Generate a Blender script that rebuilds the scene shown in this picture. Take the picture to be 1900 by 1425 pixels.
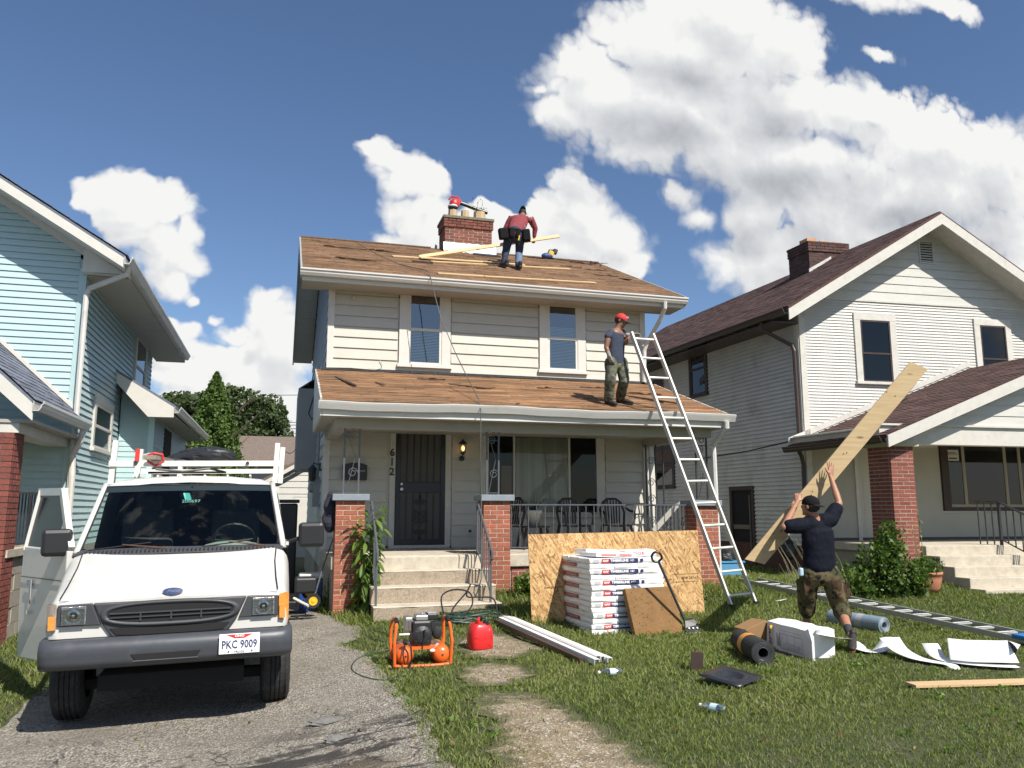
import bpy, bmesh, math, random
import numpy as np
from mathutils import Vector, Matrix, Euler
random.seed(7); np.random.seed(7)
S = bpy.context.scene
for o in list(bpy.data.objects): bpy.data.objects.remove(o)
C = S.collection
R = math.radians
# ---------------------------------------------------------------- camera
FPX = 1500.0; EYE = Vector((0, 0, 1.5)); PIT = math.atan(233/1500); YAW = R(15.85)
FW = Vector((math.sin(YAW)*math.cos(PIT), math.cos(YAW)*math.cos(PIT), math.sin(PIT)))
RT = Vector((math.cos(YAW), -math.sin(YAW), 0)); UP = RT.cross(FW)
cam = bpy.data.cameras.new('camera'); cam.sensor_width = 36; cam.lens = FPX/1900*36
cam.clip_start = .05; cam.clip_end = 3000
co = bpy.data.objects.new('camera', cam); C.objects.link(co)
m3 = Matrix((RT, UP, -FW)).transposed(); co.matrix_world = Matrix.Translation(EYE) @ m3.to_4x4()
S.camera = co
# ---------------------------------------------------------------- light
SUNK, SUNX = .84, .36      # metres a shadow moves back / left for each metre of height
sd = Vector((SUNX, -SUNK, 1)).normalized()      # towards the sun
sun_el = math.asin(sd.z); sun_az = math.atan2(sd.x, sd.y)
L = bpy.data.lights.new('sun', 'SUN'); L.energy = 4.6; L.angle = R(.5); L.color = (1, .945, .86)
lo = bpy.data.objects.new('sun', L); C.objects.link(lo); lo.rotation_euler = sd.to_track_quat('Z', 'Y').to_euler()
S.view_settings.view_transform = 'Standard'; S.view_settings.look = 'None'
S.view_settings.gamma = 1; S.view_settings.use_curve_mapping = False
S.view_settings.exposure = .62
SKY_STRENGTH = .075

def ray(px, py): return (FW*FPX + RT*(px-950) + UP*(712.5-py)).normalized()
def at(px, py, Y=None, X=None, Z=None):
    """pixel of the photograph -> point on a plane of the place"""
    d = ray(px, py)
    if Y is not None: t = (Y-EYE.y)/d.y
    elif X is not None: t = (X-EYE.x)/d.x
    else: t = (Z-EYE.z)/d.z
    return EYE + d*t
def onplane(px, py, p0, n):
    d = ray(px, py); n = Vector(n); return EYE + d*((Vector(p0)-EYE).dot(n)/d.dot(n))
def sm(x, a, b):
    t = min(1, max(0, (x-a)/(b-a))); return t*t*(3-2*t)
def G(x, y):
    """height of the ground"""
    z = -.19*(1-sm(x, -.4, 1.5))*(1-sm(y, 8.8, 13.5)) + .24*sm(x, .6, 3.6)*sm(y, 9.2, 12.4)
    z += -.04*(1-sm(x, -1.9, .2))*(1-sm(y, 8.5, 12))
    z += .012*math.sin(x*2.1+1)*math.sin(y*1.7) + .006*math.sin(x*5.3)*math.sin(y*4.9+2)
    return z
def gp(px, py):
    z = 0
    for _ in range(14):
        p = at(px, py, Z=z); z = .5*z+.5*G(p.x, p.y)
    return Vector((p.x, p.y, G(p.x, p.y)))

# ---------------------------------------------------------------- nodes
class NT:
    def __init__(s, tree): s.t = tree; s.n = tree.nodes; s.l = tree.links
    def new(s, typ, **kw):
        n = s.n.new(typ)
        for k, v in kw.items(): setattr(n, k, v)
        return n
    def put(s, sock, v):
        if isinstance(v, bpy.types.NodeSocket): s.l.new(v, sock)
        elif v is not None:
            if hasattr(sock.default_value, '__len__') and not hasattr(v, '__len__'): v = (v,)*len(sock.default_value)
            if hasattr(sock.default_value, '__len__') and len(sock.default_value) == 4 and len(v) == 3: v = tuple(v)+(1,)
            sock.default_value = v
    def math(s, op, a, b=None, c=None, clamp=False):
        n = s.new('ShaderNodeMath', operation=op, use_clamp=clamp)
        for i, v in enumerate((a, b, c)):
            if v is not None: s.put(n.inputs[i], v)
        return n.outputs[0]
    def vec(s, op, a, b=None, c=None):
        n = s.new('ShaderNodeVectorMath', operation=op)
        for i, v in enumerate((a, b, c)):
            if v is not None: s.put(n.inputs[i], v)
        return n.outputs['Value'] if op in ('LENGTH', 'DOT_PRODUCT', 'DISTANCE') else n.outputs[0]
    def mix(s, f, a, b, mode='MIX'):
        n = s.new('ShaderNodeMix', data_type='RGBA', blend_type=mode)
        s.put(n.inputs[0], f); s.put(n.inputs[6], a); s.put(n.inputs[7], b); return n.outputs[2]
    def mr(s, v, a, b, c=0., d=1., smooth=False):
        n = s.new('ShaderNodeMapRange'); n.clamp = True
        if smooth: n.interpolation_type = 'SMOOTHSTEP'
        for i, x in enumerate((v, a, b, c, d)): s.put(n.inputs[i], x)
        return n.outputs[0]
    def noise(s, v, sc, det=3, rough=.55, dist=0., out=0):
        n = s.new('ShaderNodeTexNoise'); n.noise_dimensions = getattr(s, 'dim', '3D'); s.put(n.inputs['Vector'], v)
        n.inputs['Scale'].default_value = sc; n.inputs['Detail'].default_value = det
        n.inputs['Roughness'].default_value = rough; n.inputs['Distortion'].default_value = dist
        return n.outputs[out]
    def voro(s, v, sc, feat='F1', rnd=1., out='Distance'):
        n = s.new('ShaderNodeTexVoronoi', feature=feat); n.voronoi_dimensions = getattr(s, 'dim', '3D'); s.put(n.inputs['Vector'], v)
        n.inputs['Scale'].default_value = sc; n.inputs['Randomness'].default_value = rnd
        return n.outputs[out]
    def ramp(s, f, stops, interp='LINEAR'):
        n = s.new('ShaderNodeValToRGB'); e = n.color_ramp; e.interpolation = interp
        while len(e.elements) < len(stops): e.elements.new(.5)
        for k, (p, c) in enumerate(stops):
            e.elements[k].position = p; e.elements[k].color = tuple(c)+(1,)
        s.put(n.inputs[0], f); return n.outputs[0]
    def mapping(s, v, sc=(1, 1, 1), rot=(0, 0, 0), loc=(0, 0, 0)):
        n = s.new('ShaderNodeMapping'); s.put(n.inputs[0], v)
        n.inputs['Scale'].default_value = sc; n.inputs['Rotation'].default_value = rot; n.inputs['Location'].default_value = loc
        return n.outputs[0]

# ---------------------------------------------------------------- sky with clouds
W = bpy.data.worlds.new('World'); S.world = W; W.use_nodes = True
w = NT(W.node_tree); w.n.clear()
def uvpix(px, py):
    d = ray(px, py); return d.x/d.y, d.z/d.y
CL = [(225,350,70,42),(285,385,92,55),(300,455,80,62),(345,430,42,52),(300,525,52,40),(262,420,50,30),(345,560,20,14),
 (345,620,55,26),(410,660,90,34),(392,597,22,14),(335,700,90,46),(480,715,90,50),(360,750,110,45),(560,815,70,40),(470,640,40,22),(300,660,60,30),(500,780,80,45),(300,610,50,24),(420,620,50,22),(505,590,42,46),(535,640,60,60),(540,770,90,60),(440,770,80,50),
 (700,290,42,32),(748,330,72,50),(800,335,34,32),(765,395,75,48),(735,440,60,36),(905,395,38,26),(870,425,60,34),(950,430,60,40),
 (1060,345,62,42),(1080,400,90,62),(1140,430,72,58),(1060,460,80,50),(1188,480,30,30),(1130,500,80,34),
 (1085,125,75,52),(1150,190,150,78),(1250,95,130,84),(1350,40,140,72),(1440,85,92,84),(1300,220,230,92),(1480,200,130,80),(1600,215,120,66),(1720,270,150,72),(1850,300,110,86),(1450,300,300,70),(1650,365,290,78),(1045,205,62,44),(1000,165,22,12),
 (1395,405,62,46),(1365,480,72,50),(1450,470,110,74),(1600,440,170,66),(1840,430,110,62),(1880,500,60,40),
 (1248,360,44,30),(1290,398,38,22),(1620,0,90,26),(1740,5,80,22),(1640,105,30,12)]
g = bpy.data.node_groups.new('cloud_field', 'ShaderNodeTree')
g.interface.new_socket('UV', in_out='INPUT', socket_type='NodeSocketVector')
g.interface.new_socket('D', in_out='OUTPUT', socket_type='NodeSocketFloat')
g.interface.new_socket('B', in_out='OUTPUT', socket_type='NodeSocketFloat')
q = NT(g); q.dim = '2D'; gi = q.new('NodeGroupInput'); go = q.new('NodeGroupOutput')
wob = q.noise(gi.outputs[0], 5.5, 3, .55, out=1)
wob2 = q.noise(gi.outputs[0], 22, 3, .6, out=1)
wv = q.vec('MULTIPLY_ADD', q.vec('SUBTRACT', wob, (.5, .5, .5)), (.06, .06, 0), gi.outputs[0])
wv = q.vec('MULTIPLY_ADD', q.vec('SUBTRACT', wob2, (.5, .5, .5)), (.022, .022, 0), wv)
cur = None
for (px, py, rx, ry) in CL:
    rx *= 1.13; ry *= 1.13
    u, v = uvpix(px, py); u1, _ = uvpix(px+rx, py); _, v1 = uvpix(px, py-ry)
    su, sv = 1/(u1-u), 1/(v1-v)
    ln = q.vec('LENGTH', q.vec('MULTIPLY_ADD', wv, (su, sv, 0), (-u*su, -v*sv, 0)))
    mn = min(rx, ry)/80.0
    # distance to the blob's rim, in units that keep small clouds thin
    val = q.math('MULTIPLY', q.math('SUBTRACT', 1.0, ln), .55+.45*min(1.0, mn))
    cur = val if cur is None else q.math('SMOOTH_MAX', cur, val, .12)
# beyond the frame: the same kind of cumulus, scattered
far = q.noise(gi.outputs[0], 1.3, 2, .5)
sepf = q.new('ShaderNodeSeparateXYZ'); q.put(sepf.inputs[0], gi.outputs[0])
cu, cv = uvpix(950, 400)
out = q.math('MAXIMUM', q.math('ABSOLUTE', q.math('SUBTRACT', sepf.outputs[0], cu)), q.math('MULTIPLY', q.math('SUBTRACT', sepf.outputs[1], .35), 1.1))
outm = q.mr(out, .80, 1.1)
cur = q.math('MAXIMUM', cur, q.math('ADD', q.math('MULTIPLY', q.math('SUBTRACT', far, .60), 3.0), q.mr(outm, 0, 1, -2.5, 0.)))
n1 = q.noise(gi.outputs[0], 6, 6, .56)
vor = q.voro(wv, 13, 'F1'); vor2 = q.voro(wv, 30, 'F1'); vor3 = q.voro(wv, 68, 'F1')
def bump_(v, k): return q.math('MULTIPLY', q.math('SUBTRACT', .38, q.math('MULTIPLY', v, v)), k)
puff = q.math('ADD', q.math('ADD', bump_(vor, .42), bump_(vor2, .26)), bump_(vor3, .15))
det = q.math('ADD', q.math('MULTIPLY', q.math('SUBTRACT', n1, .5), .75), q.math('SUBTRACT', puff, .17))
q.put(go.inputs[0], q.math('ADD', cur, det)); q.put(go.inputs[1], cur)
tc = w.new('ShaderNodeTexCoord'); sep = w.new('ShaderNodeSeparateXYZ'); w.put(sep.inputs[0], tc.outputs['Generated'])
ya = w.math('MAXIMUM', w.math('ABSOLUTE', sep.outputs[1]), .05)
comb = w.new('ShaderNodeCombineXYZ')
w.put(comb.inputs[0], w.math('ADD', w.math('DIVIDE', sep.outputs[0], ya), w.math('MULTIPLY', w.math('LESS_THAN', sep.outputs[1], 0), 7.3)))
w.put(comb.inputs[1], w.math('DIVIDE', sep.outputs[2], ya))
def fld(off):
    n = w.new('ShaderNodeGroup'); n.node_tree = g; w.put(n.inputs[0], w.vec('ADD', comb.outputs[0], off)); return n.outputs
f0 = fld((0, 0, 0)); f1 = fld((.006, .020, 0)); f2 = fld((.014, .048, 0)); f3 = fld((.03, .125, 0))
ew = w.mr(w.noise(comb.outputs[0], 4.0, 3), .36, .62, .08, .52)
alpha = w.mr(f0[0], -.11, ew, 0, 1, True)
alpha = w.math('MULTIPLY', alpha, w.mr(sep.outputs[2], -.02, .03))
rel = w.math('SUBTRACT', f0[0], f1[0])
sh = w.math('SUBTRACT', w.math('SUBTRACT', 1.10, w.mr(w.math('ADD', w.math('MULTIPLY', f2[0], .30), w.math('MULTIPLY', f2[1], .70)), .05, .95, 0, .30, True)), w.mr(f3[1], .15, .85, 0, .40, True))
sh = w.math('ADD', sh, w.math('MULTIPLY', rel, .36))
sh = w.mr(sh, .0, 1.0, 0, 1)
ccol = w.ramp(sh, [(0, (.42, .44, .475)), (.30, (.50, .52, .555)), (.6, (.70, .72, .75)), (.85, (.86, .87, .88)), (1, (1, 1, .985))])
sky = w.new('ShaderNodeTexSky', sky_type='NISHITA'); sky.sun_disc = False
sky.sun_elevation = sun_el; sky.sun_rotation = sun_az; sky.altitude = 200
sky.air_density = 1.0; sky.dust_density = .6; sky.ozone_density = 2.2
cloudcol = w.vec('MULTIPLY', ccol, (8.0, 8.0, 8.0))
skyc = w.vec('MULTIPLY', sky.outputs[0], (.84, .92, 1.03))
bg = w.new('ShaderNodeBackground'); w.put(bg.inputs[0], w.mix(alpha, skyc, cloudcol)); bg.inputs[1].default_value = SKY_STRENGTH
wo = w.new('ShaderNodeOutputWorld'); w.l.new(bg.outputs[0], wo.inputs[0])
W.cycles.sampling_method = 'MANUAL'; W.cycles.sample_map_resolution = 512

# ---------------------------------------------------------------- materials
MATS = {}
def M(name, c, r=.6, v=0., vs=6, b=0., bs=60, metal=0., ov=0., dirt=None, spec=.5, st=(1, 1, 1), tint=False, coat=0., trans=0., wear=None):
    """plain painted / raw surface: base colour, fine variation v, relief b, per-object variation ov, dirt=(colour, amount, scale, stretch)"""
    if name in MATS: return MATS[name]
    m = bpy.data.materials.new(name); m.use_nodes = True; t = NT(m.node_tree); t.n.clear()
    bs_ = t.new('ShaderNodeBsdfPrincipled'); o = t.new('ShaderNodeOutputMaterial'); t.l.new(bs_.outputs[0], o.inputs[0])
    tcn = t.new('ShaderNodeTexCoord').outputs['Object']; vec = t.mapping(tcn, st) if st != (1, 1, 1) else tcn
    col = tuple(c)+(1,)
    fac = None
    if v: fac = t.mr(t.noise(vec, vs, 5, .6), .25, .75, 1-v, 1+v)
    if ov:
        oi = t.new('ShaderNodeObjectInfo').outputs['Random']; f2 = t.mr(oi, 0, 1, 1-ov, 1+ov); fac = f2 if fac is None else t.math('MULTIPLY', fac, f2)
    if tint:
        a = t.new('ShaderNodeAttribute'); a.attribute_name = 'tint'; fac = a.outputs['Fac'] if fac is None else t.math('MULTIPLY', fac, a.outputs['Fac'])
    if fac is not None: col = t.vec('SCALE', col[:3]); t.put(col.node.inputs['Scale'], fac)
    if dirt:
        dc, am, ds = dirt[:3]; dv = t.mapping(tcn, dirt[3]) if len(dirt) > 3 else tcn
        dn = t.mr(t.noise(dv, ds, 6, .65), .62-am*.35, .80-am*.25, 0, min(1, am*1.6)); col = t.mix(dn, col, dc)
    t.put(bs_.inputs['Base Color'], col); bs_.inputs['Metallic'].default_value = metal
    if v: t.put(bs_.inputs['Roughness'], t.mr(t.noise(vec, vs*2.3, 3), .3, .7, r*.85, min(1, r*1.15)))
    else: bs_.inputs['Roughness'].default_value = r
    bs_.inputs['Specular IOR Level'].default_value = spec
    if coat: bs_.inputs['Coat Weight'].default_value = coat; bs_.inputs['Coat Roughness'].default_value = .08
    if b:
        bn = t.new('ShaderNodeBump'); bn.inputs['Strength'].default_value = min(1, b); bn.inputs['Distance'].default_value = .01 if b <= 1 else .01*b
        t.put(bn.inputs['Height'], t.noise(vec, bs, 5, .6)); t.l.new(bn.outputs[0], bs_.inputs['Normal'])
    MATS[name] = m; return m
def glass(name, tintc=(.75, .8, .8), refl=.14, rough=.015):
    m = bpy.data.materials.new(name); m.use_nodes = True; t = NT(m.node_tree); t.n.clear()
    tr = t.new('ShaderNodeBsdfTransparent'); tr.inputs[0].default_value = tuple(tintc)+(1,)
    gl = t.new('ShaderNodeBsdfGlossy'); gl.inputs['Roughness'].default_value = rough; gl.inputs[0].default_value = (1, 1, 1, 1)
    bn = t.new('ShaderNodeBump'); bn.inputs['Strength'].default_value = .06
    t.put(bn.inputs['Height'], t.noise(t.new('ShaderNodeTexCoord').outputs['Object'], 3.5, 2)); t.l.new(bn.outputs[0], gl.inputs['Normal'])
    fr = t.new('ShaderNodeFresnel'); fr.inputs[0].default_value = 1.5
    mx = t.new('ShaderNodeMixShader'); t.put(mx.inputs[0], t.math('ADD', fr.outputs[0], refl, clamp=True))
    t.l.new(tr.outputs[0], mx.inputs[1]); t.l.new(gl.outputs[0], mx.inputs[2])
    o = t.new('ShaderNodeOutputMaterial'); t.l.new(mx.outputs[0], o.inputs[0]); MATS[name] = m; return m
def wood(name, c1, c2, sc=1., axis='x', knots=True, r=.6, ov=.06):
    m = bpy.data.materials.new(name); m.use_nodes = True; t = NT(m.node_tree); t.n.clear()
    bs_ = t.new('ShaderNodeBsdfPrincipled'); o = t.new('ShaderNodeOutputMaterial'); t.l.new(bs_.outputs[0], o.inputs[0])
    v = t.new('ShaderNodeTexCoord').outputs['Object']
    st = {'x': (.6, 14, 14), 'y': (14, .6, 14), 'z': (14, 14, .6)}[axis]
    n = t.noise(t.mapping(v, tuple(a*sc for a in st)), 2.2, 6, .65, .6)
    col = t.mix(t.mr(n, .3, .7), c1, c2)
    if knots:
        kv = {'x': (1.2, 4, 4), 'y': (4, 1.2, 4), 'z': (4, 4, 1.2)}[axis]
        k = t.voro(t.mapping(v, kv), 1.4); col = t.mix(t.mr(k, .05, .12, .75, 0), col, (.10, .05, .02))
    f = t.mr(t.new('ShaderNodeObjectInfo').outputs['Random'], 0, 1, 1-ov, 1+ov); cc = t.vec('SCALE', col); t.put(cc.node.inputs['Scale'], f)
    t.put(bs_.inputs['Base Color'], cc); bs_.inputs['Roughness'].default_value = r
    bn = t.new('ShaderNodeBump'); bn.inputs['Strength'].default_value = .25; bn.inputs['Distance'].default_value = .004
    t.put(bn.inputs['Height'], n); t.l.new(bn.outputs[0], bs_.inputs['Normal'])
    MATS[name] = m; return m

m_sid_w = M('white_aluminium_siding', (.50, .475, .41), .42, .05, 3, .12, 25, ov=.03, dirt=((.40, .36, .28), .16, 2.2, (1, 1, .5)))
m_sid_w2 = M('old_white_clapboard', (.52, .51, .47), .55, .06, 3, .3, 40, dirt=((.36, .34, .31), .24, 2.6, (.6, .6, 2)))
m_sid_t = M('teal_vinyl_siding', (.40, .53, .535), .42, .04, 4, .15, 60, ov=.015)
m_trim = M('white_painted_trim', (.57, .55, .50), .45, .05, 5, .12, 40, dirt=((.42, .37, .28), .14, 3))
m_trim2 = M('weathered_white_paint', (.54, .52, .47), .6, .08, 6, .3, 50, dirt=((.30, .25, .2), .22, 5))
m_gut = M('white_gutter_metal', (.55, .54, .51), .35, .05, 3, dirt=((.33, .29, .22), .26, 2.0, (.7, 1, 3)))
m_brown = M('brown_painted_metal', (.055, .035, .028), .45, .1, 6)
m_brownwood = M('dark_brown_window_frame', (.035, .02, .016), .6, .1, 8)
m_greysoffit = M('grey_soffit_panel', (.30, .31, .30), .6, .06, 3)
m_soffit = M('pale_soffit', (.36, .34, .295), .6, .06, 3, dirt=((.25, .22, .18), .2, 2))
m_brick = M('red_brick_face', (.30, .092, .052), .85, .28, 26, .9, 90, ov=.22)
m_brick2 = M('dark_red_brick_face', (.22, .062, .045), .85, .25, 26, .9, 90, ov=.18)
m_brickd = M('sooty_brick', (.20, .062, .042), .88, .3, 22, .9, 90, ov=.3, dirt=((.07, .055, .05), .4, 6))
m_brickd2 = M('dark_brown_brick', (.085, .042, .035), .88, .3, 22, .9, 90, ov=.35)
m_mortar = M('mortar', (.42, .37, .28), .95, .15, 30, .5, 120)
m_mortard = M('dark_mortar', (.10, .08, .07), .95, .2, 30, .5, 120)
m_conc = M('weathered_concrete', (.47, .42, .335), .9, .16, 9, .55, 60, dirt=((.26, .22, .17), .3, 3.5))
m_concagg = M('exposed_aggregate_concrete', (.33, .27, .20), .95, .38, 42, 1.0, 70, dirt=((.17, .14, .10), .34, 6))
m_concgrey = M('grey_painted_cap', (.20, .23, .26), .7, .12, 10, .3, 60)
m_block = M('grey_block_wall', (.34, .31, .26), .9, .12, 9, .4, 60)
m_iron = M('black_wrought_iron', (.03, .03, .034), .4, .15, 20)
m_irong = M('grey_painted_iron', (.085, .09, .10), .4, .15, 20)
m_ironw = M('pale_painted_iron', (.42, .42, .40), .5, .15, 20)
m_black = M('black_plastic', (.018, .018, .019), .42)
m_blackr = M('black_rubber', (.016, .016, .017), .8, .15, 20, .3, 60)
m_dark = M('dark_interior', (.012, .012, .013), .9)
m_door = M('black_security_door_steel', (.014, .015, .018), .38)
m_doori = M('grey_mesh_door_infill', (.085, .085, .078), .8, .1, 30)
m_alu = M('bare_aluminium', (.62, .62, .61), .34, .08, 12, metal=.85, dirt=((.35, .34, .32), .2, 9))
m_alup = M('dull_pale_aluminium', (.60, .59, .55), .5, .08, 12, metal=.3)
m_glass = glass('window_glass'); m_glassd = glass('dark_window_glass', (.25, .27, .28), .0)
m_glassup = glass('sky_reflecting_window_glass', (.62, .66, .66), .14)
m_blind = M('pale_blind_slat', (.55, .60, .55), .6)
m_curt = M('vertical_blind_fabric', (.52, .51, .45), .8, .1, 3, ov=.12)
m_roofold = M('worn_brown_shingle', (.225, .130, .070), .95, .45, 7, .8, 60, tint=True, st=(.45, 1.6, 1.6), dirt=((.075, .05, .035), .42, 3.4, (.35, 3.0, 3.0)))
m_rooford = M('exposed_roof_board', (.34, .185, .088), .9, .45, 6, .7, 50, tint=True, st=(.4, 2.4, 2.4), dirt=((.075, .045, .03), .62, 3.2, (.3, 6, 6)))
m_rooftorn = M('torn_shingle_piece', (.10, .065, .045), .95, .4, 9, .8, 60, ov=.3)
m_roofred = M('dark_reddish_shingle', (.080, .042, .036), .95, .25, 16, .8, 70, tint=True)
m_roofgr = M('blue_grey_shingle', (.13, .145, .185), .95, .2, 16, .8, 70, tint=True)
m_tar = M('black_roofing_felt', (.02, .02, .021), .85, .2, 10, .5, 30)
m_pine = wood('fresh_pine_board', (.62, .46, .26), (.54, .36, .18))
m_pineg = wood('pine_plank', (.45, .34, .19), (.35, .245, .125), knots=True)
m_white = M('white_coated_metal', (.80, .80, .79), .4)
m_paper = M('white_wrap_paper', (.80, .79, .77), .5, .05, 8, .5, 18)
m_navy = M('navy_print', (.018, .026, .11), .5); m_redp = M('red_print', (.55, .035, .03), .5); m_whitep = M('white_print', (.82, .82, .82), .5)
m_blackp = M('black_print', (.03, .03, .035), .6); m_greyp = M('grey_print', (.35, .36, .38), .6); m_maroon = M('maroon_print', (.28, .05, .045), .55)

# ---------------------------------------------------------------- mesh builder
class Frame:
    """plan axes of a wall: u along it, v into the building, z up"""
    def __init__(s, O, a, b): s.O = Vector(O); s.a = Vector(a); s.b = Vector(b); s.flip = (s.a.cross(s.b)).z < 0
    def __call__(s, p): return s.O + s.a*p[0] + s.b*p[1] + Vector((0, 0, p[2]))
ID = Frame((0, 0, 0), (1, 0, 0), (0, 1, 0))
class MB:
    def __init__(s, F=ID): s.v = []; s.f = []; s.mi = []; s.t = []; s.F = F; s.cur = 0; s.tint = 1.; s.sm = []; s.smooth = False
    def add(s, vs, fs):
        k = len(s.v); s.v += [tuple(p) for p in vs]
        for f in fs: s.f.append(tuple(i+k for i in f)); s.mi.append(s.cur); s.t.append(s.tint); s.sm.append(s.smooth)
    def box(s, x0, x1, y0, y1, z0, z1):
        s.add([(x0,y0,z0),(x1,y0,z0),(x1,y1,z0),(x0,y1,z0),(x0,y0,z1),(x1,y0,z1),(x1,y1,z1),(x0,y1,z1)],
              [(0,3,2,1),(4,5,6,7),(0,1,5,4),(1,2,6,5),(2,3,7,6),(3,0,4,7)])
    def obox(s, c, sz, rot=(0, 0, 0)):
        """oriented box: centre, full size, euler or matrix"""
        m = Euler(rot).to_matrix() if not isinstance(rot, Matrix) else rot; c = Vector(c)
        h = [x/2 for x in sz]; P = []
        for z in (-1, 1):
            for (x, y) in ((-1,-1),(1,-1),(1,1),(-1,1)): P.append(c+m@Vector((x*h[0], y*h[1], z*h[2])))
        s.add(P, [(0,3,2,1),(4,5,6,7),(0,1,5,4),(1,2,6,5),(2,3,7,6),(3,0,4,7)])
    def bar(s, p, q, w, t=None, up=(0, 0, 1)):
        """rectangular bar from p to q: width w across, thickness t along up"""
        p = Vector(p); q = Vector(q); t = t or w; d = (q-p); n = d.normalized(); upv = Vector(up)
        if abs(n.dot(upv.normalized())) > .98: upv = Vector((0, 1, 0))
        a = n.cross(upv).normalized(); b = a.cross(n).normalized()
        P = []
        for c in (p, q):
            for (i, j) in ((-1,-1),(1,-1),(1,1),(-1,1)): P.append(c+a*i*w/2+b*j*t/2)
        s.add(P, [(0,1,2,3),(7,6,5,4),(0,4,5,1),(1,5,6,2),(2,6,7,3),(3,7,4,0)])
    def tube(s, pts, r, n=8, cap=True):
        pts = [Vector(p) for p in pts]; rs = r if hasattr(r, '__len__') else [r]*len(pts)
        k = len(s.v); up = None; V = []
        for i, p in enumerate(pts):
            d = (pts[min(i+1, len(pts)-1)]-pts[max(i-1, 0)]).normalized()
            if up is None:
                up = Vector((0, 0, 1)) if abs(d.z) < .9 else Vector((1, 0, 0))
            a = d.cross(up)
            if a.length < 1e-4: a = d.cross(Vector((1, .1, 0)))
            a.normalize(); b = d.cross(a).normalized(); up = -b if False else a.cross(d)
            for j in range(n):
                an = 2*math.pi*j/n; V.append(p+a*math.cos(an)*rs[i]+b*math.sin(an)*rs[i])
        Fs = []
        for i in range(len(pts)-1):
            for j in range(n): Fs.append((i*n+j, i*n+(j+1) % n, (i+1)*n+(j+1) % n, (i+1)*n+j))
        if cap: Fs.append(tuple(reversed(range(n)))); Fs.append(tuple((len(pts)-1)*n+j for j in range(n)))
        s.add(V, Fs)
    def cyl(s, p, q, r, n=12, r2=None): s.tube([p, q], [r, r if r2 is None else r2], n)
    def ell(s, c, rr, n=12, m=8, rot=None):
        c = Vector(c); V = []; rot = rot or Matrix.Identity(3)
        if not hasattr(rr, '__len__'): rr = (rr,)*3
        for i in range(m+1):
            th = math.pi*i/m
            for j in range(n):
                ph = 2*math.pi*j/n
                V.append(c+rot@Vector((rr[0]*math.sin(th)*math.cos(ph), rr[1]*math.sin(th)*math.sin(ph), rr[2]*math.cos(th))))
        s.add(V, [(i*n+j, (i+1)*n+j, (i+1)*n+(j+1) % n, i*n+(j+1) % n) for i in range(m) for j in range(n)])
    def lathe(s, c, prof, n=16, axis='z'):
        V = []
        for (r, h) in prof:
            for j in range(n):
                a = 2*math.pi*j/n
                p = (r*math.cos(a), r*math.sin(a), h) if axis == 'z' else ((r*math.cos(a), h, r*math.sin(a)) if axis == 'y' else (h, r*math.cos(a), r*math.sin(a)))
                V.append(Vector(c)+Vector(p))
        k = len(prof); s.add(V, [(i*n+j, i*n+(j+1) % n, (i+1)*n+(j+1) % n, (i+1)*n+j) for i in range(k-1) for j in range(n)])
    def prism(s, poly, d):
        """polygon (3-D points) pushed by vector d"""
        P = [Vector(p) for p in poly]; d = Vector(d); n = len(P)
        s.add(P+[p+d for p in P], [tuple(range(n)), tuple(reversed(range(n, 2*n)))]+[(i, i+n, (i+1) % n+n, (i+1) % n) for i in range(n)])
    def loft(s, rings, closed=True, caps=True):
        n = len(rings[0]); V = [p for r_ in rings for p in r_]; Fs = []
        for i in range(len(rings)-1):
            for j in range(n if closed else n-1):
                Fs.append((i*n+j, i*n+(j+1) % n, (i+1)*n+(j+1) % n, (i+1)*n+j))
        if caps and closed: Fs.append(tuple(reversed(range(n)))); Fs.append(tuple((len(rings)-1)*n+j for j in range(n)))
        s.add(V, Fs)
    def empty(s): return not s.v
    def build(s, name, mat, parent=None, recalc=False, bevel=0., kind=None):
        me = bpy.data.meshes.new(name)
        off = wloc(parent) if parent else Vector((0, 0, 0))
        if s.F is ID: V = [(p[0]-off.x, p[1]-off.y, p[2]-off.z) for p in s.v] if (off.length > 0 and not is_local(parent)) else s.v
        else: V = [tuple(s.F(p)-off) for p in s.v]
        Fs = [tuple(reversed(f)) for f in s.f] if s.F.flip else s.f
        me.from_pydata([tuple(p) for p in V], [], Fs)
        for mm in (mat if isinstance(mat, (list, tuple)) else [mat]): me.materials.append(mm)
        if any(s.mi): me.polygons.foreach_set('material_index', s.mi)
        if any(s.sm): me.polygons.foreach_set('use_smooth', s.sm)
        if any(abs(x-1) > 1e-6 for x in s.t):
            a = me.attributes.new('tint', 'FLOAT', 'FACE'); a.data.foreach_set('value', s.t)
        elif mat is not None and not isinstance(mat, (list, tuple)) and mat in (m_roofold, m_rooford, m_roofred, m_roofgr):
            a = me.attributes.new('tint', 'FLOAT', 'FACE'); a.data.foreach_set('value', s.t)
        if recalc:
            bm = bmesh.new(); bm.from_mesh(me); bmesh.ops.recalc_face_normals(bm, faces=bm.faces); bm.to_mesh(me); bm.free()
        me.update()
        o = bpy.data.objects.new(name, me); C.objects.link(o)
        if parent: o.parent = parent
        if bevel:
            b = o.modifiers.new('bevel', 'BEVEL'); b.width = bevel; b.segments = 2; b.limit_method = 'ANGLE'
        if kind: o['kind'] = kind
        return o
def smooth(pts, k=5):
    P = [Vector(p) for p in pts]; out = []; n = len(P)
    for i in range(n-1):
        p0, p1, p2, p3 = P[max(i-1, 0)], P[i], P[i+1], P[min(i+2, n-1)]
        for j in range(k):
            f = j/k; out.append(.5*((2*p1)+(p2-p0)*f+(2*p0-5*p1+4*p2-p3)*f*f+(3*p1-p0-3*p2+p3)*f**3))
    return out+[P[-1]]
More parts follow.
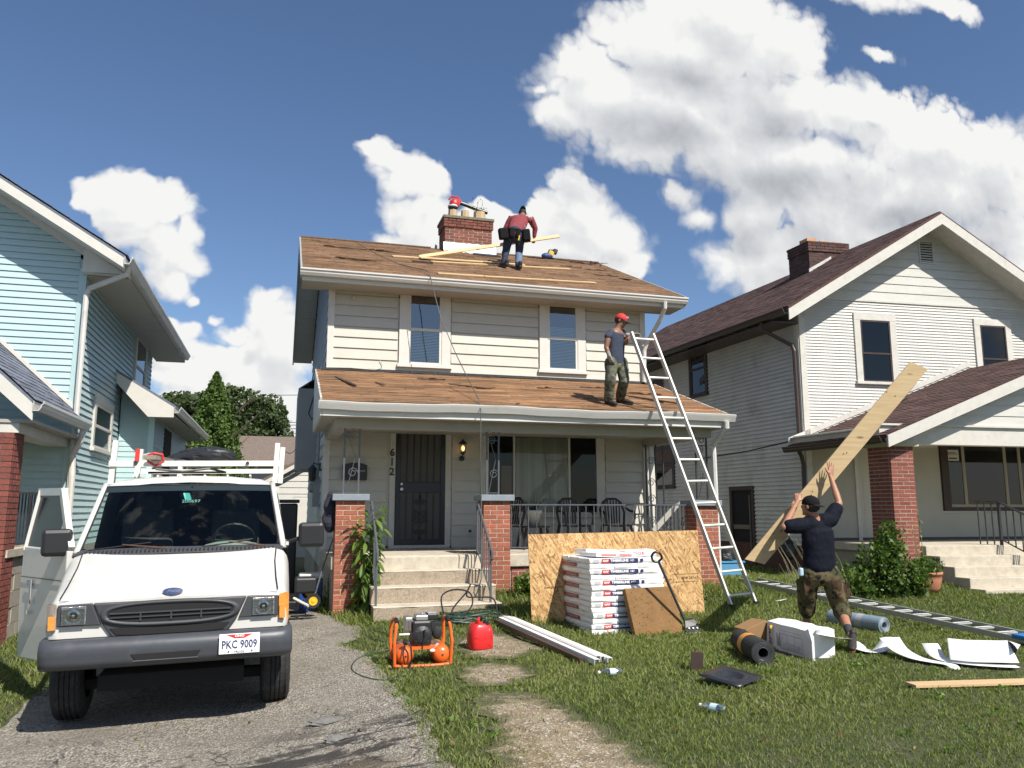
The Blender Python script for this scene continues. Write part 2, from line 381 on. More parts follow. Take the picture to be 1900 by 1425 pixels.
LOCAL = set(); WL = {}
def is_local(o): return o.name in LOCAL or (o.parent is not None and is_local(o.parent))
def wloc(o):
    p = o; v = Vector((0, 0, 0))
    while p is not None: v = v+Vector(p.location); p = p.parent
    return v
def thing(name, label, cat, loc=(0, 0, 0), rot=0., group=None, local=False):
    """an Empty at the base of a thing. local=True: its parts are given in its own coordinates"""
    o = bpy.data.objects.new(name, None); C.objects.link(o); o.empty_display_size = .1
    o.location = loc
    if rot: o.rotation_euler = rot if hasattr(rot, '__len__') else (0, 0, rot)
    o['label'] = label; o['category'] = cat
    if group: o['group'] = group
    if local: LOCAL.add(o.name)
    return o
def tag(o, label, cat, group=None):
    o['label'] = label; o['category'] = cat
    if group: o['group'] = group
    return o
def rebase(o, loc):
    """move a top-level mesh's origin to loc"""
    loc = Vector(loc); o.data.transform(Matrix.Translation(-loc)); o.location = loc; return o
def copytree(o, parent=None):
    c = o.copy(); C.objects.link(c); c.parent = parent
    if o.name in LOCAL: LOCAL.add(c.name)
    for ch in [x for x in o.children]: copytree(ch, c)
    return c
def text(s, size, mat, parent, loc, ax, up, name='lettering', bold=0., shear=0., depth=.0015, width=None, align='CENTER', spacing=1.):
    cu = bpy.data.curves.new(name, 'FONT'); cu.body = s; cu.size = size; cu.offset = bold; cu.shear = shear; cu.extrude = depth
    cu.align_x = align; cu.align_y = 'CENTER'; cu.space_character = spacing; cu.resolution_u = 2
    o = bpy.data.objects.new(name, cu); C.objects.link(o); bpy.context.view_layer.update()
    me = bpy.data.meshes.new_from_object(o.evaluated_get(bpy.context.evaluated_depsgraph_get())); bpy.data.objects.remove(o)
    xs = [v.co.x for v in me.vertices]
    k = 1.
    if width and xs: k = width/(max(xs)-min(xs))
    ax = Vector(ax).normalized(); up = Vector(up).normalized(); nz = ax.cross(up)
    off = Vector((0, 0, 0)) if (parent is None or is_local(parent)) else wloc(parent)
    mt = Matrix.Translation(Vector(loc)-off) @ Matrix((ax*k, up, nz)).transposed().to_4x4()
    me.transform(mt); me.materials.clear(); me.materials.append(mat)
    r = bpy.data.objects.new(name, me); C.objects.link(r)
    if parent: r.parent = parent
    return r
def rnd(a, b): return random.uniform(a, b)
# ---------------------------------------------------------------- ground
def w2(pix): return [(lambda p: (p.x, p.y))(gp(*p)) for p in pix]
DRIVE = [(-3.6, .2)]+[(-3.0, 3.0)]+w2([(0, 1352), (30, 1322), (62, 1290)])+[(-2.0, 8.5), (-2.35, 11), (-2.5, 24), (.35, 24), (.42, 13.6)]+w2([(628, 1148), (668, 1165), (668, 1186), (636, 1196), (672, 1208), (712, 1248), (748, 1290), (792, 1335), (832, 1424)])+[(1.6, 3.2), (1.7, .2)]
PATCH = [w2([(838, 1184), (900, 1172), (985, 1183), (1012, 1206), (940, 1226), (862, 1222)]),
         w2([(846, 1242), (905, 1228), (968, 1236), (1000, 1248), (960, 1272), (880, 1276), (850, 1262)]),
         w2([(872, 1292), (950, 1280), (1010, 1292), (1060, 1320), (1130, 1352), (1185, 1385), (1235, 1440), (1290, 1520), (950, 1520), (902, 1370), (905, 1340), (872, 1325)])]
def wig(x, y, a=.06): return a*(math.sin(x*9+y*3)+math.sin(y*13.7-x*5+1)+.6*math.sin(x*31+2)+.6*math.sin(y*37))
def inpoly(X, Y, poly):
    ins = np.zeros(len(X), bool); n = len(poly)
    for i in range(n):
        x1, y1 = poly[i]; x2, y2 = poly[(i+1) % n]
        c = ((y1 > Y) != (y2 > Y)) & (X < (x2-x1)*(Y-y1)/((y2-y1) or 1e-9)+x1); ins ^= c
    return ins
def sheet(name, poly, mat, lift, dx=.12, dy=.10, wg=.04, lab=None):
    ys = [p[1] for p in poly]; y0, y1 = min(ys), max(ys); n = max(4, int((y1-y0)/dy)); mb = MB(); rows = []; m = 24 if name == 'driveway' else 12
    for i in range(n+1):
        y = y0+(y1-y0)*(i+.001)/(n+.002); xs = []
        for k in range(len(poly)):
            (xa, ya), (xb, yb) = poly[k], poly[(k+1) % len(poly)]
            if (ya > y) != (yb > y): xs.append(xa+(xb-xa)*(y-ya)/(yb-ya))
        wk = wg*(.45 if name == 'driveway' else 1); a, b = min(xs)+wig(1, y, wk), max(xs)+wig(5, y, wk)
        rows.append([(a+(b-a)*j/m, y, G(a+(b-a)*j/m, y)+lift) for j in range(m+1)])
    mb.loft(rows, closed=False, caps=False); mb.sm = [True]*len(mb.f)
    o = mb.build(name, mat, kind='structure')
    at_ = o.data.attributes.new('edge', 'FLOAT', 'POINT'); at_.data.foreach_set('value', [min(1, 2.6*min(j/m, 1-j/m))*min(1, 3.2*min(i/n, 1-i/n)) for i in range(n+1) for j in range(m+1)])
    return o
def ground_mat():
    m = bpy.data.materials.new('lawn_soil'); m.use_nodes = True; t = NT(m.node_tree); t.n.clear()
    b = t.new('ShaderNodeBsdfPrincipled'); o = t.new('ShaderNodeOutputMaterial'); t.l.new(b.outputs[0], o.inputs[0])
    v = t.new('ShaderNodeTexCoord').outputs['Object']
    c = t.mix(t.mr(t.noise(v, 3, 6), .35, .65), (.055, .075, .022), (.10, .095, .045)); c = t.mix(t.mr(t.noise(v, 45, 3), .45, .6), c, (.045, .06, .018))
    t.put(b.inputs['Base Color'], c); b.inputs['Roughness'].default_value = .95
    bn = t.new('ShaderNodeBump'); bn.inputs['Distance'].default_value = .03; t.put(bn.inputs['Height'], t.noise(v, 70, 3)); t.l.new(bn.outputs[0], b.inputs['Normal']); return m
def asphalt_mat():
    m = bpy.data.materials.new('old_asphalt'); m.use_nodes = True; t = NT(m.node_tree); t.n.clear()
    b = t.new('ShaderNodeBsdfPrincipled'); o = t.new('ShaderNodeOutputMaterial'); t.l.new(b.outputs[0], o.inputs[0])
    v = t.new('ShaderNodeTexCoord').outputs['Object']
    st = t.voro(v, 85, out='Color'); sv = t.new('ShaderNodeSeparateXYZ'); t.put(sv.inputs[0], st)
    base = t.ramp(sv.outputs[0], [(0, (.075, .066, .054)), (.35, (.165, .148, .12)), (.7, (.28, .25, .205)), (.95, (.50, .46, .39))])
    base = t.mix(t.mr(t.noise(v, 1.1, 4), .35, .7), base, t.mix(.5, base, (.26, .235, .19)))
    # broken, darker tar showing through, and soil washed over the near edge
    sp = t.new('ShaderNodeSeparateXYZ'); t.put(sp.inputs[0], v)
    d1 = t.noise(t.mapping(v, (.9, 2.2, 1)), 1.7, 7, .68, .3)
    near = t.mr(t.math('SUBTRACT', sp.outputs[1], t.math('MULTIPLY', sp.outputs[0], .22)), 5.95, 6.75, 1, .12)
    dk = t.math('MULTIPLY', t.mr(d1, .505, .565), near)
    base = t.mix(dk, base, (.038, .034, .03))
    soil = t.math('MULTIPLY', t.mr(t.noise(v, 1.9, 6, .65), .46, .58), t.mr(sp.outputs[1], 5.9, 5.1))
    base = t.mix(t.math('MULTIPLY', soil, .8), t.mix(t.mr(t.noise(v, .55, 5, .6), .50, .72, 0, .5), base, (.085, .075, .06)), (.17, .125, .08))
    cr = t.voro(t.vec('ADD', v, t.vec('SCALE', t.noise(v, 3, 4, out=1))), .9, 'DISTANCE_TO_EDGE'); cr.node  # cracks
    base = t.mix(t.math('MULTIPLY', t.mr(cr, .004, .022, .9, 0), t.math('MAXIMUM', near, t.mr(t.noise(v, .6, 2), .52, .62))), base, (.03, .028, .025))
    t.put(b.inputs['Base Color'], base); b.inputs['Roughness'].default_value = .93
    h = t.math('ADD', t.voro(v, 85), t.math('MULTIPLY', t.noise(v, 9, 6), 1.5)); h = t.math('SUBTRACT', h, t.math('MULTIPLY', dk, 1.2))
    bn = t.new('ShaderNodeBump'); bn.inputs['Distance'].default_value = .012; bn.inputs['Strength'].default_value = .9; t.put(bn.inputs['Height'], h); t.l.new(bn.outputs[0], b.inputs['Normal']); return m
def dirt_mat():
    m = bpy.data.materials.new('dry_bare_soil'); m.use_nodes = True; t = NT(m.node_tree); t.n.clear()
    b = t.new('ShaderNodeBsdfPrincipled'); o = t.new('ShaderNodeOutputMaterial'); t.l.new(b.outputs[0], o.inputs[0])
    v = t.new('ShaderNodeTexCoord').outputs['Object']
    c = t.ramp(t.noise(v, 5, 8, .7), [(.3, (.13, .095, .055)), (.5, (.25, .195, .125)), (.7, (.33, .27, .185))])
    sv = t.new('ShaderNodeSeparateXYZ'); t.put(sv.inputs[0], t.voro(v, 60, out='Color'))
    c = t.mix(t.mr(sv.outputs[1], .82, .9), c, (.46, .42, .36)); c = t.mix(t.mr(t.noise(v, 2.3, 4), .5, .7, 0, .5), c, (.17, .12, .06)); ea = t.new('ShaderNodeAttribute'); ea.attribute_name = 'edge'; c = t.mix(t.mr(t.math('ADD', ea.outputs['Fac'], t.math('MULTIPLY', t.math('SUBTRACT', t.noise(v, 7, 5), .5), 1.5)), .15, .55, 1, 0), c, (.085, .085, .035))
    t.put(b.inputs['Base Color'], c); b.inputs['Roughness'].default_value = .95
    bn = t.new('ShaderNodeBump'); bn.inputs['Distance'].default_value = .012; t.put(bn.inputs['Height'], t.math('ADD', t.noise(v, 30, 6), t.voro(v, 60))); t.l.new(bn.outputs[0], b.inputs['Normal']); return m
mb = MB()
xs = sorted(set([round(-9+i*.3, 2) for i in range(104)]+[-600, -300, -120, -60, -30, -18, -12, 26, 34, 50, 90, 200, 600]))
ys = sorted(set([round(-1+i*.3, 2) for i in range(80)]+[-300, -100, -30, -8, 27, 35, 50, 90, 200, 500, 1200]))
V = [(x, y, (G(x, y) if abs(x) < 30 and y < 40 else (-.0))-.004) for y in ys for x in xs]; nx = len(xs)
mb.add(V, [(j*nx+i, j*nx+i+1, (j+1)*nx+i+1, (j+1)*nx+i) for j in range(len(ys)-1) for i in range(nx-1)]); mb.sm = [True]*len(mb.f)
mb.build('ground', ground_mat(), kind='structure')
m_asph = asphalt_mat(); m_dirt = dirt_mat()
sheet('driveway', DRIVE, m_asph, .012, dy=.12)
for p in PATCH: sheet('bare_patch', p, m_dirt, .006, dy=.05, wg=.03)
# loose lumps of broken asphalt
mb = MB()
for k in range(150):
    if k < 60: px, py = rnd(560, 760), rnd(1318, 1372)
    elif k < 110: px, py = rnd(20, 560), rnd(1355, 1420)
    else: px, py = rnd(450, 860), rnd(1370, 1424)
    p = gp(px, py); r = rnd(.006, .022)*(1.7 if k % 17 == 0 else 1); mb.ell(p+Vector((0, 0, r*.3)), (r*rnd(.8, 1.6), r*rnd(.8, 1.4), r*.6), 6, 4, Euler((rnd(0, 1), rnd(0, 1), rnd(0, 3))).to_matrix())
mb.build('asphalt_crumbs', M('asphalt_lump', (.10, .09, .08), .95, .3, 20, .6, 60), kind='stuff')
for (px, py, a) in ((612, 1342, .16), (628, 1376, .10)):
    p = gp(px, py); mb = MB(); mb.ell((0, 0, .015), (a, a*.5, .035), 9, 6)
    for i, v in enumerate(mb.v): mb.v[i] = (v[0]*(1+.25*math.sin(i*5.1)), v[1]*(1+.3*math.sin(i*3.3)), v[2])
    o = mb.build('asphalt_chunk', M('asphalt_chunk', (.15, .145, .135), .95, .3, 40, .8, 80)); o.location = p; o.rotation_euler = (0, .1, .3)
    tag(o, 'long broken grey asphalt chunk lying in the dark crack of the driveway' if a > .12 else 'small pale chunk of broken asphalt below the longer one on the driveway', 'asphalt chunk')

# ---------------------------------------------------------------- building helpers
def siding(par, F, u0, u1, z0, z1, ex, mat, holes=(), t=.018, lim=None, name='siding_board', parts=True, v0=0.):
    """lapped boards on the wall plane v=v0, cut round the holes (u0,u1,z0,z1); lim(z)->(ua,ub) clips a gable"""
    n = max(1, round((z1-z0)/ex)); e = (z1-z0)/n; allmb = MB(F)
    for i in range(n):
        a, b = z0+i*e, z0+(i+1)*e
        zs = sorted(set([a, b]+[h for H in holes for h in (H[2], H[3]) if a+.004 < h < b-.004]))
        for za, zb in zip(zs, zs[1:]):
            zm = (za+zb)/2; segs = [(u0, u1)]
            for H in holes:
                if H[2] < zm < H[3]:
                    ns = []
                    for (p, q) in segs:
                        if H[1] <= p or H[0] >= q: ns.append((p, q)); continue
                        if H[0] > p: ns.append((p, H[0]))
                        if H[1] < q: ns.append((H[1], q))
                    segs = ns
            fa = 1-(za-a)/e; fb = 1-(zb-a)/e
            for (p, q) in segs:
                pa, qa, pb, qb = p, q, p, q
                if lim:
                    l0, l1 = lim(za), lim(zb); pa, qa, pb, qb = max(p, l0[0]), min(q, l0[1]), max(p, l1[0]), min(q, l1[1])
                    if qb-pb < .02: pb = qb = (pb+qb)/2
                if qa-pa < .03: continue
                mb = MB(F) if parts else allmb
                ta, tb = v0-(.002+t*fa), v0-(.002+t*fb)
                mb.add([(pa, ta, za), (qa, ta, za), (qb, tb, zb), (pb, tb, zb), (pa, v0+.001, za), (qa, v0+.001, za), (qb, v0+.001, zb), (pb, v0+.001, zb)],
                       [(0,1,2,3), (0,3,7,4), (1,5,6,2), (3,2,6,7)])
                if parts: mb.build(name, mat, par)
    if not parts and allmb.v: allmb.build(name+'s', mat, par, kind='stuff')
def casing(par, F, u0, u1, z0, z1, wd, mat, v=-.045, sill=True, name='casing', top=None):
    f = MB(F); top = top or wd
    f.box(u0-wd, u0, v, -.001, z0, z1); f.box(u1, u1+wd, v, -.001, z0, z1)
    f.box(u0-wd, u1+wd, v-.003, -.001, z1, z1+top)
    if sill: f.box(u0-wd-.03, u1+wd+.03, v-.035, -.001, z0-.06, z0)
    else: f.box(u0-wd, u1+wd, v-.003, -.001, z0-wd, z0)
    return f.build(name, mat, par, bevel=.004)
def dh_window(par, F, u0, u1, z0, z1, mat, cas, gl=None, split=.5, sw=.045, caw=.12, blind=None, sill=True, dark=None, name='window', top=None, vb=-.003):
    """double-hung window: casing, sashes, panes, blind, set on the wall plane"""
    w_ = MB(F); w_.box(u0, u1, vb, 0, z0, z1); root = w_.build(name, dark or m_dark, par)
    if cas: casing(root, F, u0, u1, z0, z1, caw, cas, sill=sill, top=top)
    zm = z0+(z1-z0)*split; gl = gl or m_glass
    for (a, b, v) in ((zm-.02, z1, -.030), (z0, zm+.02, -.020)):
        s_ = MB(F); s_.box(u0, u0+sw, v-.012, v+.008, a, b); s_.box(u1-sw, u1, v-.012, v+.008, a, b)
        s_.box(u0+sw, u1-sw, v-.012, v+.008, a, a+sw); s_.box(u0+sw, u1-sw, v-.012, v+.008, b-sw, b); s_.build('sash', mat, root)
        p = MB(F); p.add([(u0+sw, v, a+sw), (u1-sw, v, a+sw), (u1-sw, v, b-sw), (u0+sw, v, b-sw)], [(0,1,2,3)]); p.build('pane', gl, root)
    if blind:
        bz0, bz1 = blind; mb = MB(F); n = int((bz1-bz0)/.028)
        for i in range(n):
            z = bz0+(bz1-bz0)*i/n; mb.add([(u0+.02, vb-.001, z+.020), (u1-.02, vb-.001, z+.020), (u1-.02, vb-.007, z), (u0+.02, vb-.007, z)], [(3,2,1,0)])
        mb.build('blind', m_blind, root)
    return root
def courses(par, F, u0, u1, v0, v1, z0, z1, mat, mort, faces='FL', bl=.203, bh=.0575, jt=.0125, name='pillar', sm_b=None, cor=0, brickname='brick'):
    """solid brick pier: recessed mortar core, individual bricks on the faces the place shows (F front, L left, R right)"""
    core = MB(F); i_ = .0045; core.box(u0+i_, u1-i_, v0+i_, v1-i_, z0, z1); root = core.build(name, mort, par)
    n = int(round((z1-z0)/(bh+jt))); e = (z1-z0)/n; bd = .095
    for i in range(n):
        za, zb = z0+i*e+jt/2, z0+(i+1)*e-jt/2; prj = cor if i >= n-3 and cor else 0
        def run(a, b, fn):
            L_ = b-a; k = max(1, round(L_/(bl+jt))); s = (L_)/k; cuts = [a]
            if i % 2: cuts.append(a+s/2)
            cuts += [a+s*(j+(1.5 if i % 2 else 1)) for j in range(k) if a+s*(j+(1.5 if i % 2 else 1)) < b-.03]+[b]
            for p, q in zip(cuts, cuts[1:]): fn(p+(jt/2 if p > a else 0), q-(jt/2 if q < b else 0))
        j_ = lambda: rnd(-.003, .002)
        if 'F' in faces: run(u0-prj, u1+prj, lambda p, q: (lambda mb, d: (mb.box(p, q, v0-prj+d, v0+bd*.5, za, zb), mb.build(brickname, mat, root)))(MB(F), j_()))
        if 'L' in faces: run(v0+bd*.5+jt-prj*.5, v1, lambda p, q: (lambda mb, d: (mb.box(u0-prj+d, u0+bd*.5, p, q, za, zb), mb.build(brickname, mat, root)))(MB(F), j_()))
        if 'R' in faces: run(v0+bd*.5+jt-prj*.5, v1, lambda p, q: (lambda mb, d: (mb.box(u1-bd*.5, u1+prj-d, p, q, za, zb), mb.build(brickname, mat, root)))(MB(F), j_()))
    return root
def shingles(par, p00, du, dv, W_, L_, mat, ex=.14, tab=.3, th=.007, name='shingles', clip=None, var=.25, skip=0.):
    """courses of tabs on a roof plane: origin p00 at the eave, unit du along the eave, unit dv up the slope"""
    du = Vector(du).normalized(); dv = Vector(dv).normalized(); nn = du.cross(dv).normalized()
    if nn.z < 0: nn = -nn
    mb = MB(); n = int(L_/ex)+1; p00 = Vector(p00)
    for i in range(n):
        b0 = i*ex; b1 = min(L_, b0+ex*1.02); x = -rnd(0, tab)
        rt = rnd(1-var*.5, 1+var*.5)
        while x < W_:
            wd = tab*rnd(.6, 1.5) if tab > .4 else tab; x2 = x+wd
            xa, xb = max(0, x), min(W_, x2); x = x2
            if xb-xa < .02 or random.random() < skip: continue
            if clip and not clip((xa+xb)/2, (b0+b1)/2): continue
            mb.tint = rt*rnd(1-var, 1+var); g_ = .004; l = rnd(0, .006); l2 = l+rnd(-.004, .004)
            P = [p00+du*(xa+g_)+dv*(b0+rnd(-.008, .008))+nn*(th+l), p00+du*(xb-g_)+dv*(b0+rnd(-.008, .008))+nn*(th+l2), p00+du*(xb-g_)+dv*b1+nn*.003, p00+du*(xa+g_)+dv*b1+nn*.003]
            Q = [P[0]-nn*(th+.002), P[1]-nn*(th+.002)]
            mb.add(P+Q, [(0,1,2,3), (4,5,1,0), (0,3,4), (1,5,2)])
    return mb.build(name, mat, par, kind='stuff')
def slab(mb, p00, du, dv, W_, L_, t):
    """roof deck: plate of thickness t under the plane"""
    du = Vector(du).normalized(); dv = Vector(dv).normalized(); nn = du.cross(dv).normalized()
    if nn.z < 0: nn = -nn
    p = Vector(p00); mb.prism([p, p+du*W_, p+du*W_+dv*L_, p+dv*L_], -nn*t)
def gutter(par, p, q, out, mat, name='gutter', w=.12, h=.12):
    """K-style gutter from p to q, opening up, out = horizontal unit pointing away from the house"""
    p = Vector(p); q = Vector(q); o = Vector(out); z = Vector((0, 0, 1)); mb = MB()
    prof = [(0, 0), (0, -h), (w*.55, -h), (w*.8, -h*.62), (w*.82, -h*.42), (w, -h*.24), (w, 0), (w*.9, 0), (w*.9, -h*.2), (w*.7, -h*.4), (w*.7, -h*.6), (w*.5, -h*.94), (.006, -h*.94), (.006, 0)]
    mb.loft([[c+o*a+z*b for a, b in prof] for c in (p, q)]); return mb.build(name, mat, par, recalc=True)

# ---------------------------------------------------------------- the house being reroofed
WY = 14.5; HX0, HX1 = .70, 6.86; PFZ = .83; PY = 12.15; EAV = 5.56; SL = .455; GY = 13.92
house = thing('house', 'white two-storey house with worn brown roof, brick chimney and covered front porch, workers on top', 'house', (HX0, WY, 0))
HF = Frame((0, WY, 0), (1, 0, 0), (0, 1, 0))           # front wall: u = world x
HL = Frame((HX0, WY, 0), (0, 1, 0), (1, 0, 0))         # left wall: u backwards, v into the house
rz = lambda y: EAV+.06+SL*(y-GY)                       # top of the roof deck
RY = 18.35
mb = MB(); mb.box(HX0, HX1, WY, 22.2, -.2, 5.35)
mb.prism([(HX0, WY, 5.35), (HX0, 22.2, 5.35), (HX0, RY, rz(RY)-.2)], (HX1-HX0, 0, 0)); body = mb.build('wall', m_sid_w, house)
def avg(pts, k): return sum(p[k] for p in pts)/len(pts)
w1 = (2.13, 2.755, 4.12, 5.455); w2_ = (4.82, 5.435, 4.14, 5.44)
CW = .185
holes = [(a-CW, b+CW, c-.05, d+CW) for a, b, c, d in (w1, w2_)]
# upper wall: big boards
siding(house, HF, HX0+.10, HX1-.10, 3.98, 5.55, .198, m_sid_w, holes, t=.022)
for (a, b) in ((HX0-.012, HX0+.10), (HX1-.10, HX1+.012)):
    mb = MB(HF); mb.box(a, b, -.035, .02, 3.9, 5.5); mb.build('corner_post', m_trim, house)
mb = MB(HF); mb.box(HX0, HX1, -.028, 0, 3.93, 3.985); mb.build('base_trim', m_trim, house)
dh_window(house, HF, *w1, m_trim, m_trim, gl=m_glassup, caw=CW-.02, blind=(4.15, 4.78), split=.49)
dh_window(house, HF, *w2_, m_trim, m_trim, gl=m_glassup, caw=CW-.02, blind=(4.17, 5.0), split=.48)
mb = MB(HF); mb.ell((1.13, -.03, 5.29), (.045, .02, .045), 12, 8); mb.build('vent_cap', M('cream_cap', (.5, .42, .28), .6), house)
mb = MB(HF); mb.tube([(.72, -.04, 3.99), (1.1, -.05, 4.0), (1.55, -.04, 3.985), (1.66, -.05, 4.02), (1.67, -.04, 4.09), (1.63, -.035, 4.17)], .006, 6); mb.build('wall_cable', m_ironw, house)
# lower wall under the porch
door = (1.96, 2.84, PFZ+.05, 2.93); pic = (3.66, 5.78, 1.45, 2.865)
dhole = (1.80, 2.98, PFZ, 3.08); phole = (3.50, 5.98, 1.33, 3.0)
siding(house, HF, HX0+.1, HX1-.09, PFZ+.0, 3.42, .207, m_sid_w, [dhole, phole], t=.030)
for (a, b) in ((HX0-.012, HX0+.10), (HX1-.09, HX1+.012)):
    mb = MB(HF); mb.box(a, b, -.035, .02, .25 if a < 1 else PFZ, 3.4); mb.build('corner_post', m_trim, house)
mb = MB(); mb.box(HX0-.01, HX1+.02, WY-.012, WY+.03, PFZ-.02, PFZ+.04); mb.build('base_flashing', m_iron, house)
# left wall, its shade put into a greyer siding colour, narrower boards
m_sidl = M('shade_grey_siding', (.46, .50, .52), .5, .05, 3, .12, 25)
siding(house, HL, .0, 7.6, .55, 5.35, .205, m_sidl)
mb = MB(HL); mb.box(0, 7.7, -.02, 0, -.3, .55); mb.build('foundation', m_block, house)
hgl = lambda z: (max(0, (z-(rz(WY)-.2))/SL), min(7.7, (RY-WY)+(rz(RY)-.2-z)/SL))
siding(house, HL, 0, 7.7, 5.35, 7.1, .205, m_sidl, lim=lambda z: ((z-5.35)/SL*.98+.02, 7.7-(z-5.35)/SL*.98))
# side details: chimney-like bay, meter, conduit, lantern, service cable
mb = MB(HL); mb.box(3.1, 4.9, -.42, 0, 2.35, 4.05); mb.prism([(3.1, -.42, 4.05), (4.9, -.42, 4.05), (4.9, 0, 4.35), (3.1, 0, 4.35)], (0, 0, -.02)); mb.build('side_bay', m_greysoffit, house)
mb = MB(HL); mb.tube([(.9, -.05, 3.7), (.9, -.06, 2.1)], .025, 8); mb.tube([(.9, -.05, 3.7), (.85, -.10, 3.82), (.8, -.14, 3.75)], .03, 8); mb.build('service_conduit', m_greysoffit, house)
mb = MB(HL); mb.box(.75, 1.05, -.13, 0, 1.55, 2.1); mb.lathe((.9, -.13, 1.9), [(.09, 0), (.09, -.06), (.0, -.09)], 12, 'y'); mb.build('electric_meter', m_greysoffit, house)
mb = MB(HL); mb.tube([(.8, -.12, 3.75), (.75, -.2, 3.5), (.8, -.26, 3.25), (.9, -.2, 3.15), (.95, -.1, 3.3), (.9, -.08, 3.6)], .012, 6); mb.build('service_cable', m_black, house)
lt = MB(HL); lt.box(.62, .78, -.05, 0, 2.2, 2.34); lt.tube([(.7, -.03, 2.3), (.7, -.14, 2.34), (.7, -.16, 2.28)], .012, 6); lt.lathe((.7, -.16, 2.0), [(.03, 0), (.06, .05), (.075, .22), (.09, .23), (.02, .3)], 8); lt.build('side_lantern', m_iron, house)

# upper roof
pe = Vector((.20, GY, rz(GY))); dvr = Vector((0, 1, SL)).normalized(); RL = (RY-GY)/dvr.y; RW = 7.28
roof = MB(); slab(roof, pe, (1, 0, 0), dvr, RW, RL, .05)
roof.prism([(.20, RY, rz(RY)), (.20, RY, rz(RY)-.06), (.20, 22.75, rz(RY)-.06-SL*(22.75-RY)), (.20, 22.75, rz(RY)-SL*(22.75-RY))], (RW, 0, 0))
roof = roof.build('roof', m_rooford, house)
shingles(roof, pe+Vector((0, 0, .006)), (1, 0, 0), dvr, RW, RL, m_roofold, .135, .62, .008, 'old_shingles', var=.13)
mb = MB(); mb.tube([(.2, RY, rz(RY)+.015), (3.2, RY, rz(RY)+.02)], .03, 6); mb.tube([(4.7, RY, rz(RY)+.015), (7.48, RY, rz(RY)+.02)], .03, 6); mb.build('ridge_cap', m_rooftorn, roof)
def onroof(x, y, base=0.): return Vector((x, y, rz(y)+.016+base))
random.seed(11)
def torn(x, y, wd, dp, yaw=0., tilt=0., parent=None, f=onroof, mat=None, sl=SL):
    mb = MB(); n = 7; top = []; bot = []
    for i in range(n+1):
        s = i/n-.5; top.append((s*wd, dp/2*(1+.15*math.sin(i*2.1+x*9)), .0)); bot.append((s*wd, -dp/2*(1+.25*math.sin(i*1.7+y*5)), rnd(.0, .03)))
    rings = []
    for a, b in zip(bot, top): rings.append([(a[0], a[1], a[2]+.008), (b[0], b[1], .008), (b[0], b[1], 0), (a[0], a[1], a[2])])
    mb.loft(rings); rot = (Euler((math.atan(sl)+tilt, 0, 0)).to_matrix() @ Euler((0, 0, yaw)).to_matrix()).to_4x4()
    o = mb.build('torn_shingle', mat or m_rooftorn, None, recalc=True); o.data.transform(Matrix.Translation(f(x, y, .004)-wloc(parent)) @ rot); o.parent = parent; return o
for (px, py, wd, dp, ya) in ((640, 462, .9, .06, -.05), (690, 466, .5, .05, .05), (632, 480, .10, .22, .4), (660, 484, .8, .05, -.08), (740, 471, 1.0, .05, .02), (1082, 490, .7, .08, .05), (1060, 497, .5, .07, -.1), (1125, 513, .6, .09, 0), (1160, 520, .12, .25, .5), (1105, 503, .5, .06, .1), (1040, 480, .5, .09, 0), (975, 470, .5, .06, 0), (1110, 489, .35, .1, .2)):
    p = onplane(px, py, (0, GY, rz(GY)), (0, -SL, 1)); torn(p.x, min(p.y, RY-.15), wd, dp, ya, rnd(0, .04), roof)
# felt scraps sticking up round the chimney
for (px, py, s) in ((800, 452, .12), (808, 446, .2), (818, 455, .18), (826, 458, .14), (835, 461, .16), (1095, 487, .12), (1113, 490, .07)):
    p = onplane(px, py+6, (0, GY, rz(GY)), (0, -SL, 1)); y = min(p.y, RY-.06); mb = MB(); P = Vector((p.x, y, rz(y)))
    mb.prism([P, P+Vector((s*.5, .01, -.01)), P+Vector((s*.55, .02, s*.9)), P+Vector((s*.15, 0, s*1.1))], (0, .02, .01)); mb.build('felt_scrap', m_tar, roof)
# rakes, fascia, gutter, soffits
for x in (.17, 7.47):
    mb = MB()
    mb.prism([(x, GY-.02, rz(GY)+.012), (x, GY-.02, rz(GY)-.19), (x, RY, rz(RY)-.19), (x, RY, rz(RY)+.012)], (.032, 0, 0))
    mb.prism([(x, 22.75, rz(RY)-SL*(22.75-RY)+.012), (x, 22.75, rz(RY)-SL*(22.75-RY)-.2), (x, RY, rz(RY)-.19), (x, RY, rz(RY)+.012)], (.032, 0, 0))
    mb.build('rake_board', m_greysoffit, roof, recalc=True)
mb = MB(); mb.box(.203, 7.467, GY-.0, GY+.03, EAV-.16, EAV+.0); mb.build('fascia', m_trim, roof)
gutter(roof, (.17, GY-.001, EAV+.035), (7.50, GY-.001, EAV+.028), (0, -1, 0), m_gut)
mb = MB(); mb.box(.21, 7.46, GY+.03, WY+.05, EAV-.15, EAV-.13); mb.build('eave_soffit', m_soffit, roof)
for n_, (xa, xb) in enumerate(((.205, HX0-.02), (HX1+.02, 7.465))):
    for (ya, yb, k) in ((GY+.05, RY, 1), (RY, 22.7, -1)):
        m_ = 7; s_ = (yb-ya)/m_
        for j in range(m_):
            y_a, y_b = ya+j*s_+.004, ya+(j+1)*s_-.004; f = (lambda y: rz(RY)-SL*abs(y-RY)-.17); mb = MB()
            mb.prism([(xa, y_a, f(y_a)), (xb, y_a, f(y_a)), (xb, y_b, f(y_b)), (xa, y_b, f(y_b))], (0, 0, .015)); mb.build('rake_soffit_panel', m_greysoffit, roof)
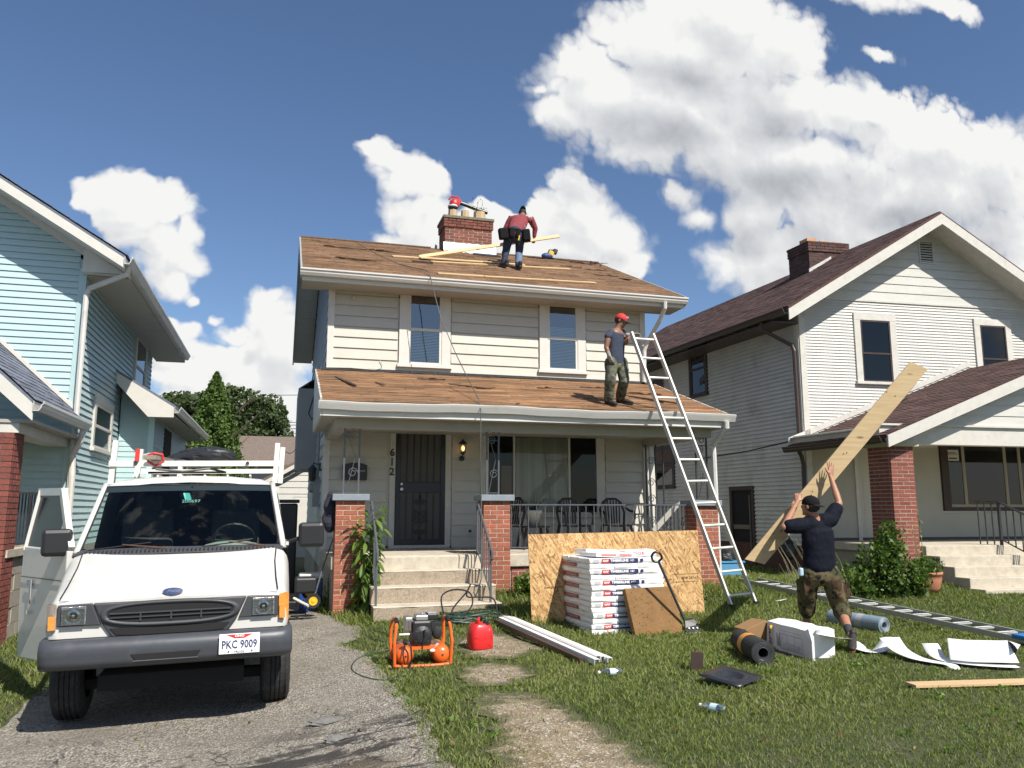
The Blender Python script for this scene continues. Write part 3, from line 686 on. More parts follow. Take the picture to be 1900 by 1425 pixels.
# downspout at the upper right corner
mb = MB(); mb.tube([(7.02, GY-.06, EAV-.08), (7.02, GY-.05, EAV-.20), (6.98, GY+.12, EAV-.42), (6.86, WY-.12, EAV-.80), (6.82, WY-.08, EAV-.95), (6.80, WY-.075, 3.98)], .042, 8); mb.build('downspout', m_gut, house)
# chimney
chim = courses(house, ID, 3.48, 4.62, RY-.30, RY+.42, rz(RY)-.3, rz(RY)+.70, m_brickd, m_mortar, 'FL', name='chimney', cor=.03)
mb = MB(); mb.box(3.43, 4.67, RY-.35, RY+.47, rz(RY)+.70, rz(RY)+.76); mb.build('chimney_cap', M('mossy_mortar_cap', (.16, .15, .10), .95, .3, 14, .8, 50), chim)
for k, (x, wd) in enumerate(((3.70, .22), (4.0, .20), (4.36, .30))):
    mb = MB(); mb.tube([(x, RY-.1, rz(RY)+.76), (x, RY-.1, rz(RY)+.98)], [wd/2*1.05, wd/2*.95], 8); mb.build('chimney_pot', M('buff_clay_pot', (.44, .33, .20), .85, .12, 12, .4, 60), chim)
mb = MB(); n = 14; P = []
for i in range(n+1):
    x = 3.44+1.28*i/n; P.append([(x, RY-.38-.02*math.sin(i*1.7), rz(RY-.38)+.03+.015*math.sin(i*2.3)), (x, RY-.315, rz(RY-.3)+.10+.02*math.sin(i*1.1)), (x, RY-.31, rz(RY-.3)+.24+.025*math.sin(i*3.1))])
mb.loft(P, closed=False, caps=False); mb.build('chimney_flashing', m_white, chim)
mb = MB(); mb.prism([onroof(4.1, RY-.62), onroof(4.75, RY-.66), onroof(4.72, RY-.42), onroof(4.15, RY-.40)], (0, 0, .03)); mb.build('felt_scrap', m_tar, roof)

# ---------------------------------------------------------------- porch
PG = 11.78; PZ = 3.03; PSL = (3.93-PZ)/(WY-PG); pzr = lambda y: PZ+.02+PSL*(y-PG); PX0, PX1 = .50, 7.07
dvp = Vector((0, 1, PSL)).normalized(); PLn = (WY-PG)/dvp.y
mb = MB(); slab(mb, (PX0, PG, pzr(PG)), (1, 0, 0), dvp, PX1-PX0, PLn-.005, .05); proof = mb.build('porch_roof', m_rooford, house)
random.seed(5)
shingles(proof, Vector((PX0, PG, pzr(PG)+.004)), (1, 0, 0), dvp, PX1-PX0, PLn-.01, m_rooford, .105, 1.1, .007, 'old_shingles', var=.16, skip=.02)
def onporch(x, y, base=0.): return Vector((x, y, pzr(y)+.014+base))
for (px, py, wd, dp, ya) in ((640, 710, .05, .9, .25), (705, 715, .03, .35, .3), (800, 706, .5, .03, 0), (870, 720, .02, .7, .9), (1180, 740, .02, .9, .6), (1215, 745, .02, .8, .7), (1105, 722, .6, .03, 0), (1190, 733, .8, .05, .0), (960, 752, .06, .05, .2), (1010, 722, .3, .03, .3)):
    p = onplane(px, py, (0, PG, pzr(PG)), (0, -PSL, 1)); torn(p.x, min(max(p.y, PG+.1), WY-.2), wd, dp, ya, 0, proof, onporch, sl=PSL)
mb = MB(); n = 40; rows = []
for i in range(n+1):
    x = PX0+.1+(PX1-PX0-.2)*i/n; rows.append([(x, WY-.05-rnd(0, .05), pzr(WY)-.005), (x, WY-.03, pzr(WY)+.03+rnd(0, .02)), (x, WY-.027, pzr(WY)+.05)])
mb.loft(rows, closed=False, caps=False); mb.build('tar_seam', m_tar, proof)
def sag(x): return -.012*math.sin((x-PX0)*1.9)-.004*math.sin(x*7)
mb = MB(); prof = [(0, 0), (0, -.11), (.06, -.11), (.085, -.06), (.10, -.03), (.11, -.005), (.11, .008), (.10, .008), (.095, -.02), (.07, -.06), (.055, -.10), (.006, -.10), (.006, 0)]
mb.loft([[(x, PG-.002-a, PZ+b+sag(x)) for a, b in prof] for x in [PX0-.03+(PX1-PX0+.1)*i/24 for i in range(25)]]); mb.build('gutter', m_gut, proof, recalc=True)
mb = MB(); mb.box(PX0+.02, PX1-.02, PG, PG+.03, PZ-.20, PZ-.004); mb.build('fascia', m_trim, proof)
mb = MB(); mb.box(PX0, PX0+.03, PG, WY, PZ-.2, PZ-.17)
mb.prism([(PX0-.004, PG, PZ-.17), (PX0-.004, WY, PZ-.17), (PX0-.004, WY, pzr(WY)+.01), (PX0-.004, PG, pzr(PG)+.012)], (.028, 0, 0)); mb.build('rake_board', m_trim, proof, recalc=True)
mb = MB(); mb.box(PX1-.03, PX1, PG, WY, PZ-.2, PZ-.17)
mb.prism([(PX1-.024, PG, PZ-.17), (PX1-.024, WY, PZ-.17), (PX1-.024, WY, pzr(WY)+.01), (PX1-.024, PG, pzr(PG)+.012)], (.028, 0, 0)); mb.build('rake_board', m_trim, proof, recalc=True)
mb = MB(); mb.box(PX0+.03, PX1-.03, PG+.03, WY, PZ-.185, PZ-.17); mb.build('porch_ceiling', m_soffit, proof)
mb = MB(); mb.box(.74, 6.95, PY+.03, PY+.22, PZ-.33, PZ-.186); mb.box(.74, .92, PY+.22, WY, PZ-.33, PZ-.186); mb.box(6.77, 6.95, PY+.22, WY, PZ-.33, PZ-.186); mb.build('porch_beam', m_soffit, house)
# floor and brick base
mb = MB(); mb.box(.74, 7.0, PY-.02, WY, PFZ-.19, PFZ); mb.build('porch_floor', m_conc, house, bevel=.012)
BRK = dict(mat=m_brick, mort=m_mortar)
courses(house, ID, 3.45, 6.65, PY+.02, PY+.16, .0, PFZ-.19, m_brick2, m_mortar, 'F', name='porch_foundation')
mb = MB(); mb.box(.76, 3.45, PY+.04, WY, -.2, PFZ-.19); mb.box(3.45, 6.98, PY+.17, WY, -.2, PFZ-.19); mb.build('porch_base', m_block, house)
pilx = [(.78, 1.20), (2.98, 3.40), (6.56, 6.96)]
for k, (a, b) in enumerate(pilx):
    courses(house, ID, a, b, PY-.08, PY+.32, -.05 if k == 0 else .12, 1.63 if k < 2 else 1.56, m_brick, m_mortar, 'FL', name='brick_pillar')
    mb = MB(); zt = 1.63 if k < 2 else 1.56; mb.box(a-.055, b+.055, PY-.135, PY+.375, zt, zt+.095); mb.build('pillar_cap', m_concgrey, house, bevel=.008)
# iron supports with scrolls on the caps
def scroll(mb, c, r, turns=1.6, flip=1, n=22, th=.007, plane='x'):
    pts = []
    for i in range(n+1):
        a = i/n*turns*2*math.pi; rr = r*(1-.78*i/n); x, z = flip*rr*math.cos(a), rr*math.sin(a)
        pts.append(Vector(c)+(Vector((x, 0, z)) if plane == 'x' else Vector((0, x, z))))
    mb.tube(pts, th, 5)
for k, (x, dxx, mat) in enumerate(((1.00, .11, m_irong), (3.17, .095, m_irong), (6.8, .10, m_iron))):
    y = PY+.12; zt = (1.725 if k < 2 else 1.655); mb = MB()
    for xx in (x-dxx, x+dxx): mb.box(xx-.012, xx+.012, y-.012, y+.012, zt, PZ-.33)
    for zz in (zt+.03, PZ-.46): mb.box(x-dxx, x+dxx, y-.008, y+.008, zz-.006, zz+.006)
    for (cz, fl) in ((zt+.32, 1), (zt+.85, -1), (zt+1.02, 1)): scroll(mb, (x+fl*.02, y, cz), .075, flip=fl)
    mb.tube([(x-dxx*.6, y, zt+.05), (x+dxx*.5, y, zt+.55), (x-dxx*.3, y, zt+.8)], .006, 5)
    mb.build('iron_support', mat, house)
mb = MB(); y = WY-.6
for xx in (6.55, 6.75, 6.9): mb.box(xx-.012, xx+.012, y-.012, y+.012, PFZ, PZ-.33)
for cz in (1.3, 1.7, 2.0, 2.4): scroll(mb, (6.65, y, cz), .08)
mb.build('iron_support', m_iron, house)
# front railing between the middle and right pillars, side railing at the right
rl = MB(); ry = PY+.10; x0, x1 = 3.40, 6.56
rl.box(x0, x1, ry-.016, ry+.016, PFZ+.735, PFZ+.755); rl.box(x0, x1, ry-.009, ry+.009, PFZ+.08, PFZ+.10)
rail = rl.build('porch_railing', m_irong, house)
nb = 23
for i in range(nb):
    x = x0+(x1-x0)*(i+.5)/nb; mb = MB(); m = 14 if i % 2 else 2
    rings = []
    for j in range(m+1):
        z = PFZ+.09+.65*j/m; a = (j*.6 if i % 2 and 3 < j < m-3 else 0); rr = .0085
        rings.append([(x+rr*math.cos(a+q*math.pi/2+.785), ry+rr*math.sin(a+q*math.pi/2+.785), z) for q in range(4)])
    mb.loft(rings); mb.build('baluster', m_irong, rail)
mb = MB(); scroll(mb, (5.62, ry-.005, PFZ+.46), .12, 1.05, th=.008); mb.tube([(5.75, ry-.01, PFZ+.35), (5.6, ry-.01, PFZ+.2), (5.45, ry-.01, PFZ+.1)], .006, 5); mb.tube([(5.5, ry-.01, PFZ+.33), (5.7, ry-.01, PFZ+.22)], .006, 5); mb.build('rail_scroll', m_irong, rail)
sr = MB(); sx = 6.80; sr.box(sx-.014, sx+.014, PY+.34, WY-.05, PFZ+.735, PFZ+.755); sr.box(sx-.01, sx+.01, PY+.34, WY-.05, PFZ+.08, PFZ+.10)
for i in range(13):
    y = PY+.42+i*.15; sr.box(sx-.008, sx+.008, y-.008, y+.008, PFZ+.1, PFZ+.74)
for cy in (12.9, 13.5): scroll(sr, (sx, cy, PFZ+.4), .16, plane='y')
sr.build('side_railing', m_iron, house)
# porch steps
# four treads, turned a little so that the right side is deeper
st = []
def step(z0, z1, ya, yb, sk): 
    mb = MB(); n = 10; rings = []
    for i in range(n+1):
        x = 1.26+(3.04-1.26)*i/n+(.0); yy = ya+sk*i/n; w_ = .008*math.sin(i*2.2+z1*9); rings.append([(x, yy+w_, z0), (x, yb, z0), (x, yb, z1), (x, yy+.018, z1), (x, yy-.004+w_, z1-.02)])
    mb.loft(rings); return mb
steps = thing('porch_steps', 'worn four-step concrete stairs leading up to the black front door', 'steps', (2.1, 11.7, 0))
step(.0, PFZ-.005, PY-.03, PY+.1, .0).build('step_block', m_conc, steps, recalc=True)
for (z0, z1, ya, sk, mt) in ((.0, .63, 11.86, .02, m_concagg), (.0, .43, 11.54, .03, m_concagg), (-.1, .21, 11.20, .05, m_concagg)):
    s_ = step(z0, z1, ya, PY-.032+(.63-z1)*0, sk).build('step_block', mt, steps, recalc=True)
    mb = MB(); n = 10; rings = []
    for i in range(n+1):
        x = 1.255+1.79*i/n; yy = ya+sk*i/n+.004*math.sin(i*1.9); rings.append([(x, yy-.008, z1-.012), (x, PY-.034, z1-.012), (x, PY-.034, z1+.004), (x, yy+.01, z1+.004)])
    mb.loft(rings); mb.build('tread', m_conc, steps, recalc=True)
for (x, fl) in ((1.30, 0), (2.90, 1)):
    hr = thing('stair_railing', ['black iron stair railing left of the porch steps, beside the leafy weed', 'black iron stair railing right of the porch steps, by the middle brick pillar'][fl], 'railing', (x, 11.7, .4), group='iron railings of the front steps')
    y0_, y1_ = 11.32, 12.14; za, zb = .95, 1.58; mb = MB()
    mb.box(x-.014, x+.014, y1_-.014, y1_+.014, PFZ-.01, zb); mb.build('post', m_irong, hr); mb = MB(); mb.box(x-.014, x+.014, y0_-.014, y0_+.014, .2, za); mb.build('post', m_irong, hr, kind=None)
    mb = MB(); mb.tube([(x, y1_+.05, zb+.02), (x, y1_, zb+.03), (x, y0_, za+.03), (x, y0_-.08, za-.04), (x, y0_-.09, za-.13), (x, y0_-.05, za-.15)], .019, 8); mb.build('handrail', m_irong, hr)
    mb = MB(); mb.bar((x, y1_, PFZ+.06), (x, y0_, .34), .016); mb.build('bottom_rail', m_irong, hr)
    for i in range(1, 7):
        t_ = i/7; y = y1_+(y0_-y1_)*t_; mb = MB(); mb.box(x-.007, x+.007, y-.007, y+.007, PFZ+.06+(.34-PFZ-.06)*t_, zb+(za-zb)*t_+.02); mb.build('baluster', m_irong, hr)
# front door
casg = casing(house, HF, door[0]-.01, door[1]+.01, PFZ+.03, door[3]+.01, .10, m_trim2, sill=False, name='door_casing', top=.09)
mb = MB(HF); mb.box(door[0], door[1], -.03, -.002, door[2], door[3]); dr = mb.build('front_door', m_doori, house)
mb = MB(HF); d0, d1, dz0, dz1 = door; fw = .075
mb.box(d0, d0+fw, -.065, -.031, dz0, dz1); mb.box(d1-fw, d1, -.065, -.031, dz0, dz1); mb.box(d0+fw, d1-fw, -.065, -.031, dz1-.08, dz1); mb.box(d0+fw, d1-fw, -.065, -.031, dz0, dz0+.10); mb.box(d0+fw, d1-fw, -.062, -.031, 1.80, 1.98)
mb.build('security_frame', m_door, dr, bevel=.003)
for i in range(1, 6):
    x = d0+fw+(d1-d0-2*fw)*i/6; mb = MB(HF); mb.box(x-.007, x+.007, -.055, -.035, dz0+.1, dz1-.08); mb.build('security_bar', m_door, dr)
mb = MB(HF); xc = (d0+d1)/2
for (zc, r_) in ((1.62, .07), (1.42, .09), (1.30, .09), (1.10, .07)):
    for fl in (1, -1): scroll(mb, (xc+fl*r_*.75, -.06, zc), r_*.75, 1.3, fl, th=.007)
mb.lathe((xc, -.06, 1.68), [(0, .1), (.022, .04), (.008, 0)], 6); mb.lathe((xc, -.06, 1.0), [(0, -.06), (.022, .0), (.008, .04)], 6); mb.build('door_scrollwork', m_door, dr, kind='stuff')
mb = MB(HF); mb.lathe((d0+.10, -.10, 1.86), [(0, -.02), (.028, -.012), (.03, .0), (.014, .01), (.014, .04)], 12, 'y'); mb.lathe((d0+.10, -.085, 1.95), [(0, -.005), (.022, 0), (.022, .02)], 12, 'y'); mb.build('door_knob', m_alu, dr)
mb = MB(HF); mb.box(d0-.1, d1+.1, -.09, 0, PFZ+.002, PFZ+.05); mb.build('door_sill', m_trim2, house)
# picture window with blinds
mb = MB(HF); mb.box(pic[0], pic[1], -.004, 0, pic[2], pic[3]); pw = mb.build('picture_window', m_dark, house)
mb = MB(HF); a, b, c, d = pic; cw = .13
mb.box(a-cw, a, -.05, 0, c-.05, d+.11); mb.box(b, b+cw+.04, -.05, 0, c-.05, d+.11); mb.box(a, b, -.05, 0, d, d+.11); mb.box(a-cw, b+cw, -.085, -.0, c-.09, c-.05); mb.box(a, b, -.045, -.0, c-.05, c); mb.build('casing', m_trim2, pw, bevel=.004)
for x in (4.15, 5.235): mb = MB(HF); mb.box(x-.02, x+.02, -.04, -.006, c, d); mb.build('mullion', m_trim2, pw)
m_glasspic = glass('clear_window_glass', (.80, .82, .80), -.02)
for (xa, xb) in ((a, 4.13), (4.17, 5.215), (5.255, b)):
    mb = MB(HF); mb.add([(xa, -.026, c), (xb, -.026, c), (xb, -.026, d), (xa, -.026, d)], [(0,1,2,3)]); mb.build('pane', m_glasspic, pw)
for i in range(14):
    x = 4.19+i*.0735; mb = MB(HF); mb.add([(x, -.006, c), (x+.07, -.013, c), (x+.07, -.013, d-.03), (x, -.006, d-.03)], [(0,1,2,3)]); mb.build('vertical_blind', m_curt, pw)
mb = MB(HF); mb.box(a+.25, a+.45, -.012, -.006, c, c+.85); mb.build('curtain', M('faded_pink_curtain', (.28, .20, .17), .9), pw)
# numbers, mailbox, lantern, outlet
for ch, z in (('6', 2.50), ('1', 2.33), ('2', 2.16)):
    text(ch, .185, m_blackp, house, (1.885, WY-.055, z), (1, 0, 0), (0, 0, 1), 'house_number', bold=.004, depth=.006)
mx, mz = 1.235, 2.16
mbx = MB(HF); mbx.prism([(mx-.21, -.14, mz-.15), (mx+.21, -.14, mz-.15), (mx+.21, -.14, mz+.11), (mx+.07, -.14, mz+.15), (mx-.07, -.14, mz+.15), (mx-.21, -.14, mz+.11)], (0, .115, 0))
mbo = mbx.build('mailbox', m_black, house, recalc=True, bevel=.01)
mb = MB(HF); mb.box(mx-.06, mx+.17, -.15, -.141, mz+.0, mz+.012); mb.build('mail_slot_trim', m_ironw, mbo)
lx, lz = 3.155, 2.58
mb = MB(HF); mb.lathe((lx, -.03, lz-.16), [(0, -.02), (.05, -.018), (.05, 0)], 12, 'y'); mb.tube([(lx, -.04, lz-.16), (lx, -.1, lz-.15), (lx, -.12, lz-.10)], .012, 6)
mb.lathe((lx, -.12, lz-.10), [(.02, 0), (.045, .03), (.06, .05)], 6)
for q in range(6):
    a = q*math.pi/3; mb.tube([(lx+.058*math.cos(a), -.12+.058*math.sin(a), lz-.05), (lx+.066*math.cos(a), -.12+.066*math.sin(a), lz+.10)], .004, 4)
mb.lathe((lx, -.12, lz+.10), [(.085, 0), (.05, .04), (.02, .055), (.012, .08), (.0, .10)], 10)
lan = mb.build('wall_lantern', m_iron, house)
mg = bpy.data.materials.new('lit_bulb'); mg.use_nodes = True; pb = mg.node_tree.nodes['Principled BSDF']; pb.inputs['Base Color'].default_value = (.9, .6, .3, 1); pb.inputs['Emission Color'].default_value = (1, .55, .2, 1); pb.inputs['Emission Strength'].default_value = 1.6
mb = MB(HF); mb.ell((lx, -.12, lz+.02), (.034, .034, .05), 10, 8); mb.build('bulb', mg, lan)
mb = MB(HF); mb.box(3.25, 3.37, -.045, -.02, 1.06, 1.17); ot = mb.build('outlet_box', m_trim2, house, bevel=.006); mb = MB(HF); mb.box(3.29, 3.34, -.055, -.0451, 1.09, 1.14); mb.build('outlet_cover', m_black, ot)
# right hand porch downspout
mb = MB(); mb.tube([(6.98, PG-.06, PZ-.1), (6.98, PG-.05, PZ-.2), (6.97, PG+.1, PZ-.33), (6.99, PY+.04, PZ-.46), (7.0, PY+.05, PZ-.6), (7.02, PY+.05, .25)], .045, 8); mb.build('downspout', m_gut, house)
# ---------------------------------------------------------------- foliage helper
def leaf_mat(name, c1, c2, tr=.35, rough=.5):
    m = bpy.data.materials.new(name); m.use_nodes = True; t = NT(m.node_tree); t.n.clear()
    a = t.new('ShaderNodeAttribute'); a.attribute_name = 'tint'; v = t.new('ShaderNodeTexCoord').outputs['Object']
    col = t.mix(a.outputs['Fac'], c1, c2)
    p = t.new('ShaderNodeBsdfPrincipled'); t.put(p.inputs['Base Color'], col); p.inputs['Roughness'].default_value = rough; p.inputs['Specular IOR Level'].default_value = .3
    tl = t.new('ShaderNodeBsdfTranslucent'); t.put(tl.inputs[0], t.vec('MULTIPLY', col, (1.3, 1.5, .6)))
    mx = t.new('ShaderNodeMixShader'); mx.inputs[0].default_value = tr; t.l.new(p.outputs[0], mx.inputs[1]); t.l.new(tl.outputs[0], mx.inputs[2])
    o = t.new('ShaderNodeOutputMaterial'); t.l.new(mx.outputs[0], o.inputs[0]); MATS[name] = m; return m
def np_mesh(name, V, Fidx, mat, parent=None, tint=None, nv=4, kind=None):
    me = bpy.data.meshes.new(name); V = np.asarray(V, dtype=np.float32); nf = len(Fidx)
    if parent is not None and not is_local(parent): V = V-np.array(wloc(parent), dtype=np.float32)
    me.vertices.add(len(V)); me.vertices.foreach_set('co', V.ravel())
    me.loops.add(nf*nv); me.loops.foreach_set('vertex_index', np.asarray(Fidx, dtype=np.int32).ravel())
    me.polygons.add(nf); me.polygons.foreach_set('loop_start', np.arange(nf, dtype=np.int32)*nv)
    me.update(calc_edges=True); me.materials.append(mat)
    if tint is not None: a = me.attributes.new('tint', 'FLOAT', 'FACE'); a.data.foreach_set('value', np.asarray(tint, dtype=np.float32))
    o = bpy.data.objects.new(name, me); C.objects.link(o)
    if parent: o.parent = parent
    if kind: o['kind'] = kind
    return o
def leaves(name, P, size, mat, parent=None, asp=.5, droop=None, tint=None, kind='stuff'):
    """diamond leaves at points P"""
    P = np.asarray(P); n = len(P); s = size*np.random.uniform(.6, 1.3, n)[:, None]
    d = np.random.normal(size=(n, 3)); d /= np.linalg.norm(d, axis=1)[:, None]
    if droop is not None: d = d+np.array(droop); d /= np.linalg.norm(d, axis=1)[:, None]
    e = np.cross(d, np.random.normal(size=(n, 3))); e /= np.linalg.norm(e, axis=1)[:, None]+1e-9
    V = np.stack([P-d*s*.5, P+e*s*asp*.5, P+d*s*.5, P-e*s*asp*.5], 1).reshape(-1, 3); F_ = np.arange(n*4).reshape(n, 4)
    if tint is None: tint = np.random.uniform(0, 1, n)
    return np_mesh(name, V, F_, mat, parent, tint, 4, kind)
def vnoise(P, sc, seed=0):
    rs = np.random.RandomState(seed); k = rs.normal(size=(6, 3))*sc; ph = rs.uniform(0, 6.28, 6)
    return sum(np.sin(P@k[i]+ph[i]) for i in range(6))/6
m_leafdark = leaf_mat('conifer_foliage', (.040, .080, .018), (.12, .185, .045), .2)
m_leafdec = leaf_mat('broad_leaf_foliage', (.035, .058, .022), (.12, .155, .065), .3)
m_leafweed = leaf_mat('fresh_weed_leaf', (.065, .12, .02), (.16, .24, .045), .35)
m_leafbush = leaf_mat('shrub_leaf', (.035, .075, .015), (.11, .17, .03), .3)
m_grass = leaf_mat('grass_blade', (.10, .14, .028), (.25, .275, .085), .35, .6)
m_drygrass = leaf_mat('dry_grass', (.20, .18, .08), (.34, .29, .16), .3, .7)
m_bark = M('bark', (.10, .075, .055), .9, .2, 20, .6, 40)

# ---------------------------------------------------------------- pale blue-green neighbour house
lh = thing('house', 'pale blue-green vinyl-sided house with white trim behind the open van door', 'house', (-3.05, 13.5, 0))
LF = Frame((0, 13.5, 0), (1, 0, 0), (0, 1, 0)); LS = Frame((-3.05, 13.5, 0), (0, 1, 0), (-1, 0, 0))
LSL = .61; LEX = -2.40; LEZ = 5.28; lz_ = lambda x: LEZ+LSL*(LEX-x)     # roof plane (right half); ridge at x=-6.1
mb = MB(); mb.box(-9.2, -3.05, 13.5, 20.4, -.4, 5.3)
mb.prism([(-3.05, 13.5, 5.3), (-9.2, 13.5, 5.3), (-6.1, 13.5, lz_(-6.1)-.2)], (0, 6.9, 0)); mb.build('wall', m_sid_t, lh, recalc=True)
siding(lh, LF, -6.5, -3.14, 1.15, 6.9, .1016, m_sid_t, lim=lambda z: (-6.5, min(-3.14, LEX-(z+.22-LEZ)/LSL)), t=.018)
siding(lh, LS, .09, 6.86, .95, 5.2, .1016, m_sid_t, [(1.15, 2.72, 2.40, 3.38), (4.5, 6.0, 3.75, 5.2), (3.35, 6.9, -1, 3.83)], t=.02)
mb = MB(); mb.box(-3.14, -3.03, 13.478, 13.52, .9, 5.2); mb.build('corner_post', m_sid_t, lh)
mb = MB(LS); mb.box(0, .09, -.02, .0, .9, 5.2); mb.build('corner_post', m_sid_t, lh)
mb = MB(LS); mb.box(0, 6.9, -.03, 0, -.4, .95); mb.build('foundation', m_block, lh)
dh_window(lh, LS, 1.28, 2.60, 2.52, 3.26, m_trim, m_trim, gl=m_glassd, caw=.11, dark=m_curt)
dh_window(lh, LS, 4.65, 5.85, 3.88, 5.1, m_trim2, m_trim2, gl=m_glassd, caw=.10)
# roof
lp = Vector((LEX, 12.88, LEZ)); ldv = Vector((-1, 0, LSL)).normalized(); LL = 3.7/abs(ldv.x)
mb = MB(); slab(mb, lp, (0, 1, 0), ldv, 8.2, LL, .04); mb.prism([(-6.1, 12.88, lz_(-6.1)), (-9.9, 12.88, LEZ), (-9.9, 12.88, LEZ-.04), (-6.1, 12.88, lz_(-6.1)-.04)], (0, 8.2, 0)); lroof = mb.build('roof', m_roofgr, lh, recalc=True)
shingles(lroof, lp+Vector((.03, -.02, .004)), (0, 1, 0), ldv, 8.24, LL, m_roofgr, .14, .3)
mb = MB(); fz = lambda x: lz_(x)-.042
mb.prism([(LEX, 12.875, fz(LEX)), (-6.1, 12.875, fz(-6.1)), (-6.1, 12.875, fz(-6.1)-.15), (LEX, 12.875, fz(LEX)-.15)], (0, .03, 0)); mb.build('rake_board', m_trim, lroof, recalc=True)
mb = MB(); mb.prism([(LEX-.02, 12.9, fz(LEX)-.14), (-6.1, 12.9, fz(-6.1)-.14), (-6.1, 13.5, fz(-6.1)-.14), (LEX-.02, 13.5, fz(LEX)-.14)], (0, 0, .012)); mb.build('rake_soffit', m_trim, lroof, recalc=True)
mb = MB(); mb.prism([(-3.05, 13.5, fz(-3.05)-.14), (-6.1, 13.5, fz(-6.1)-.14), (-6.1, 13.5, fz(-6.1)-.26), (-3.05, 13.5, fz(-3.05)-.26)], (0, -.025, 0)); mb.build('frieze_board', m_trim, lroof, recalc=True)
mb = MB(); mb.prism([(LEX-.02, 13.30, LEZ-.18), (-3.06, 13.30, LEZ-.18), (-3.06, 13.30, fz(-3.06)-.15), (LEX-.02, 13.30, fz(LEX)-.15)], (0, .19, 0)); mb.build('eave_return', m_trim, lroof, recalc=True)
mb = MB(); mb.box(-3.05, LEX+.0, 13.48, 21.05, LEZ-.21, LEZ-.185); mb.build('eave_soffit', m_soffit, lroof)
mb = MB(); mb.box(LEX-.03, LEX, 12.9, 21.05, LEZ-.2, LEZ-.045); mb.build('fascia', m_trim, lroof)
gutter(lroof, (LEX+.001, 12.84, LEZ-.02), (LEX+.001, 21.08, LEZ-.02), (1, 0, 0), m_gut)
mb = MB(); mb.tube([(-2.36, 13.0, LEZ-.12), (-2.38, 13.05, LEZ-.24), (-2.95, 13.36, LEZ-.42), (-3.0, 13.4, LEZ-.52), (-3.0, 13.4, 2.86), (-3.02, 13.4, .6)], .042, 8); mb.build('downspout', m_gut, lh)
# side lean-to at the rear
mb = MB(); mb.box(-3.02, -2.42, 16.9, 22.5, -.3, 3.6); mb.prism([(-3.02, 16.9, 3.6), (-2.42, 16.9, 3.6), (-3.02, 16.9, 3.95)], (0, 5.6, 0)); ln = mb.build('side_bay', m_sid_t, lh, recalc=True)
BF = Frame((0, 16.9, 0), (1, 0, 0), (0, 1, 0)); BS = Frame((-2.42, 16.9, 0), (0, 1, 0), (-1, 0, 0))
siding(ln, BF, -3.02, -2.50, .9, 3.7, .1016, m_sid_t, t=.012); siding(ln, BS, .08, 5.5, .9, 3.5, .1016, m_sid_t, [(1.5, 2.6, .9, 3.2)], t=.012)
mb = MB(BF); mb.box(-2.5, -2.40, -.02, 0, .9, 3.6); mb.build('corner_post', M('pale_teal_corner', (.50, .66, .66), .45), ln)
mb = MB(BS); mb.box(1.5, 2.6, -.02, 0, .9, 3.2); mb.build('bay_door', m_dark, ln)
mb = MB(); mb.prism([(-3.06, 16.35, 4.05), (-1.98, 16.35, 3.40), (-1.98, 22.6, 3.40), (-3.06, 22.6, 4.05)], (0, 0, .05)); br_ = mb.build('bay_roof', m_roofgr, ln, recalc=True)
mb = MB(); mb.prism([(-3.04, 16.34, 4.04), (-2.0, 16.34, 3.41), (-2.0, 16.34, 3.22), (-2.45, 16.34, 3.22), (-3.04, 16.34, 3.85)], (0, .02, 0)); mb.build('rake_board', m_trim, br_, recalc=True)
mb = MB(); mb.box(-2.42, -2.0, 16.4, 22.6, 3.26, 3.28); mb.build('eave_soffit', m_soffit, br_)
gutter(br_, (-1.99, 16.33, 3.42), (-1.99, 22.6, 3.42), (1, 0, 0), m_gut)
# front porch of that house
PSX, PSZ, PS2 = -2.90, 2.80, .92; pq = Vector((PSX, 10.85, PSZ)); pdv = Vector((-1, 0, PS2)).normalized(); pl = 2.6/abs(pdv.x)
mb = MB(); slab(mb, pq, (0, 1, 0), pdv, 2.66, pl, .04); pr_ = mb.build('porch_roof', m_roofgr, lh)
shingles(pr_, pq+Vector((.02, -.02, .004)), (0, 1, 0), pdv, 2.66, pl, m_roofgr, .13, .3)
pf = lambda x: PSZ+PS2*(PSX-x)-.045
mb = MB(); mb.prism([(PSX, 10.84, pf(PSX)), (-5.5, 10.84, pf(-5.5)), (-5.5, 10.84, pf(-5.5)-.20), (PSX, 10.84, pf(PSX)-.20)], (0, .03, 0)); mb.build('rake_board', m_trim, pr_, recalc=True)
mb = MB(); mb.prism([(PSX-.1, 13.46, pf(PSX-.1)+.09), (-5.5, 13.46, pf(-5.5)+.09), (-5.5, 13.46, pf(-5.5)+.16), (PSX-.1, 13.46, pf(PSX-.1)+.16)], (0, .03, 0)); mb.build('roof_flashing', m_trim, pr_, recalc=True)
mb = MB(); mb.box(-6.5, PSX-.02, 11.0, 13.46, PSZ-.26, PSZ-.22); mb.build('porch_ceiling', m_soffit, pr_)
mb = MB(); mb.box(-6.5, PSX-.18, 11.02, 11.2, PSZ-.38, PSZ-.262); mb.box(-3.38, PSX-.18, 11.2, 13.4, PSZ-.38, PSZ-.262); mb.build('porch_beam', m_trim2, pr_)
gutter(pr_, (PSX+.001, 10.82, PSZ-.01), (PSX+.001, 13.44, PSZ-.01), (1, 0, 0), m_gut)
mb = MB(); mb.tube([(-2.86, 13.3, PSZ-.1), (-2.9, 13.32, PSZ-.3), (-3.0, 13.38, PSZ-.5), (-2.98, 13.36, PSZ-.8), (-2.98, 13.36, .3)], .045, 8); mb.build('downspout', m_trim2, lh)
courses(lh, ID, -3.58, -3.12, 11.0, 11.42, -.1, PSZ-.38, m_brick2, m_mortard, 'FR', name='brick_pillar')
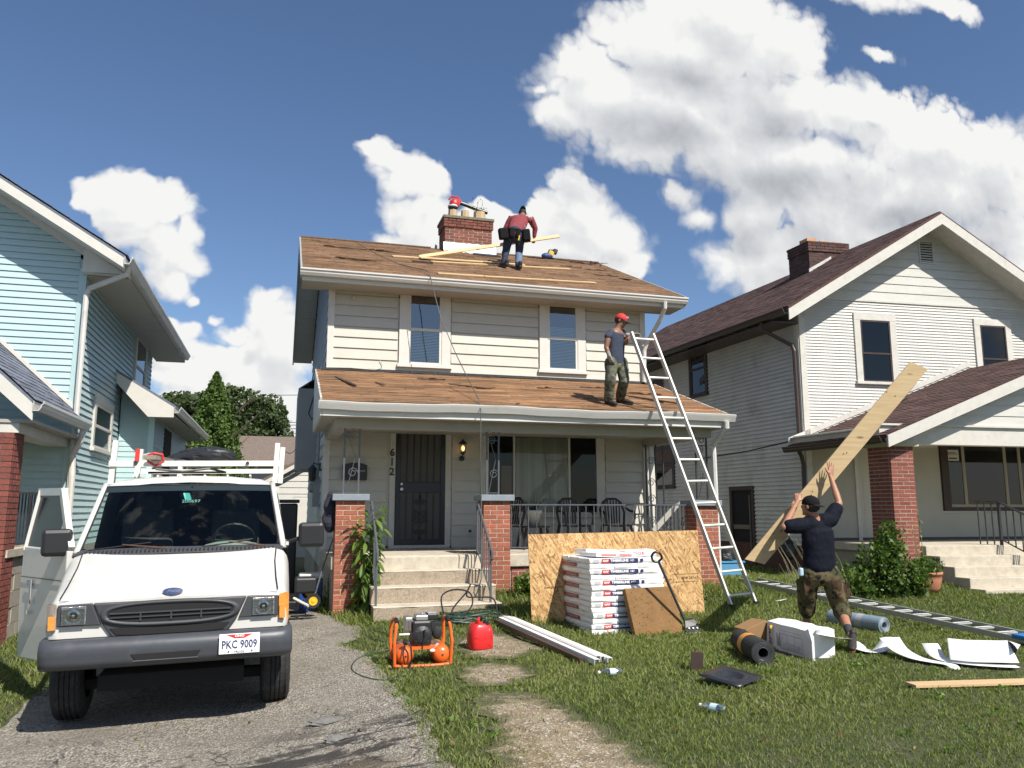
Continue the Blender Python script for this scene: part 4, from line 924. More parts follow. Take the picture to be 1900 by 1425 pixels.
mb = MB(); mb.box(-6.6, -3.16, 11.15, 13.5, -.35, .93); mb.build('porch_base', m_block, lh)
for i in range(5):
    for k in range(5):
        ya = 11.45+k*.41+(.2 if i % 2 else 0); yb = min(ya+.40, 13.48); mb = MB(); mb.box(-3.165, -3.15+rnd(-.002, .002), ya, yb, -.1+i*.2+.005, -.1+(i+1)*.2-.004)
        if yb-ya > .05: mb.build('block', m_block, lh)
mb = MB(); mb.box(-6.6, -3.10, 11.1, 13.5, .93, 1.02); mb.build('porch_floor', m_conc, lh)
rg = MB(); x = -3.25; rg.box(x-.015, x+.015, 11.42, 13.4, 1.70, 1.73); rg.box(x-.012, x+.012, 11.42, 13.4, 1.10, 1.12)
rgo = rg.build('porch_railing', m_iron, lh)
for i in range(14):
    y = 11.5+i*.14; mb = MB(); mb.box(x-.008, x+.008, y-.008, y+.008, 1.12, 1.70); mb.build('baluster', m_iron, rgo)

# ---------------------------------------------------------------- white neighbour house on the right
fa, fb = R(-4), R(3)
WF = Frame((10.6, 14.7, 0), (math.cos(fa), math.sin(fa), 0), (-math.sin(fb), math.cos(fb), 0))
WS = Frame((10.6, 14.7, 0), (-math.sin(fb), math.cos(fb), 0), (math.cos(fa), math.sin(fa), 0))
def wf(px, py, v=0.):
    o = WF.O+WF.b*v; n = Vector((-WF.a.y, WF.a.x, 0)); p = onplane(px, py, o, n); return (p-o).dot(WF.a), p.z
def ws(px, py):
    n = Vector((-WS.a.y, WS.a.x, 0)); p = onplane(px, py, WS.O, n); return (p-WS.O).dot(WS.a), p.z
wh = thing('house', 'old white clapboard gabled house with dark brown windows, behind the plank carrier', 'house', (10.6, 14.7, 0))
eu, ez = wf(1462, 572, -.6); ru, rzv = wf(1745, 396, -.6); wsl = (rzv-ez)/(ru-eu); eu2 = 2*ru-eu; WD = 11.
wz = lambda u: rzv-wsl*abs(u-ru)
RU = 2*ru
mb = MB(WF); mb.box(0, RU, 0, WD, -.2, 5.55); mb.prism([(0, 0, 5.55), (RU, 0, 5.55), (RU, 0, wz(RU)-.10), (ru, 0, wz(ru)-.10), (0, 0, wz(0)-.10)], (0, WD, 0)); mb.build('wall', m_sid_w2, wh, recalc=True)
zb = wf(1700, 562)[1]
wA = [wf(1593, 595)[0], wf(1648, 600)[0], wf(1600, 708)[1], wf(1595, 594)[1]]; wB = [wf(1815, 606)[0], wf(1862, 606)[0], wf(1862, 720)[1], wf(1815, 604)[1]]
cw = .15
hA = (wA[0]-cw, wA[1]+cw, wA[2]-.08, wA[3]+cw); hB = (wB[0]-cw, wB[1]+cw, wB[2]-.08, wB[3]+cw)
siding(wh, WF, .12, RU-.12, 3.0, zb-.04, .066, m_sid_w2, [hA, hB], t=.016, parts=False, lim=lambda z: (max(.12, ru-(wz(ru)-.22-z)/wsl), min(RU-.12, ru+(wz(ru)-.22-z)/wsl)))
vt = [wf(1706, 470)[0], wf(1729, 470)[0], wf(1716, 487)[1], wf(1716, 450)[1]]
siding(wh, WF, .0, RU, zb, wz(ru)-.3, .205, m_sid_w2, [(vt[0]-.03, vt[1]+.03, vt[2]-.03, vt[3]+.03)], t=.014, lim=lambda z: (ru-(wz(ru)-.22-z)/wsl, ru+(wz(ru)-.22-z)/wsl))
mb = MB(WF); mb.box(.0, RU, -.035, 0, zb-.045, zb); mb.build('belt_board', m_trim2, wh)
mb = MB(WF); mb.box(-.012, .12, -.03, .01, .4, 5.6); mb.build('corner_post', m_trim2, wh)
mb = MB(WS); mb.box(0, .12, -.03, 0, .4, 5.45); mb.build('corner_post', m_trim2, wh)
vg = MB(WF); vg.box(vt[0], vt[1], -.005, 0, vt[2], vt[3]); vgo = vg.build('gable_vent', m_dark, wh)
mb = MB(WF); a, b, c, d = vt; mb.box(a-.03, a, -.03, 0, c-.03, d+.03); mb.box(b, b+.03, -.03, 0, c-.03, d+.03); mb.box(a, b, -.03, 0, d, d+.03); mb.box(a, b, -.03, 0, c-.03, c); mb.build('frame', m_trim2, vgo)
for i in range(8):
    z = c+(d-c)*(i+.2)/8; mb = MB(WF); mb.prism([(a, -.025, z), (b, -.025, z), (b, -.006, z+.03), (a, -.006, z+.03)], (0, 0, .008)); mb.build('slat', m_trim2, vgo)
dh_window(wh, WF, *wA, m_brownwood, m_trim2, gl=m_glassd, caw=cw, split=.46, sw=.035)
dh_window(wh, WF, *wB, m_brownwood, m_trim2, gl=m_glassd, caw=cw, split=.46, sw=.035)
# side wall
s1 = [ws(1284, 700)[0], ws(1311, 700)[0]]; s1 = [min(s1), max(s1)]; sz1 = (ws(1296, 733)[1], ws(1296, 645)[1])
s2 = [ws(1217, 860)[0], ws(1250, 860)[0]]; s2 = [min(s2), max(s2)]; sz2 = (ws(1235, 903)[1], ws(1235, 832)[1])
s3 = [ws(1362, 960)[0], ws(1398, 960)[0]]; s3 = [min(s3), max(s3)]; s3z = ws(1380, 910)[1]
s4 = [ws(1212, 700)[0], ws(1232, 700)[0]]; s4 = [min(s4), max(s4)]
hS = [(s1[0]-.1, s1[1]+.1, sz1[0]-.1, sz1[1]+.1), (s2[0]-.1, s2[1]+.1, sz2[0]-.1, sz2[1]+.1), (s3[0]-.08, s3[1]+.08, 0, s3z+.08), (s4[0], s4[1], 4.3, 5.2)]
siding(wh, WS, .12, WD, .75, 5.5, .092, M('old_white_clapboard_side', (.56, .56, .54), .6, .08, 3, .3, 40, dirt=((.3, .29, .27), .3, 2.2)), hS, t=.032, parts=False)
for q_ in ((s1, sz1), (s2, sz2)): dh_window(wh, WS, q_[0][0], q_[0][1], q_[1][0], q_[1][1], m_brownwood, m_brownwood, gl=m_glassd, caw=.09, sw=.05, split=.55, blind=(q_[1][0]+(q_[1][1]-q_[1][0])*.58, q_[1][1]-.3) if q_[0] is s1 else None)
mb = MB(WS); mb.box(s4[0], s4[1], -.03, 0, 4.3, 5.2); mb.build('window', m_brownwood, wh)
mb = MB(WS); mb.box(s3[0], s3[1], -.004, 0, .15, s3z); sd_ = mb.build('side_door', m_dark, wh); casing(sd_, WS, s3[0], s3[1], .12, s3z, .1, m_brownwood, sill=False)
mb = MB(WS); mb.box(s3[0]+.08, s3[0]+.11, -.03, -.005, .2, s3z-.1); mb.box(s3[0]+.1, s3[1]-.02, -.03, -.005, 1.05, 1.15); mb.build('screen_door_rail', M('worn_beige_rail', (.16, .14, .11), .7), sd_)
mb = MB(WS); mb.box(.0, WD, -.012, 0, -.2, .75); mb.build('foundation', m_brickd2, wh)
mb = MB(WS); mb.tube([(.2, -.03, 2.98), (2.0, -.03, 2.85), (4.5, -.03, 2.78), (8, -.03, 2.75)], .012, 5); mb.build('wall_cable', m_black, wh)
# roof
P0 = WF((eu, -.6, ez+.05)); dv_ = (WF.a+Vector((0, 0, wsl))).normalized(); LW = (ru-eu)/((WF.a+Vector((0, 0, wsl))).length**-1)
LW = (Vector(WF((ru, -.6, rzv+.05)))-P0).length
mb = MB(); slab(mb, P0, WF.b, dv_, WD+1.1, LW, .06); wr = mb.build('roof', m_roofred, wh, recalc=True)
shingles(wr, P0+Vector((0, 0, .004)), WF.b, dv_, WD+1.1, LW, m_roofred, .135, .3, .007, var=.3)
P1 = WF((eu2, -.6, ez+.05)); dv2 = (-WF.a+Vector((0, 0, wsl))).normalized(); mb = MB(); slab(mb, P1, WF.b, dv2, WD+1.1, LW, .06); mb.build('roof_slope', m_roofred, wr, recalc=True)
for sgn, ue in ((1, eu), (-1, eu2)):
    zf = lambda u: wz(u)-.015; mb = MB(WF)
    mb.prism([(ue, -.6, zf(ue)), (ru, -.6, zf(ru)), (ru, -.6, zf(ru)-.235), (ue, -.6, zf(ue)-.235)], (0, -.03, 0)); mb.build('rake_board', m_trim2, wr, recalc=True)
    mb = MB(WF); mb.prism([(ue, -.6, zf(ue)-.09), (ru, -.6, zf(ru)-.09), (ru, 0, zf(ru)-.09), (ue, 0, zf(ue)-.09)], (0, 0, .02)); mb.build('rake_soffit', m_trim2, wr, recalc=True)
mb = MB(WF); mb.box(eu+.03, 0, 0, WD+.4, ez-.16, ez-.13); mb.build('eave_soffit', m_brown, wr)
g0, g1 = WF((eu, -.58, ez+.02)), WF((eu, WD+.5, ez+.02)); gutter(wr, g0, g1, -WF.a, m_brown)
mb = MB(WF); mb.tube([(eu+.02, .35, ez-.1), (eu+.03, .35, ez-.25), (-.10, .12, ez-.62), (-.08, .08, ez-.75), (-.075, .07, 3.05), (-.18, -.02, 2.95), (-.2, -.05, 2.72), (-.12, -.03, 2.60), (-.07, .0, 2.45), (-.07, .03, .5)], .042, 8); mb.build('downspout', m_brown, wh)
# chimney on the left slope
cp = onplane(1503, 505, P0, dv_.cross(WF.b)); rel = cp-WF.O; M2 = Matrix(((WF.a.x, WF.b.x), (WF.a.y, WF.b.y))).inverted(); cu_, cv_ = M2 @ Vector((rel.x, rel.y))
q0, q1 = 0, 0
depth = (cp-EYE).dot(FW); wch = 88/FPX*depth*1.0
cft = cp.z-.5; ctop = EYE.z+(ray(1540, 455).z/ray(1540, 455).y)*(cp.y)
ch = courses(wh, WF, cu_, cu_+wch*.92, cv_, cv_+.8, cft, ctop, m_brickd2, m_mortard, 'FL', name='chimney', cor=.03)
mb = MB(WF); mb.box(cu_-.03, cu_+wch*.92+.03, cv_-.03, cv_+.83, ctop, ctop+.05); mb.build('chimney_cap', m_brickd2, ch)
for k in range(3):
    x = cu_+.25+k*.37; mb = MB(WF); mb.box(x-.13, x+.13, cv_+.2, cv_+.5, ctop+.05, ctop+.05+(.16, .11, .10)[k]); mb.build('chimney_pot', M('orange_clay_pot', (.52, .27, .14), .85, .12, 12, .4, 60), ch)
mb = MB(WF); mb.prism([(cu_-.04, cv_-.03, cp.z-.1), (cu_+wch*.5, cv_-.03, cp.z+.25*wch), (cu_+wch*.5, cv_-.03, cp.z+.15+.25*wch), (cu_-.04, cv_-.03, cp.z+.08)], (0, .02, 0)); mb.build('chimney_flashing', m_gut, ch, recalc=True)
# porch roof: gable facing the street
pe0, pz0 = wf(1645, 812, -2.75); pu1, pz1 = wf(1900, 700, -2.75); psl = (pz1-pz0)/(pu1-pe0); pru = pe0+4.6; prz = pz0+psl*4.6
pzz = lambda u: prz-psl*abs(u-pru)
A0 = WF((pe0, -2.75, pz0+.05)); adv = (WF.a+Vector((0, 0, psl))).normalized(); LP = (Vector(WF((pru, -2.75, prz+.05)))-A0).length
mb = MB(); slab(mb, A0, WF.b, adv, 2.74, LP, .05); wp = mb.build('porch_roof', m_roofred, wh, recalc=True)
shingles(wp, A0+Vector((0, 0, .004)), WF.b, adv, 2.74, LP, m_roofred, .135, .3, .007, var=.3)
mb = MB(WF); mb.prism([(pe0+.02, -.03, pzz(pe0)+.10), (pru, -.03, prz+.10), (pru, -.03, prz+.22), (pe0+.02, -.03, pzz(pe0)+.22)], (0, .02, 0)); mb.build('roof_flashing', m_trim2, wp, recalc=True)
mb = MB(WF); mb.prism([(pe0, -2.76, pz0+.04), (pru, -2.76, prz+.04), (pru, -2.76, prz-.17), (pe0, -2.76, pz0-.17)], (0, -.03, 0)); mb.build('rake_board', m_trim2, wp, recalc=True)
mb = MB(WF); mb.prism([(pe0, -2.75, pz0-.03), (pru, -2.75, prz-.03), (pru, -2.3, prz-.03), (pe0, -2.3, pz0-.03)], (0, 0, .02)); mb.build('rake_soffit', m_trim2, wp, recalc=True)
zbm = wf(1800, 826, -2.45)[1]; ztb = wf(1800, 793, -2.45)[1]
mb = MB(WF); mb.box(pe0+.12, 9.0, -2.45, -2.2, zbm, ztb); mb.box(pe0+.12, pe0+.3, -2.2, 0, zbm+.1, ztb); mb.build('porch_beam', m_trim2, wh)
siding(wh, Frame(WF.O+WF.b*-2.44, WF.a, WF.b), pe0+.1, pru, ztb+.02, prz-.08, .2, m_sid_w2, t=.014, lim=lambda z: (pe0+max(0, (z+.12-pz0)/psl), pru), name='gable_board')
mb = MB(WF); mb.prism([(pe0+.12, -2.43, ztb), (9, -2.43, ztb), (pru, -2.43, prz-.14), (pe0+.3+max(0, (ztb+.16-pz0)/psl), -2.43, ztb+.02)], (0, .1, 0)); mb.build('gable_wall', m_sid_w2, wh, recalc=True)
mb = MB(WF); mb.box(pe0+.1, 9, -2.5, -2.44, ztb-.0, ztb+.035); mb.build('belt_board', m_trim2, wh)
gg0, gg1 = WF((pe0, -2.72, pz0+.03)), WF((pe0, .02, pz0+.03)); gutter(wp, gg0, gg1, -WF.a, m_brown)
mb = MB(WF); mb.box(pe0+.05, 9, -2.2, 0, ztb-.05, ztb-.03); mb.build('porch_ceiling', m_trim2, wh)
# pillar, floor, steps
pfz = .86; pu = wf(1656, 900, -2.5)[0]; 
courses(wh, WF, pu, pu+.47, -2.5, -1.95, .1, zbm-.05, m_brick2, m_mortar, 'FL', name='brick_pillar')
mb = MB(WF); mb.box(pu-.07, pu+.54, -2.57, -1.88, zbm-.05, zbm+.01); mb.build('pillar_cap', M('cream_cap_board', (.42, .40, .26), .6), wh)
mb = MB(WF); mb.box(pe0+.25, 9.5, -2.42, -.0, pfz-.12, pfz); mb.build('porch_floor', m_conc, wh)
mb = MB(WF); mb.box(pe0+.32, 9.5, -2.36, -.0, -.1, pfz-.12); mb.build('porch_base', m_block, wh)
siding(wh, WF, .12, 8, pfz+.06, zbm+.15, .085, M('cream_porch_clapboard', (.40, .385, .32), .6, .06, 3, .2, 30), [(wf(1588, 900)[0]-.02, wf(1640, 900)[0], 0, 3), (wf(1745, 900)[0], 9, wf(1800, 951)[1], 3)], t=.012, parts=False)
mb = MB(WF); mb.box(0, 8, -.03, 0, pfz, pfz+.06); mb.build('base_flashing', m_iron, wh)
du0, du1 = wf(1592, 900)[0], wf(1640, 900)[0]; dzt = wf(1600, 832)[1]
mb = MB(WF); mb.box(du0, du1, -.02, 0, pfz+.05, dzt); wdr = mb.build('front_door', M('dirty_white_door', (.46, .45, .38), .55, .05, 4), wh)
for (za, zb_) in ((pfz+.15, pfz+.75), (pfz+.85, pfz+1.35), (pfz+1.45, dzt-.12)): mb = MB(WF); mb.box(du0+.1, du1-.1, -.026, -.02, za, zb_); mb.build('door_panel', MATS['dirty_white_door'], wdr, bevel=.004)
mb = MB(WF); mb.box(du0-.08, du0, -.04, 0, pfz, dzt+.08); mb.box(du0-.08, du1+.05, -.04, 0, dzt, dzt+.09); mb.build('casing', m_trim2, wdr)
ga, gb_ = wf(1748, 900)[0], wf(1748, 900)[0]+3.2; gz0, gz1 = wf(1800, 948)[1], wf(1800, 826)[1]
mb = MB(WF); mb.box(ga, gb_, -.004, 0, gz0, gz1); gw = mb.build('picture_window', m_dark, wh)
mb = MB(WF); mb.box(ga-.02, ga+.16, -.05, 0, gz0, gz1+.1); mb.box(ga+.16, gb_, -.05, 0, gz0, gz0+.08); mb.box(ga+.16, gb_, -.05, 0, gz1-.02, gz1+.1); mb.build('casing', m_brownwood, gw)
m_fr = M('tan_window_frame', (.27, .245, .18), .6)
for u in (wf(1789, 900)[0], wf(1866, 900)[0], wf(1893, 900)[0], wf(1893, 900)[0]+1.0): mb = MB(WF); mb.box(u-.035, u+.035, -.035, -.004, gz0+.14, gz1-.03); mb.build('mullion', m_fr, gw)
mb = MB(WF); mb.box(ga+.17, gb_, -.04, -.004, gz0+.08, gz0+.14); mb.build('window_sill', m_fr, gw)
mb = MB(WF); mb.add([(ga+.16, -.02, gz0+.14), (gb_, -.02, gz0+.14), (gb_, -.02, gz1-.02), (ga+.16, -.02, gz1-.02)], [(0,1,2,3)]); mb.build('pane', m_glassd, gw)
cu0, cz0 = wf(1751, 855); cu1, cz1 = wf(1776, 835)
mb = MB(WF); mb.box(cu0, cu1, -.028, -.022, cz0, cz1); nt = mb.build('notice_card', M('pale_card', (.48, .47, .42), .7), gw)
mb = MB(WF); mb.box(cu0+.04, cu0+.09, -.030, -.0285, cz0+.03, cz0+.08); mb.box(cu0+.11, cu1-.05, -.030, -.0285, cz0+.04, cz0+.07); mb.box(cu0+.04, cu1-.03, -.030, -.0285, cz1-.10, cz1-.085); mb.box(cu0+.04, cu1-.08, -.030, -.0285, cz1-.07, cz1-.055); mb.build('faded_print', m_blackp, nt)
ws_ = thing('porch_steps', 'pale concrete steps with iron railing leading up to the white clapboard house', 'steps', WF((1.6, -2.7, 0)))
su = wf(1711, 1020, -2.45)[0]
for i in range(5):
    z1 = pfz-.165*i-.002; mb = MB(WF); v1 = -2.42-.29*i-.12; mb.box(su, su+4.2, v1, -2.40, -.1, z1); mb.build('step_block', m_conc, ws_, bevel=.012)
rr = thing('stair_railing', 'thin black iron railing on the concrete steps of the white clapboard house', 'railing', WF((su+1.1, -2.6, pfz)))
ru_ = wf(1858, 1000, -2.5)[0]; mb = MB(WF)
mb.box(ru_-.02, ru_+.02, -2.52, -2.48, .5, pfz+.78); mb.build('post', m_iron, rr); mb = MB(WF); mb.tube([(ru_, -2.5, pfz+.78), (ru_+.1, -3.7, pfz+.2)], .018, 6); mb.build('handrail', m_iron, rr)
mb = MB(WF); mb.tube([(ru_, -2.5, pfz+.1), (ru_+.1, -3.7, pfz-.5)], .012, 6); mb.build('bottom_rail', m_iron, rr)
mb = MB(WF); mb.tube([(ru_, -2.5, pfz+.78), (ru_, -2.0, pfz+.79)], .014, 6); mb.build('top_rail', m_iron, rr)
for i in range(1, 9):
    t_ = i/9; mb = MB(WF); mb.box(ru_+.1*t_-.008, ru_+.1*t_+.008, -2.5-1.2*t_-.008, -2.5-1.2*t_+.008, pfz+.1-.6*t_, pfz+.78-.58*t_); mb.build('baluster', m_iron, rr)
for i in range(1, 4): mb = MB(WF); mb.box(ru_-.008, ru_+.008, -2.5+.15*i-.008, -2.5+.15*i+.008, pfz, pfz+.79); mb.build('baluster', m_iron, rr)
# antenna mount lying on the porch roof
pp = onplane(1672, 745, A0, adv.cross(WF.b)); am = thing('antenna_mount', 'grey metal antenna arm with white head on the dark porch roof', 'antenna mount', pp)
hp = onplane(1706, 722, A0, adv.cross(WF.b))+Vector((0, 0, .22))
mb = MB(); mb.obox(pp+Vector((0, 0, .03)), (.22, .16, .03), (0, -.3, 0)); mb.build('base_plate', m_black, am)
mb = MB(); mb.tube([pp+Vector((0, 0, .04)), hp], .022, 8); mb.build('arm', m_gut, am)
mb = MB(); mb.obox(hp, (.26, .10, .10), (.2, .2, .3)); mb.obox(hp+Vector((.06, 0, .06)), (.1, .14, .05)); mb.build('head', m_gut, am)

# ---------------------------------------------------------------- garage behind
m_garroof = M('grey_brown_shingle', (.15, .115, .095), .95, .25, 9, .8, 40)
gr = thing('garage', 'small white garage with brown roof at the back between the houses', 'garage', (.9, 27, 0))
mb = MB(); mb.box(-.35, 4.0, 27, 32, -.2, 2.35); mb.prism([(-.35, 27, 2.35), (4.0, 27, 2.35), (2.0, 27, 3.75)], (0, 5, 0)); mb.build('wall', m_sid_w2, gr, recalc=True)
GF = Frame((0, 27, 0), (1, 0, 0), (0, 1, 0))
siding(gr, GF, -.35, 2.0, .2, 3.4, .2, m_sid_w2, lim=lambda z: (max(-.35, -.35+(z-2.35)/.6), 2.0), holes=[(.4, 2, 0, 1.9)])
mb = MB(GF); mb.box(.45, 3.2, -.03, 0, 0, 1.85); mb.build('garage_door', m_trim, gr)
mb = MB(); mb.prism([(-.75, 26.7, 2.25), (2.0, 26.7, 3.9), (2.0, 32.3, 3.9), (-.75, 32.3, 2.25)], (0, 0, .08)); mb.build('roof', m_garroof, gr, recalc=True)
mb = MB(); mb.prism([(-.75, 26.68, 2.24), (2.0, 26.68, 3.89), (2.0, 26.68, 3.76), (-.75, 26.68, 2.1)], (0, .02, 0)); mb.build('rake_board', m_trim, gr, recalc=True)
g2 = thing('house', 'far low roof with brown shingles left of the garage beyond the van', 'house', (-1.5, 36, 0))
mb = MB(); mb.box(-5, 3.2, 36.5, 42, -.2, 3.4); mb.build('wall', m_sid_w2, g2); mb = MB(); mb.prism([(-1.9, 36, 3.3), (3.5, 36, 3.3), (3.5, 39, 4.75), (-1.9, 39, 4.75)], (0, 0, .1)); mb.build('roof', m_garroof, g2, recalc=True)

# ---------------------------------------------------------------- trees
def crown_points(n, c, r, seed, shape='round', shell=.35):
    rs = np.random.RandomState(seed); out = []
    c = np.array(c); r = np.array(r)
    while len(out) < n:
        k = n*3; d = rs.normal(size=(k, 3)); d /= np.linalg.norm(d, axis=1)[:, None]; rad = rs.uniform(0, 1, k)**shell
        if shape == 'cone':
            h = rs.uniform(0, 1, k)**1.3; a = rs.uniform(0, 6.283, k); R_ = (1-h)**.86*rad*(1+.18*np.sin(a*5+h*20)+.10*np.sin(a*11-h*45))
            P = np.stack([R_*np.cos(a), R_*np.sin(a), h*2-1], 1)*r+c
        else: P = d*rad[:, None]*(1+.22*vnoise(d*2, 2.2, seed)[:, None])*r+c
        m = vnoise(P/np.mean(r), 4.2, seed+3)+.55*vnoise(P/np.mean(r), 10, seed+5) > -.16
        out += list(P[m])
    return np.array(out[:n])
def tree(label, base, parts, mat, size, n, seed, trunk=.2, group=None, name='tree', shape='round'):
    b = Vector(base); t = thing(name, label, 'tree', b, group=group)
    top = max(p[0][2]+p[1][2]*.4 for p in parts)
    mb = MB(); mb.tube([b, b+Vector((.1, 0, top*.45)), b+Vector((.05, .1, top*.9))], [trunk, trunk*.75, trunk*.3], 8)
    for i in range(7):
        a = i*2.4; z = top*(.4+.07*i); mb.tube([b+Vector((.08, 0, z)), b+Vector((math.cos(a)*1.0, math.sin(a)*1.0, z+.9)), b+Vector((math.cos(a)*1.9, math.sin(a)*1.9, z+1.6))], [trunk*.4, trunk*.25, trunk*.1], 5)
    mb.build('trunk', m_bark, t)
    P = np.concatenate([crown_points(int(n*w_), (b.x+c[0], b.y+c[1], b.z+c[2]), r, seed+i, shape) for i, (c, r, w_) in enumerate(parts)])
    tt = np.clip(.5+.5*vnoise(P, 1.4, seed)+np.random.uniform(-.25, .25, len(P)), 0, 1); leaves('crown', P, size, mat, t, .6, tint=tt); return t
q_ = at(388, 945, Y=31); tree('dark green conical evergreen tree standing beyond the van roof rack', (q_.x, 31, -.2), [((0, 0, 3.35), (1.95, 1.95, 3.35), 1.0)], m_leafdark, .15, 24000, 3, .16, name='evergreen_tree', shape='cone')
q_ = at(395, 945, Y=40)
tree('broad leafy tree with an open crown behind the conical evergreen', (q_.x, 40, 0), [((-1.6, 0, 5.2), (1.5, 1.4, 1.7), .25), ((1.9, .5, 5.0), (1.4, 1.4, 2.0), .3), ((.2, .5, 6.2), (1.7, 1.4, 1.3), .25), ((2.8, 0, 3.4), (1.3, 1.2, 1.5), .2), ((-2.2, 0, 3.6), (1.3, 1.2, 1.6), .15)], m_leafdec, .24, 17000, 21, .25, name='leafy_tree')
# overhead wires
for k, (ya, yb) in enumerate(((732, 729), (782, 780), (787, 785), (793, 792), (802, 801), (808, 807))):
    A, B = at(-400, ya, Y=60), at(900, yb, Y=60); mb = MB(); mb.tube([A+(B-A)*i/12-Vector((0, 0, .5*math.sin(i/12*math.pi)*.3)) for i in range(13)], .022, 4)
    tag(mb.build('power_line', m_black), ['highest thin power line crossing behind the trees', 'second power line from the top behind the trees', 'third power line from the top behind the trees', 'fourth power line from the top behind the trees', 'fifth power line from the top behind the trees', 'lowest thin power line behind the trees above the garage'][k], 'power line', 'overhead lines')
A = at(530, 838, Y=26); B = Vector((HX0-.1, 17.0, 3.9)); mb = MB(); mb.tube([A+(B-A)*i/12+Vector((0, 0, -.5*math.sin(i/12*math.pi))) for i in range(13)], .010, 5); tag(mb.build('service_line', m_black), 'black cable drooping from the left side of the house to the back', 'cable')

# ---------------------------------------------------------------- plants
def leafblade(L_=.13, W_=.045, fold=.3):
    V = []; n = 5
    for i in range(n+1):
        t_ = i/n; wd = W_*math.sin(math.pi*min(1, t_*.95+.05))**.8*.5; z = -.18*L_*t_*t_*2; V += [(-wd, L_*t_, z+wd*fold), (0, L_*t_, z), (wd, L_*t_, z+wd*fold)]
    F_ = []
    for i in range(n): a = i*3; F_ += [(a, a+1, a+4, a+3), (a+1, a+2, a+5, a+4)]
    return V, F_
def leaf_meshes(mat, sizes):
    out = []
    for k, (L_, W_) in enumerate(sizes):
        V, F_ = leafblade(L_, W_); me = bpy.data.meshes.new('leaf'); me.from_pydata(V, [], F_); me.materials.append(mat)
        a = me.attributes.new('tint', 'FLOAT', 'FACE'); a.data.foreach_set('value', [rnd(.1, 1)]*len(F_)); me.polygons.foreach_set('use_smooth', [True]*len(F_)); out.append(me)
    return out
def put_leaf(me, parent, p, yaw, pitch, s=1.):
    o = bpy.data.objects.new('leaf', me); C.objects.link(o); o.parent = parent; o.location = Vector(p)-wloc(parent); o.rotation_euler = (pitch, rnd(-.3, .3), yaw); o.scale = (s, s, s)
    if parent.type == 'MESH' or parent.type == 'EMPTY': pass
def tall_weed(label, base, H_, mat, lms, nst=3, per=26, spread=.3, lean=(0, 0), name='tall_weed', group=None, s=1.):
    b = Vector(base); t = thing(name, label, 'plant', b, group=group)
    for k in range(nst):
        a = k*2.1+rnd(0, 1); h = H_*rnd(.75, 1.0) if k else H_; ox, oy = rnd(-.1, .1), rnd(-.08, .05)
        pts = [b+Vector((ox+(lean[0]+math.cos(a)*spread*.6)*(j/6)**1.5, oy+(lean[1]+math.sin(a)*spread*.3)*(j/6)**1.5, h*j/6)) for j in range(7)]
        mb = MB(); mb.tube(pts, [.009*(1-j*.12) for j in range(7)], 5); mb.build('stem', MATS.get('weed_stem') or M('weed_stem', (.12, .17, .05), .6), t)
        for i in range(per):
            f = .12+.88*(i/per); z = f*6; j = min(5, int(z)); p = pts[j]+(pts[j+1]-pts[j])*(z-j)
            put_leaf(random.choice(lms), t, p, i*2.4+rnd(-.3, .3), rnd(-1.15, -.35)+.6*f, s*(1.15-.55*f*f)*rnd(.8, 1.1))
    return t
LMW = leaf_meshes(m_leafweed, [(.21, .065), (.18, .06), (.24, .07), (.16, .055)])
LMB = leaf_meshes(m_leafbush, [(.09, .05), (.11, .055), (.08, .045)])
random.seed(21)
p = gp(655, 1122); tall_weed('tall leafy green weed growing up in front of the left brick porch pillar', (p.x+.03, 11.92, G(p.x, 11.9)-.02), 1.66, m_leafweed, LMW, 6, 42, .30, (.02, -.05), s=1.15)
p = gp(595, 1135); tall_weed('low leafy weeds at the foot of the left brick pillar beside the driveway', (p.x, p.y, p.z), .55, m_leafweed, LMW, 4, 12, .35, (0, 0), name='low_weed', s=.7)
def bush(label, base, blobs, mat, size, n, seed, name='shrub', asp=.55, group=None):
    b = Vector(base); t = thing(name, label, 'plant', b, group=group); mb = MB()
    for i in range(6): a = i*1.05; mb.tube([b, b+Vector((math.cos(a)*.12, math.sin(a)*.1, .25)), b+Vector((math.cos(a)*.3, math.sin(a)*.2, .5*blobs[0][1][2]+.2))], [.012, .009, .004], 4)
    mb.build('stem', m_bark, t, kind='stuff')
    P = np.concatenate([crown_points(int(n*w_), tuple(b+Vector(c)), r, seed+i, shell=.5) for i, (c, r, w_) in enumerate(blobs)]); P[:, 2] = np.maximum(P[:, 2], b.z+.01)
    leaves('foliage', P, size, mat, t, asp); return t
p = gp(962, 1098); bush('low green bush against the porch base behind the plywood sheet', (p.x+.1, 11.75, G(p.x, 11.8)), [((0, 0, .16), (.36, .25, .22), .6), ((.3, 0, .14), (.28, .22, .2), .4)], m_leafweed, .065, 2600, 41)
p = gp(1655, 1108); p.z += .02
bush('dark leafy shrub against the white house porch beside the brick pillar', (p.x, p.y, p.z), [((-.05, .1, .40), (.5, .38, .52), .55), ((.38, 0, .26), (.36, .32, .32), .2), ((-.6, .1, .24), (.42, .35, .32), .15), ((.1, .1, .85), (.22, .2, .35), .10)], m_leafbush, .085, 3900, 43)
random.seed(23)
tall_weed('upright dark leafy stem rising out of the shrub by the brick pillar', (p.x+.12, p.y-.05, p.z), 1.15, m_leafbush, LMB, 3, 26, .3, (.05, 0), s=1.15)
m_yel = leaf_mat('yellow_green_leaf', (.22, .25, .05), (.36, .36, .09), .4); LMY = leaf_meshes(m_yel, [(.10, .03), (.12, .03)])
tall_weed('thin yellow-green weed climbing the front of the white house brick pillar', (p.x+.75, p.y+.15, p.z), 1.5, m_yel, LMY, 2, 16, .12, (0, .1), s=.9)
P_ = []
for k in range(26): 
    a = rnd(-.8, .8); P_.append(a)
